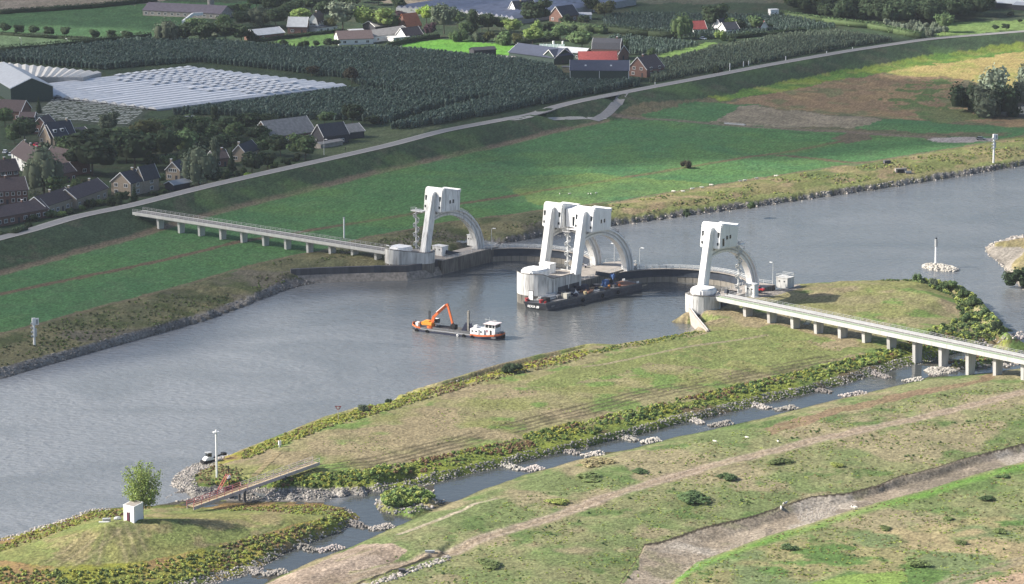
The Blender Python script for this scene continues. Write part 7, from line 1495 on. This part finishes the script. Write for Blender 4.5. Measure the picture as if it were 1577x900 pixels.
def proto(name, kind, n, lm, size=.12, var=0, hs=1.0):
    r_ = np.random.default_rng(var + 50); p_, n_, core = lobes_crown(kind, r_, n); p_[:, 2] *= hs; core[0][:, 2] *= hs
    return bpy.data.objects.new(name, leafmesh(name, p_, n_, size, LM[lm], core, r_=r_))
for o_ in ():
    pass
def slim(o_, k):
    a = np.empty(len(o_.data.vertices) * 3); o_.data.vertices.foreach_get('co', a); a = a.reshape(-1, 3); a[:, :2] *= k; o_.data.vertices.foreach_set('co', a.ravel()); return o_
def scatter(poly_px, per_m2, z=3, cond=None, nmax=60000):
    w_ = np.array([tuple(P(x, y, z).xy) for x, y in poly_px]); lo, hi = w_.min(0), w_.max(0); area = (hi - lo).prod(); n = int(min(area * per_m2, nmax * 6))
    X = rng.uniform(lo[0], hi[0], n); Y = rng.uniform(lo[1], hi[1], n); Z = hz(X, Y); u, v = projn(X, Y, Z); k = inpoly(u, v, poly_px)
    if cond is not None: k &= cond(X, Y, Z, u, v)
    return np.stack([X[k], Y[k], Z[k]], 1)[:nmax]
def rows(poly_px, row_gap, step, dir_px, z=4, cond=None):
    w_ = np.array([tuple(P(x, y, z).xy) for x, y in poly_px]); a, b = P(*dir_px[0], z), P(*dir_px[1], z); u = np.array(((b - a).normalized()).xy); v = np.array((-u[1], u[0])); c = w_.mean(0)
    su, sv = (w_ - c) @ u, (w_ - c) @ v; S, Tt = np.meshgrid(np.arange(su.min(), su.max(), step), np.arange(sv.min(), sv.max(), row_gap)); S = S + rng.normal(0, step * .2, S.shape); Tt = Tt + rng.normal(0, .15, Tt.shape)
    X = (c[0] + S * u[0] + Tt * v[0]).ravel(); Y = (c[1] + S * u[1] + Tt * v[1]).ravel(); Z = hz(X, Y); pu_, pv_ = projn(X, Y, Z); k = inpoly(pu_, pv_, poly_px)
    if cond is not None: k &= cond(X, Y, Z, pu_, pv_)
    return np.stack([X[k], Y[k], Z[k]], 1)
orch = [proto('orchard_tree', 'tall', 30, lm, .17, v) for v, lm in enumerate(('orchard', 'orchard', 'orchard2'))]; maize = [proto('field_plant', 'tall', 26, lm, .2, 8 + v) for v, lm in enumerate(('maize', 'maize'))]
[slim(o_, .45) for o_ in orch + maize]; dP = ((300, 120), (400, 100))
o1 = [(-30,90),(232,64),(330,68),(400,74),(470,80),(560,80),(600,77),(640,80),(700,88),(784,95),(850,106),(876,128),(905,131),(800,150),(700,158),(640,150),(560,134),(528,121),(420,108),(302,96),(156,108),(-30,92)]
o2 = [(250,178),(400,160),(528,142),(560,142),(700,162),(640,176),(600,190),(540,186),(430,184),(340,178)]; o3 = [(600,200),(690,172),(780,150),(880,132),(985,129),(985,133),(880,152),(760,176),(640,198)]
pts_ = np.concatenate([rows(o1, 3.0, .85, dP), rows(o2, 3.1, .9, ((300,160),(400,146))), rows(o3, 3.0, .85, ((650,190),(750,168)))])
instancer('orchard_rows', orch, pts_, rng.uniform(2.4, 3.6, len(pts_)))
o4 = [(1000,130),(1008,96),(1030,95),(1100,78),(1180,62),(1215,56),(1290,52),(1375,64),(1300,74),(1180,96),(1100,110),(1040,121)]; o5 = [(925,32),(965,22),(1060,26),(1215,28),(1290,44),(1180,52),(1120,62),(1010,54),(940,46)]; o6 = [(860,100),(925,68),(975,62),(1085,72),(1010,88),(1005,116),(960,118)]
pts_ = rows(o4, 2.6, 1.2, ((1050,110),(1150,90))); instancer('field_crop_rows', maize, pts_, rng.uniform(2.0, 3.0, len(pts_)))
pts_ = np.concatenate([rows(o5, 4, 1.6, ((950,45),(1100,30))), rows([(925,72),(945,58),(1000,62),(1080,70),(1010,86),(965,84)], 4, 1.6, ((950,70),(1050,60)))]); instancer('orchard_rows', orch, pts_, rng.uniform(2.2, 3.0, len(pts_)))
# far wood at the top right: one dark mass
wood = [bpy.data.objects.new('wood_tree', crown_mesh('round', v, lm)) for v, lm in ((0, 'dark'), (1, 'dark'), (2, 'dark'), (3, 'dark'))]
pts_ = scatter([(1215,20),(1216,-40),(1800,-50),(1800,-8),(1577,-2),(1500,10),(1520,26),(1460,38),(1380,42),(1290,36)], .018, 4); instancer('far_wood', wood, pts_, rng.uniform(9, 16, len(pts_)))
pts_ = scatter([(-200,-40),(-200,-60),(1800,-60),(1800,-48),(700,-30),(300,-35)], .004, 4, nmax=500); instancer('far_wood', wood, pts_, rng.uniform(9, 15, len(pts_)))
# undergrowth along the banks
wd = {lm: [proto('weed_clump', 'bush', 26, lm, .2, 20 + v, .9) for v in range(2)] for lm in ('weed', 'gold', 'rust', 'reed', 'straw', 'clump', 'scrub', 'mid', 'light')}
def sh(line, dy): return [(x, y + dy) for x, y in line]
ch = [p for p in CH_N if 330 < p[0] < 1570]; chm = lambda a, b: [p for p in ch if a <= p[0] <= b]
V_UP = [(330,748),(440,738),(560,727),(669,707),(769,685),(840,665),(942,642),(1045,618),(1147,594),(1240,574),(1331,550),(1400,530),(1450,515)]
stripA = sh(V_UP, -3) + sh(ch, -17)[::-1]
nz_ = lambda X, Y, s, k: fbm(X, Y, s, k, 3)
instancer('bank_undergrowth', wd['weed'] + wd['light'] + wd['weed'] + wd['mid'], (q := scatter(stripA, 0.8, 2.5)), rng.uniform(0.35, 1.2, len(q)) * (.3 + 1.4 * nz_(q[:, 0], q[:, 1], 7, 5) ** 1.3))
instancer('bank_undergrowth', wd['gold'] + wd['reed'], (q := scatter(stripA, 0.57, 2.5, lambda X, Y, Z, u, v: nz_(X, Y, 14, 77) > .54)), rng.uniform(0.496, 1.24, len(q)))
instancer('bank_undergrowth', wd['rust'], (q := scatter(stripA, 0.57, 2.5, lambda X, Y, Z, u, v: nz_(X, Y, 12, 177) > .62)), rng.uniform(0.496, 1.12, len(q)))
rs_ = [p for p in R_SHORE if p[0] < 905 and p[1] < 705]; stripB = sh(rs_, -4) + sh(rs_, 11)[::-1]
instancer('goldenrod_fringe', wd['gold'] + wd['weed'], (q := scatter(stripB, 0.95, 2, lambda X, Y, Z, u, v: (Z > .9) & (u < 660))), rng.uniform(0.496, 0.93, len(q)))
instancer('goldenrod_fringe', wd['rust'] + wd['weed'] + wd['straw'], (q := scatter(stripB, 0.855, 2, lambda X, Y, Z, u, v: (Z > .9) & ((u > 560) | (nz_(X, Y, 14, 9) > .55)))), rng.uniform(0.372, 0.806, len(q)))
instancer('goldenrod_fringe', wd['rust'] + wd['straw'] + wd['clump'], (q := scatter([(300,735),(310,722),(340,716),(372,722),(380,742),(350,750),(318,748)], 0.95, 2)), rng.uniform(0.372, 0.744, len(q)))
instancer('goldenrod_fringe', wd['reed'] + wd['gold'], (q := scatter([(895,545),(950,531),(1000,524),(1085,509),(1088,514),(1000,531),(950,538),(900,551)], 0.76, 2)), rng.uniform(0.31, 0.744, len(q)))
mr_ = [p for p in MOUND_R if p[1] < 806 and p[0] <= 545]; stripC = sh(mr_, -3) + [(540,800),(500,796),(400,787),(300,788),(240,786),(188,796),(142,800),(99,817),(50,835),(0,850),(-40,860)]
instancer('bank_undergrowth', wd['gold'] + wd['rust'] + wd['weed'], (q := scatter(stripC, 0.95, 1.5, lambda X, Y, Z, u, v: (Z > .4) & ((u < 190) | (u > 350)))), rng.uniform(0.31, 0.744, len(q)))
stripD = [(-40,872),(60,880),(160,878),(280,858),(400,826),(470,808),(535,785),(548,797),(525,806),(476,823),(440,838),(401,860),(369,872),(320,886),(250,905),(-40,905)]
instancer('bank_undergrowth', wd['weed'] + wd['gold'] + wd['clump'], (q := scatter(stripD, 0.855, 1.5)), rng.uniform(0.372, 1.05, len(q))); instancer('bank_undergrowth', wd['rust'] + wd['straw'], (q := scatter(stripD, 0.855, 1.5, lambda X, Y, Z, u, v: nz_(X, Y, 14, 19) > .5)), rng.uniform(0.31, 0.744, len(q)))
isl_v = [(x * .8 + 632 * .2, y * .8 + 764 * .2 - 4) for x, y in ISLET]
instancer('islet_willow_scrub', wd['light'] + wd['mid'] + wd['weed'], (q := scatter(isl_v, 1.71, 1.8)), rng.uniform(0.744, 1.98, len(q)))
instancer('spit_undergrowth', wd['rust'] + wd['clump'] + wd['weed'], (q := scatter([(1432,566),(1480,555),(1530,545),(1577,540),(1750,512),(1750,530),(1577,550),(1530,557),(1480,563)], 1.14, 1.5)), rng.uniform(0.496, 1.24, len(q)))
instancer('bank_undergrowth', wd['mid'] + wd['clump'] + wd['weed'], (q := scatter([(1410,432),(1462,436),(1500,455),(1528,486),(1552,515),(1530,527),(1460,520),(1390,528),(1440,505),(1480,490),(1470,460)], 0.665, 3)), rng.uniform(0.496, 1.74, len(q)) * (.5 + nz_(q[:, 0], q[:, 1], 9, 3)))
instancer('bank_undergrowth', wd['mid'] + wd['clump'], (q := scatter([(1356,435),(1356,430),(1407,430),(1407,436)], 1.14, 4)), rng.uniform(0.31, 0.744, len(q)))
rb_ = [p for p in L_BROWN if p[0] < 480]; stripE = sh(rb_, 4) + [(440,436),(378,457),(307,482),(204,510),(102,538),(0,565),(-50,580)]
instancer('bank_scrub', wd['scrub'] + wd['clump'], (q := scatter(stripE, .20, 3, lambda X, Y, Z, u, v: nz_(X, Y, 16, 29) > .44)), rng.uniform(0.31, 0.93, len(q)))
instancer('bank_scrub', wd['scrub'] + wd['clump'], (q := scatter([(500,392),(570,372),(666,352),(760,346),(838,330),(967,314),(967,330),(850,346),(760,362),(720,372),(640,384),(560,400),(480,410)], 0.342, 4, lambda X, Y, Z, u, v: nz_(X, Y, 16, 29) > .46)), rng.uniform(0.248, 0.744, len(q)))
instancer('bank_scrub', wd['weed'] + wd['clump'] + wd['straw'], (q := scatter([(960,312),(1031,300),(1145,284),(1240,268),(1324,256),(1480,232),(1577,214),(1577,240),(1480,256),(1300,286),(1100,314),(985,330)], 0.304, 3, lambda X, Y, Z, u, v: nz_(X, Y, 18, 39) > .5)), rng.uniform(0.31, 0.992, len(q)))
instancer('reeds', wd['reed'] + wd['clump'], (q := scatter([(925,340),(1010,330),(1110,318),(1110,326),(1010,338),(930,350)], 0.285, 2, lambda X, Y, Z, u, v: nz_(X, Y, 12, 49) > .5)), rng.uniform(0.31, 0.868, len(q)))
mead_poly = [(600,860),(850,740),(1050,682),(1250,640),(1577,585),(1577,900),(560,900)]
increek = lambda u, v: (u > 985) & (v > y_of(CREEK_N, u) - 1) & (v < y_of(CREEK_S, u) + 3)
onpath = lambda X, Y: dist_line(X, Y, offs_line([(430,915),(560,880),(691,848),(767,822),(850,797),(926,769),(1028,738),(1129,710),(1240,683),(1380,652),(1510,622),(1577,604)], 2.2, 0)) < 4
instancer('meadow_weeds', wd['clump'] + wd['mid'], (q := scatter(mead_poly, .10, 2, lambda X, Y, Z, u, v: (nz_(X, Y, 11, 59) > .70) & ~increek(u, v) & ~onpath(X, Y) & (v > y_of(CH_S, u) + 24))), rng.uniform(0.31, 0.806, len(q)))
instancer('meadow_straw', wd['straw'] + wd['clump'], (q := scatter(mead_poly, .10, 2, lambda X, Y, Z, u, v: (nz_(X, Y, 18, 69) > .58) & ~increek(u, v) & ~onpath(X, Y) & (v > y_of(CH_S, u) + 30) & ((v > 780) | (u < 960)))), rng.uniform(0.217, 0.496, len(q)))
lowp = [proto('low_herb', 'bush', 12, lm, .3, 40 + i, .3) for i, lm in enumerate(('clump', 'weed', 'straw', 'weed'))]
instancer('meadow_herbs', lowp, (q := scatter(mead_poly, .30, 2, lambda X, Y, Z, u, v: ~increek(u, v) & ~onpath(X, Y) & (v > y_of(CH_S, u) + 12) & (nz_(X, Y, 7, 89) > .45))), rng.uniform(0.248, 0.558, len(q)))
instancer('island_herbs', lowp, (q := scatter([(480,690),(650,640),(850,590),(1060,545),(1200,510),(1330,535),(1200,570),(1000,608),(850,640),(650,690),(500,730)], 0.19, 3, lambda X, Y, Z, u, v: nz_(X, Y, 7, 99) > .5)), rng.uniform(0.155, 0.434, len(q)))
for i, (x, y, w_, h) in enumerate([(1066,772,60,14), (1120,738,36,9), (1200,714,40,8), (1290,718,22,5), (905,738,50,8), (985,728,30,6), (1215,845,30,8), (1362,815,26,6), (1520,770,26,7), (1545,735,24,5), (1460,800,20,5), (1540,820,26,7), (750,870,50,8), (860,775,34,7), (1415,870,50,10), (1480,838,22,6), (920,715,60,9)]):
    tree(x, y, h, w_, 'bush', ['mid','mid','clump','weed','clump','mid','mid','clump','mid','mid','clump','clump','clump','weed','clump','clump','straw'][i], ['largest dark rush clump in the middle of the meadow','rush clump just right of the largest one','dark low rush clump above the creek','small low clump above the creek, farther right','low clump left of the dirt track bend','clump with a dark edge beside the dirt track','dark clump below the dry creek','dark clump below the creek in the lower meadow','dark clump at the right edge of the lower meadow','upper dark clump at the right edge of the lower meadow','small clump in the middle right of the lower meadow','clump near the right edge in the lower meadow','green clump near the stone ditch end','straw coloured clump beside the dirt track','olive clump near the bottom right','small clump above the olive one','dry brown reed patch left of the dirt track'][i], name='rush_clump', cat='clump of rushes')
# stones -----------------------------------------------------------------------
stone_m = mat('riprap_stone', (0.36, 0.33, 0.30), .9, var=.25, scale=2.5, rand=.4); stone_d = mat('grey_riprap_stone', (0.17, 0.165, 0.16), .9, var=.25, scale=2.5, rand=.4)
def rock_mesh(seed, m_):
    r_ = random.Random(seed); m = MB(); m.ball((0, 0, 0), .5, .5, .5, 6, 4); v = [(x * r_.uniform(.75, 1.2), y * r_.uniform(.6, 1.0), z * r_.uniform(.55, .9)) for x, y, z in m.v]
    me = bpy.data.meshes.new('stone'); me.from_pydata(v, [], m.f); me.materials.append(m_); return me
rk = [bpy.data.objects.new('stone', rock_mesh(i, stone_m)) for i in range(4)]; rd = [bpy.data.objects.new('stone', rock_mesh(i + 9, stone_d)) for i in range(4)]
def bandpoly(line, d0, d1): return sh(line, d0) + sh(line, d1)[::-1]
def rock_pile(name, a, b, wid, h, n, label):
    w0, w1 = P(*a, 0), P(*b, 0); d = w1 - w0; nrm = Vector((-d.y, d.x, 0)).normalized(); t = empty(name, w0, 0, label, 'stone bank')
    m = MB(); nseg = 16; sec = [(-1, -1.6), (-.75, .15), (0, .75), (.75, .15), (1, -1.6)]; v = []
    for i in range(nseg + 1):
        s_ = i / nseg; k = max(.12, math.sin(math.pi * min(1, max(0, s_ * .94 + .03))) ** .55)
        v += [d * s_ + nrm * o_ * wid * k + Vector((0, 0, (z if z < 0 else z * h * k))) for o_, z in sec]
    m.add(v, [(i * 5 + j, i * 5 + j + 1, i * 5 + j + 6, i * 5 + j + 5) for i in range(nseg) for j in range(4)]); m.build('core', stone_d, t)
    m = MB()
    for q in range(n):
        s_ = random.random(); o_ = random.uniform(-1, 1); k = max(.12, math.sin(math.pi * min(1, max(0, s_ * .94 + .03))) ** .55); z = h * k * .9 * (1 - abs(o_) ** 1.6) - .1; r0 = random.uniform(.45, 1.1)
        me_r = rk[q % 4].data; M_ = Matrix.Translation(d * s_ + nrm * o_ * wid * k + Vector((0, 0, z))) @ Matrix.Rotation(random.uniform(0, 6.28), 4, 'Z') @ Matrix.Scale(r0 * 1.2, 4)
        m.add([M_ @ v_.co for v_ in me_r.vertices], [tuple(f.vertices) for f in me_r.polygons])
    tag(m.build('stones', stone_m, t), kind='stuff')
def stones(name, poly_px, dens, protos, s0, s1, z=1, cond=None): q = scatter(poly_px, dens, z, cond, 40000); instancer(name, protos, q, rng.uniform(s0, s1, len(q)) )
stones('channel_riprap', bandpoly(chm(330, 1570), -15, 3), 2.8, rk + rd + rd, .3, .8, 1, lambda X, Y, Z, u, v: (Z < 1.7) & (Z > -.2))
stones('tip_riprap', [(255,775),(250,720),(290,700),(345,705),(345,715),(318,722),(300,735),(305,750),(340,752),(560,752),(560,766),(300,770)], 3.0, rk + rd, .35, .85, 1, lambda X, Y, Z, u, v: (Z < 1.9) & (Z > -.2))
stones('mound_riprap', bandpoly([p for p in MOUND_R[MOUND_R.index((530,783)):]], -16, 4), 2.8, rk + rd, .3, .8, 1, lambda X, Y, Z, u, v: (Z < 1.4) & (Z > -.2)); stones('mound_riprap', bandpoly([(-60,850),(0,830),(35,821),(99,801),(142,785),(170,782)], -4, 5), .8, rk, .5, 1.1, 1, lambda X, Y, Z, u, v: (Z < 1.3) & (Z > -.2))
stones('islet_riprap', [(x * 1.05 - 632 * .05, y * 1.12 - 766 * .12) for x, y in ISLET], 1.2, rk + rd, .5, 1.2, .5, lambda X, Y, Z, u, v: (Z < 1.5) & (Z > -.2))
stones('spit_riprap', bandpoly([(1418,572),(1440,577),(1479,571),(1534,564),(1577,558),(1700,540)], -8, 4), 1.0, rk, .5, 1.2, .5, lambda X, Y, Z, u, v: (Z < 1.4) & (Z > -.2)); stones('spit_riprap', [(1420,572),(1432,564),(1462,562),(1472,570),(1450,578),(1430,578)], 1.6, rk, .6, 1.2, .6)
stones('island_edge_riprap', bandpoly([p for p in R_SHORE if p[0] < 905 and p[1] < 712], -5, 5), .7, rk, .5, 1.1, .6, lambda X, Y, Z, u, v: (Z < 1.1) & (Z > -.2))
stones('left_bank_riprap', L_BANKTOP[:-1] + [(440,440)] + L_SHORE[8:0:-1], .9, rd, .4, 1.1, 1); stones('left_bank_riprap', [(430,432),(480,420),(540,432),(475,440),(440,448)], 1.0, rd, .5, 1.2, 1)
stones('upstream_riprap', bandpoly(UP_SHORE, -11, 2), .9, rd + rk, .4, 1.1, 1, lambda X, Y, Z, u, v: (Z < 1.9) & (Z > -.2))
stones('far_spit_riprap', bandpoly([p for p in R_SPIT2 if p[0] < 1600], -3, 3) , .6, rk, .7, 1.4, .5, lambda X, Y, Z, u, v: (Z < 1.6) & (Z > -.2)); rock_pile('stone_island', (1424,409), (1473,418), 5.2, 1.5, 330, 'small stone island carrying the white light column in the upper river'); rock_pile('stone_bar', (1424,572), (1472,571), 4.2, 1.0, 260, 'pale stone bar round a bridge pier in the side channel'); rock_pile('stone_groyne', (1520,533), (1575,519), 2.6, .9, 240, 'stone groyne running into the upper river at the right edge')
stones('groyne_stones', bandpoly([(1515,533),(1557,518),(1590,512),(1700,500)], -4, 4), 1, rk, .5, 1.3, .6); stones('ditch_stones', bandpoly([(552,905),(610,886),(652,870),(692,857)], -2, 6), 2.2, rk, .4, 1.3, 2); stones('creek_gravel', [(1224,796),(1250,784),(1285,780),(1290,786),(1262,800),(1232,803)], 2.5, rk, .15, .5, 1); stones('creek_gravel', [(1020,890),(1060,866),(1110,850),(1080,875),(1050,895)], 1.2, rk, .12, .3, 1)
belt([(1392,428,9,14,'bush','mid'),(1453,444,11,18,'bush','mid'),(1484,456,14,20,'bush','mid'),(1515,486,16,22,'bush','mid'),(1535,508,14,22,'bush','dark'),(1440,520,12,20,'bush','dark'),(1410,526,10,20,'bush','mid')], 'on the scrubby end of the grassy hill', 'shrubs on the hill end')
tree(0,0,0,0,'bush','mid','low green scrub at the foot of the light column on the stone island', base=P(1444,411,1.0), hm=2.2) if False else None
# stone sills across the side channel
SILL = [((1341,574),(1369,582),(1392,587),(1420,584)), ((1245,598),(1281,604),(1295,610),(1331,605)), ((1147,620),(1185,629),(1194,631),(1226,627)), ((1052,641),(1083,652),(1094,656),(1126,651)), ((947,667),(979,679),(988,682),(1013,677)), ((855,689),(891,699),(897,702),(928,698)), ((769,713),(802,723),(807,725),(831,720)), ((525,800),(566,813),(569,815),(604,810)), ((444,835),(487,849),(488,849),(524,842)), ((369,870),(401,884),(405,885),(440,880))]
for i, (a, b, c, e) in enumerate(SILL):
    for side, (p, q) in enumerate(((a, b), (c, e))):
        w0, w1 = P(*p, .2), P(*q, .2); m = MB(); n = 64 if side == 0 else 44; d = w1 - w0; nrm = Vector((-d.y, d.x, 0)).normalized(); wid = 2.6
        for k in range(n * 2):
            s_ = random.random(); o_ = random.uniform(-1, 1); prof = (1 - abs(o_) * .6) * (1 - .5 * (s_ if side == 0 else 1 - s_)); c_ = w0 + d * s_ + nrm * o_ * wid * (1 - .45 * (s_ if side == 0 else 1 - s_)); r0 = random.uniform(.25, .58)
            me_r = rk[random.randrange(4)].data; M_ = Matrix.Translation(c_ - w0 + Vector((0, 0, prof * .9 - .35))) @ Matrix.Rotation(random.uniform(0, 6.28), 4, 'Z') @ Matrix.Scale(r0 * 1.7, 4)
            m.add([M_ @ v_.co for v_ in me_r.vertices], [tuple(f.vertices) for f in me_r.polygons])
        o = m.build('stone_sill', stone_m); o.location = w0; where = ['farthest upstream under the bridge','second down from the bridge','third down from the bridge','fourth down from the bridge','fifth down from the bridge','sixth down from the bridge','seventh down, the last before the islet','first below the islet','second below the islet','third below the islet, nearest the bottom edge'][i]
        tag(o, f"{'island' if side == 0 else 'meadow'} side tongue of the stone sill {where}", 'stone sill', 'stone sills across the side channel')
# fences on the far track and beside the meadow
# ================================================================== CLOUDS (real ones, they shade the far bank) AND AIR
cm = bpy.data.materials.new('cloud_vapour'); n, l = nodes_of(cm); b = n['Principled BSDF']; b.inputs['Base Color'].default_value = (.85, .86, .88, 1); b.inputs['Roughness'].default_value = 1; b.inputs['Specular IOR Level'].default_value = 0
tr_ = n.new('ShaderNodeBsdfTransparent'); mx = n.new('ShaderNodeMixShader'); out = n['Material Output']; mx.inputs[0].default_value = .42; l.new(tr_.outputs[0], mx.inputs[1]); l.new(b.outputs[0], mx.inputs[2]); l.new(mx.outputs[0], out.inputs[0])
ALT = 1100.0
def cloud(poly_px, label, z=4, alt=ALT, soft=14):
    """lumpy closed cloud whose shadow falls on the given stretch of ground"""
    g_ = np.array([tuple(P(x, y, z).xy) for x, y in poly_px]); k = alt / sd.z; w_ = g_ + np.array((sd.x, sd.y)) * k; lo, hi = w_.min(0) - 60, w_.max(0) + 60; st_ = max(9.0, (hi - lo).max() / 120)
    X, Y = np.meshgrid(np.arange(lo[0], hi[0], st_), np.arange(lo[1], hi[1], st_)); inside = inpoly(X + (fbm(X, Y, 110, 5, 4) - .5) * 40, Y + (fbm(X, Y, 110, 15, 4) - .5) * 50, w_)
    pad = inside.astype(float)
    for _ in range(5): q = np.pad(pad, 1, 'edge'); pad = (q[:-2, 1:-1] + q[2:, 1:-1] + q[1:-1, :-2] + q[1:-1, 2:] + q[1:-1, 1:-1]) / 5
    hgt = np.clip((pad - .35) / .65, 0, 1) ** .5; topz = hgt * (12 + 26 * fbm(X, Y, 130, 25, 4)); bot = -hgt * 8
    keep = pad > .35; idx = -np.ones(X.shape, int); cells = keep[:-1, :-1] & keep[1:, :-1] & keep[:-1, 1:] & keep[1:, 1:]
    ny_, nx_ = X.shape; I = np.arange(nx_ * ny_).reshape(ny_, nx_); V = np.concatenate([np.stack([X, Y, alt + topz], -1).reshape(-1, 3), np.stack([X, Y, alt + bot], -1).reshape(-1, 3)])
    Q = np.stack([I[:-1, :-1], I[:-1, 1:], I[1:, 1:], I[1:, :-1]], -1)[cells]; F_ = np.concatenate([Q, Q[:, ::-1] + nx_ * ny_])
    # close the rim
    rim = []; cp = np.pad(cells, 1)
    ys, xs = np.nonzero(cells)
    for y, x in zip(ys, xs):
        a, b_, c, d = I[y, x], I[y, x + 1], I[y + 1, x + 1], I[y + 1, x]; N_ = nx_ * ny_
        if not cp[y, x + 1]: rim.append((b_, a, a + N_, b_ + N_))
        if not cp[y + 2, x + 1]: rim.append((d, c, c + N_, d + N_))
        if not cp[y + 1, x]: rim.append((a, d, d + N_, a + N_))
        if not cp[y + 1, x + 2]: rim.append((c, b_, b_ + N_, c + N_))
    F_ = np.concatenate([F_, np.array(rim)]); used = np.unique(F_); mp_ = np.full(len(V), -1); mp_[used] = np.arange(len(used)); me = np_mesh('cloud', V[used], mp_[F_], cm); me.polygons.foreach_set('use_smooth', np.ones(len(me.polygons), bool)); o = link('clouds', me); tag(o, kind='stuff'); return o
cloud([(-500,150),(-160,80),(0,76),(240,68),(420,76),(560,84),(700,92),(880,112),(960,120),(900,134),(800,172),(700,205),(760,262),(850,262),(790,288),(740,296),(800,318),(870,334),(840,352),(825,384),(770,395),(700,412),(560,424),(440,434),(300,476),(150,526),(0,556),(-200,600),(-600,500)], 'a')
cloud([(-400,-80),(1215,-80),(1700,-80),(1700,10),(1500,22),(1400,32),(1200,26),(1000,50),(900,20),(800,-10),(640,4),(600,-30),(480,2),(420,40),(300,58),(240,40),(0,40),(-300,30)], 'b')
cloud([(880,112),(1000,108),(1100,88),(1180,72),(1290,52),(1360,60),(1450,50),(1500,62),(1330,90),(1290,112),(1480,122),(1470,140),(1380,150),(1530,160),(1577,185),(1800,180),(1800,214),(1577,212),(1420,222),(1250,246),(1100,250),(1000,252),(870,256),(760,250),(700,206),(800,172),(900,136)], 'c')
# the air between: one closed box of thin even haze round the camera and the whole scene
m = MB(); m.box(-31000, 31000, 40, 33000, -6, 236); hm_ = bpy.data.materials.new('haze_air'); n, l = nodes_of(hm_)
for q in list(n): 
    if q.type == 'BSDF_PRINCIPLED': n.remove(q)
pv_ = n.new('ShaderNodeVolumePrincipled'); pv_.inputs['Color'].default_value = (.80, .87, 1.0, 1); pv_.inputs['Density'].default_value = .00003; pv_.inputs['Anisotropy'].default_value = .2
l.new(pv_.outputs[0], n['Material Output'].inputs['Volume'])
m = MB(); m.box(-9000, 9000, -60, 14000, -9, 236); hz_o = m.build('haze', hm_); tag(hz_o, kind='stuff')
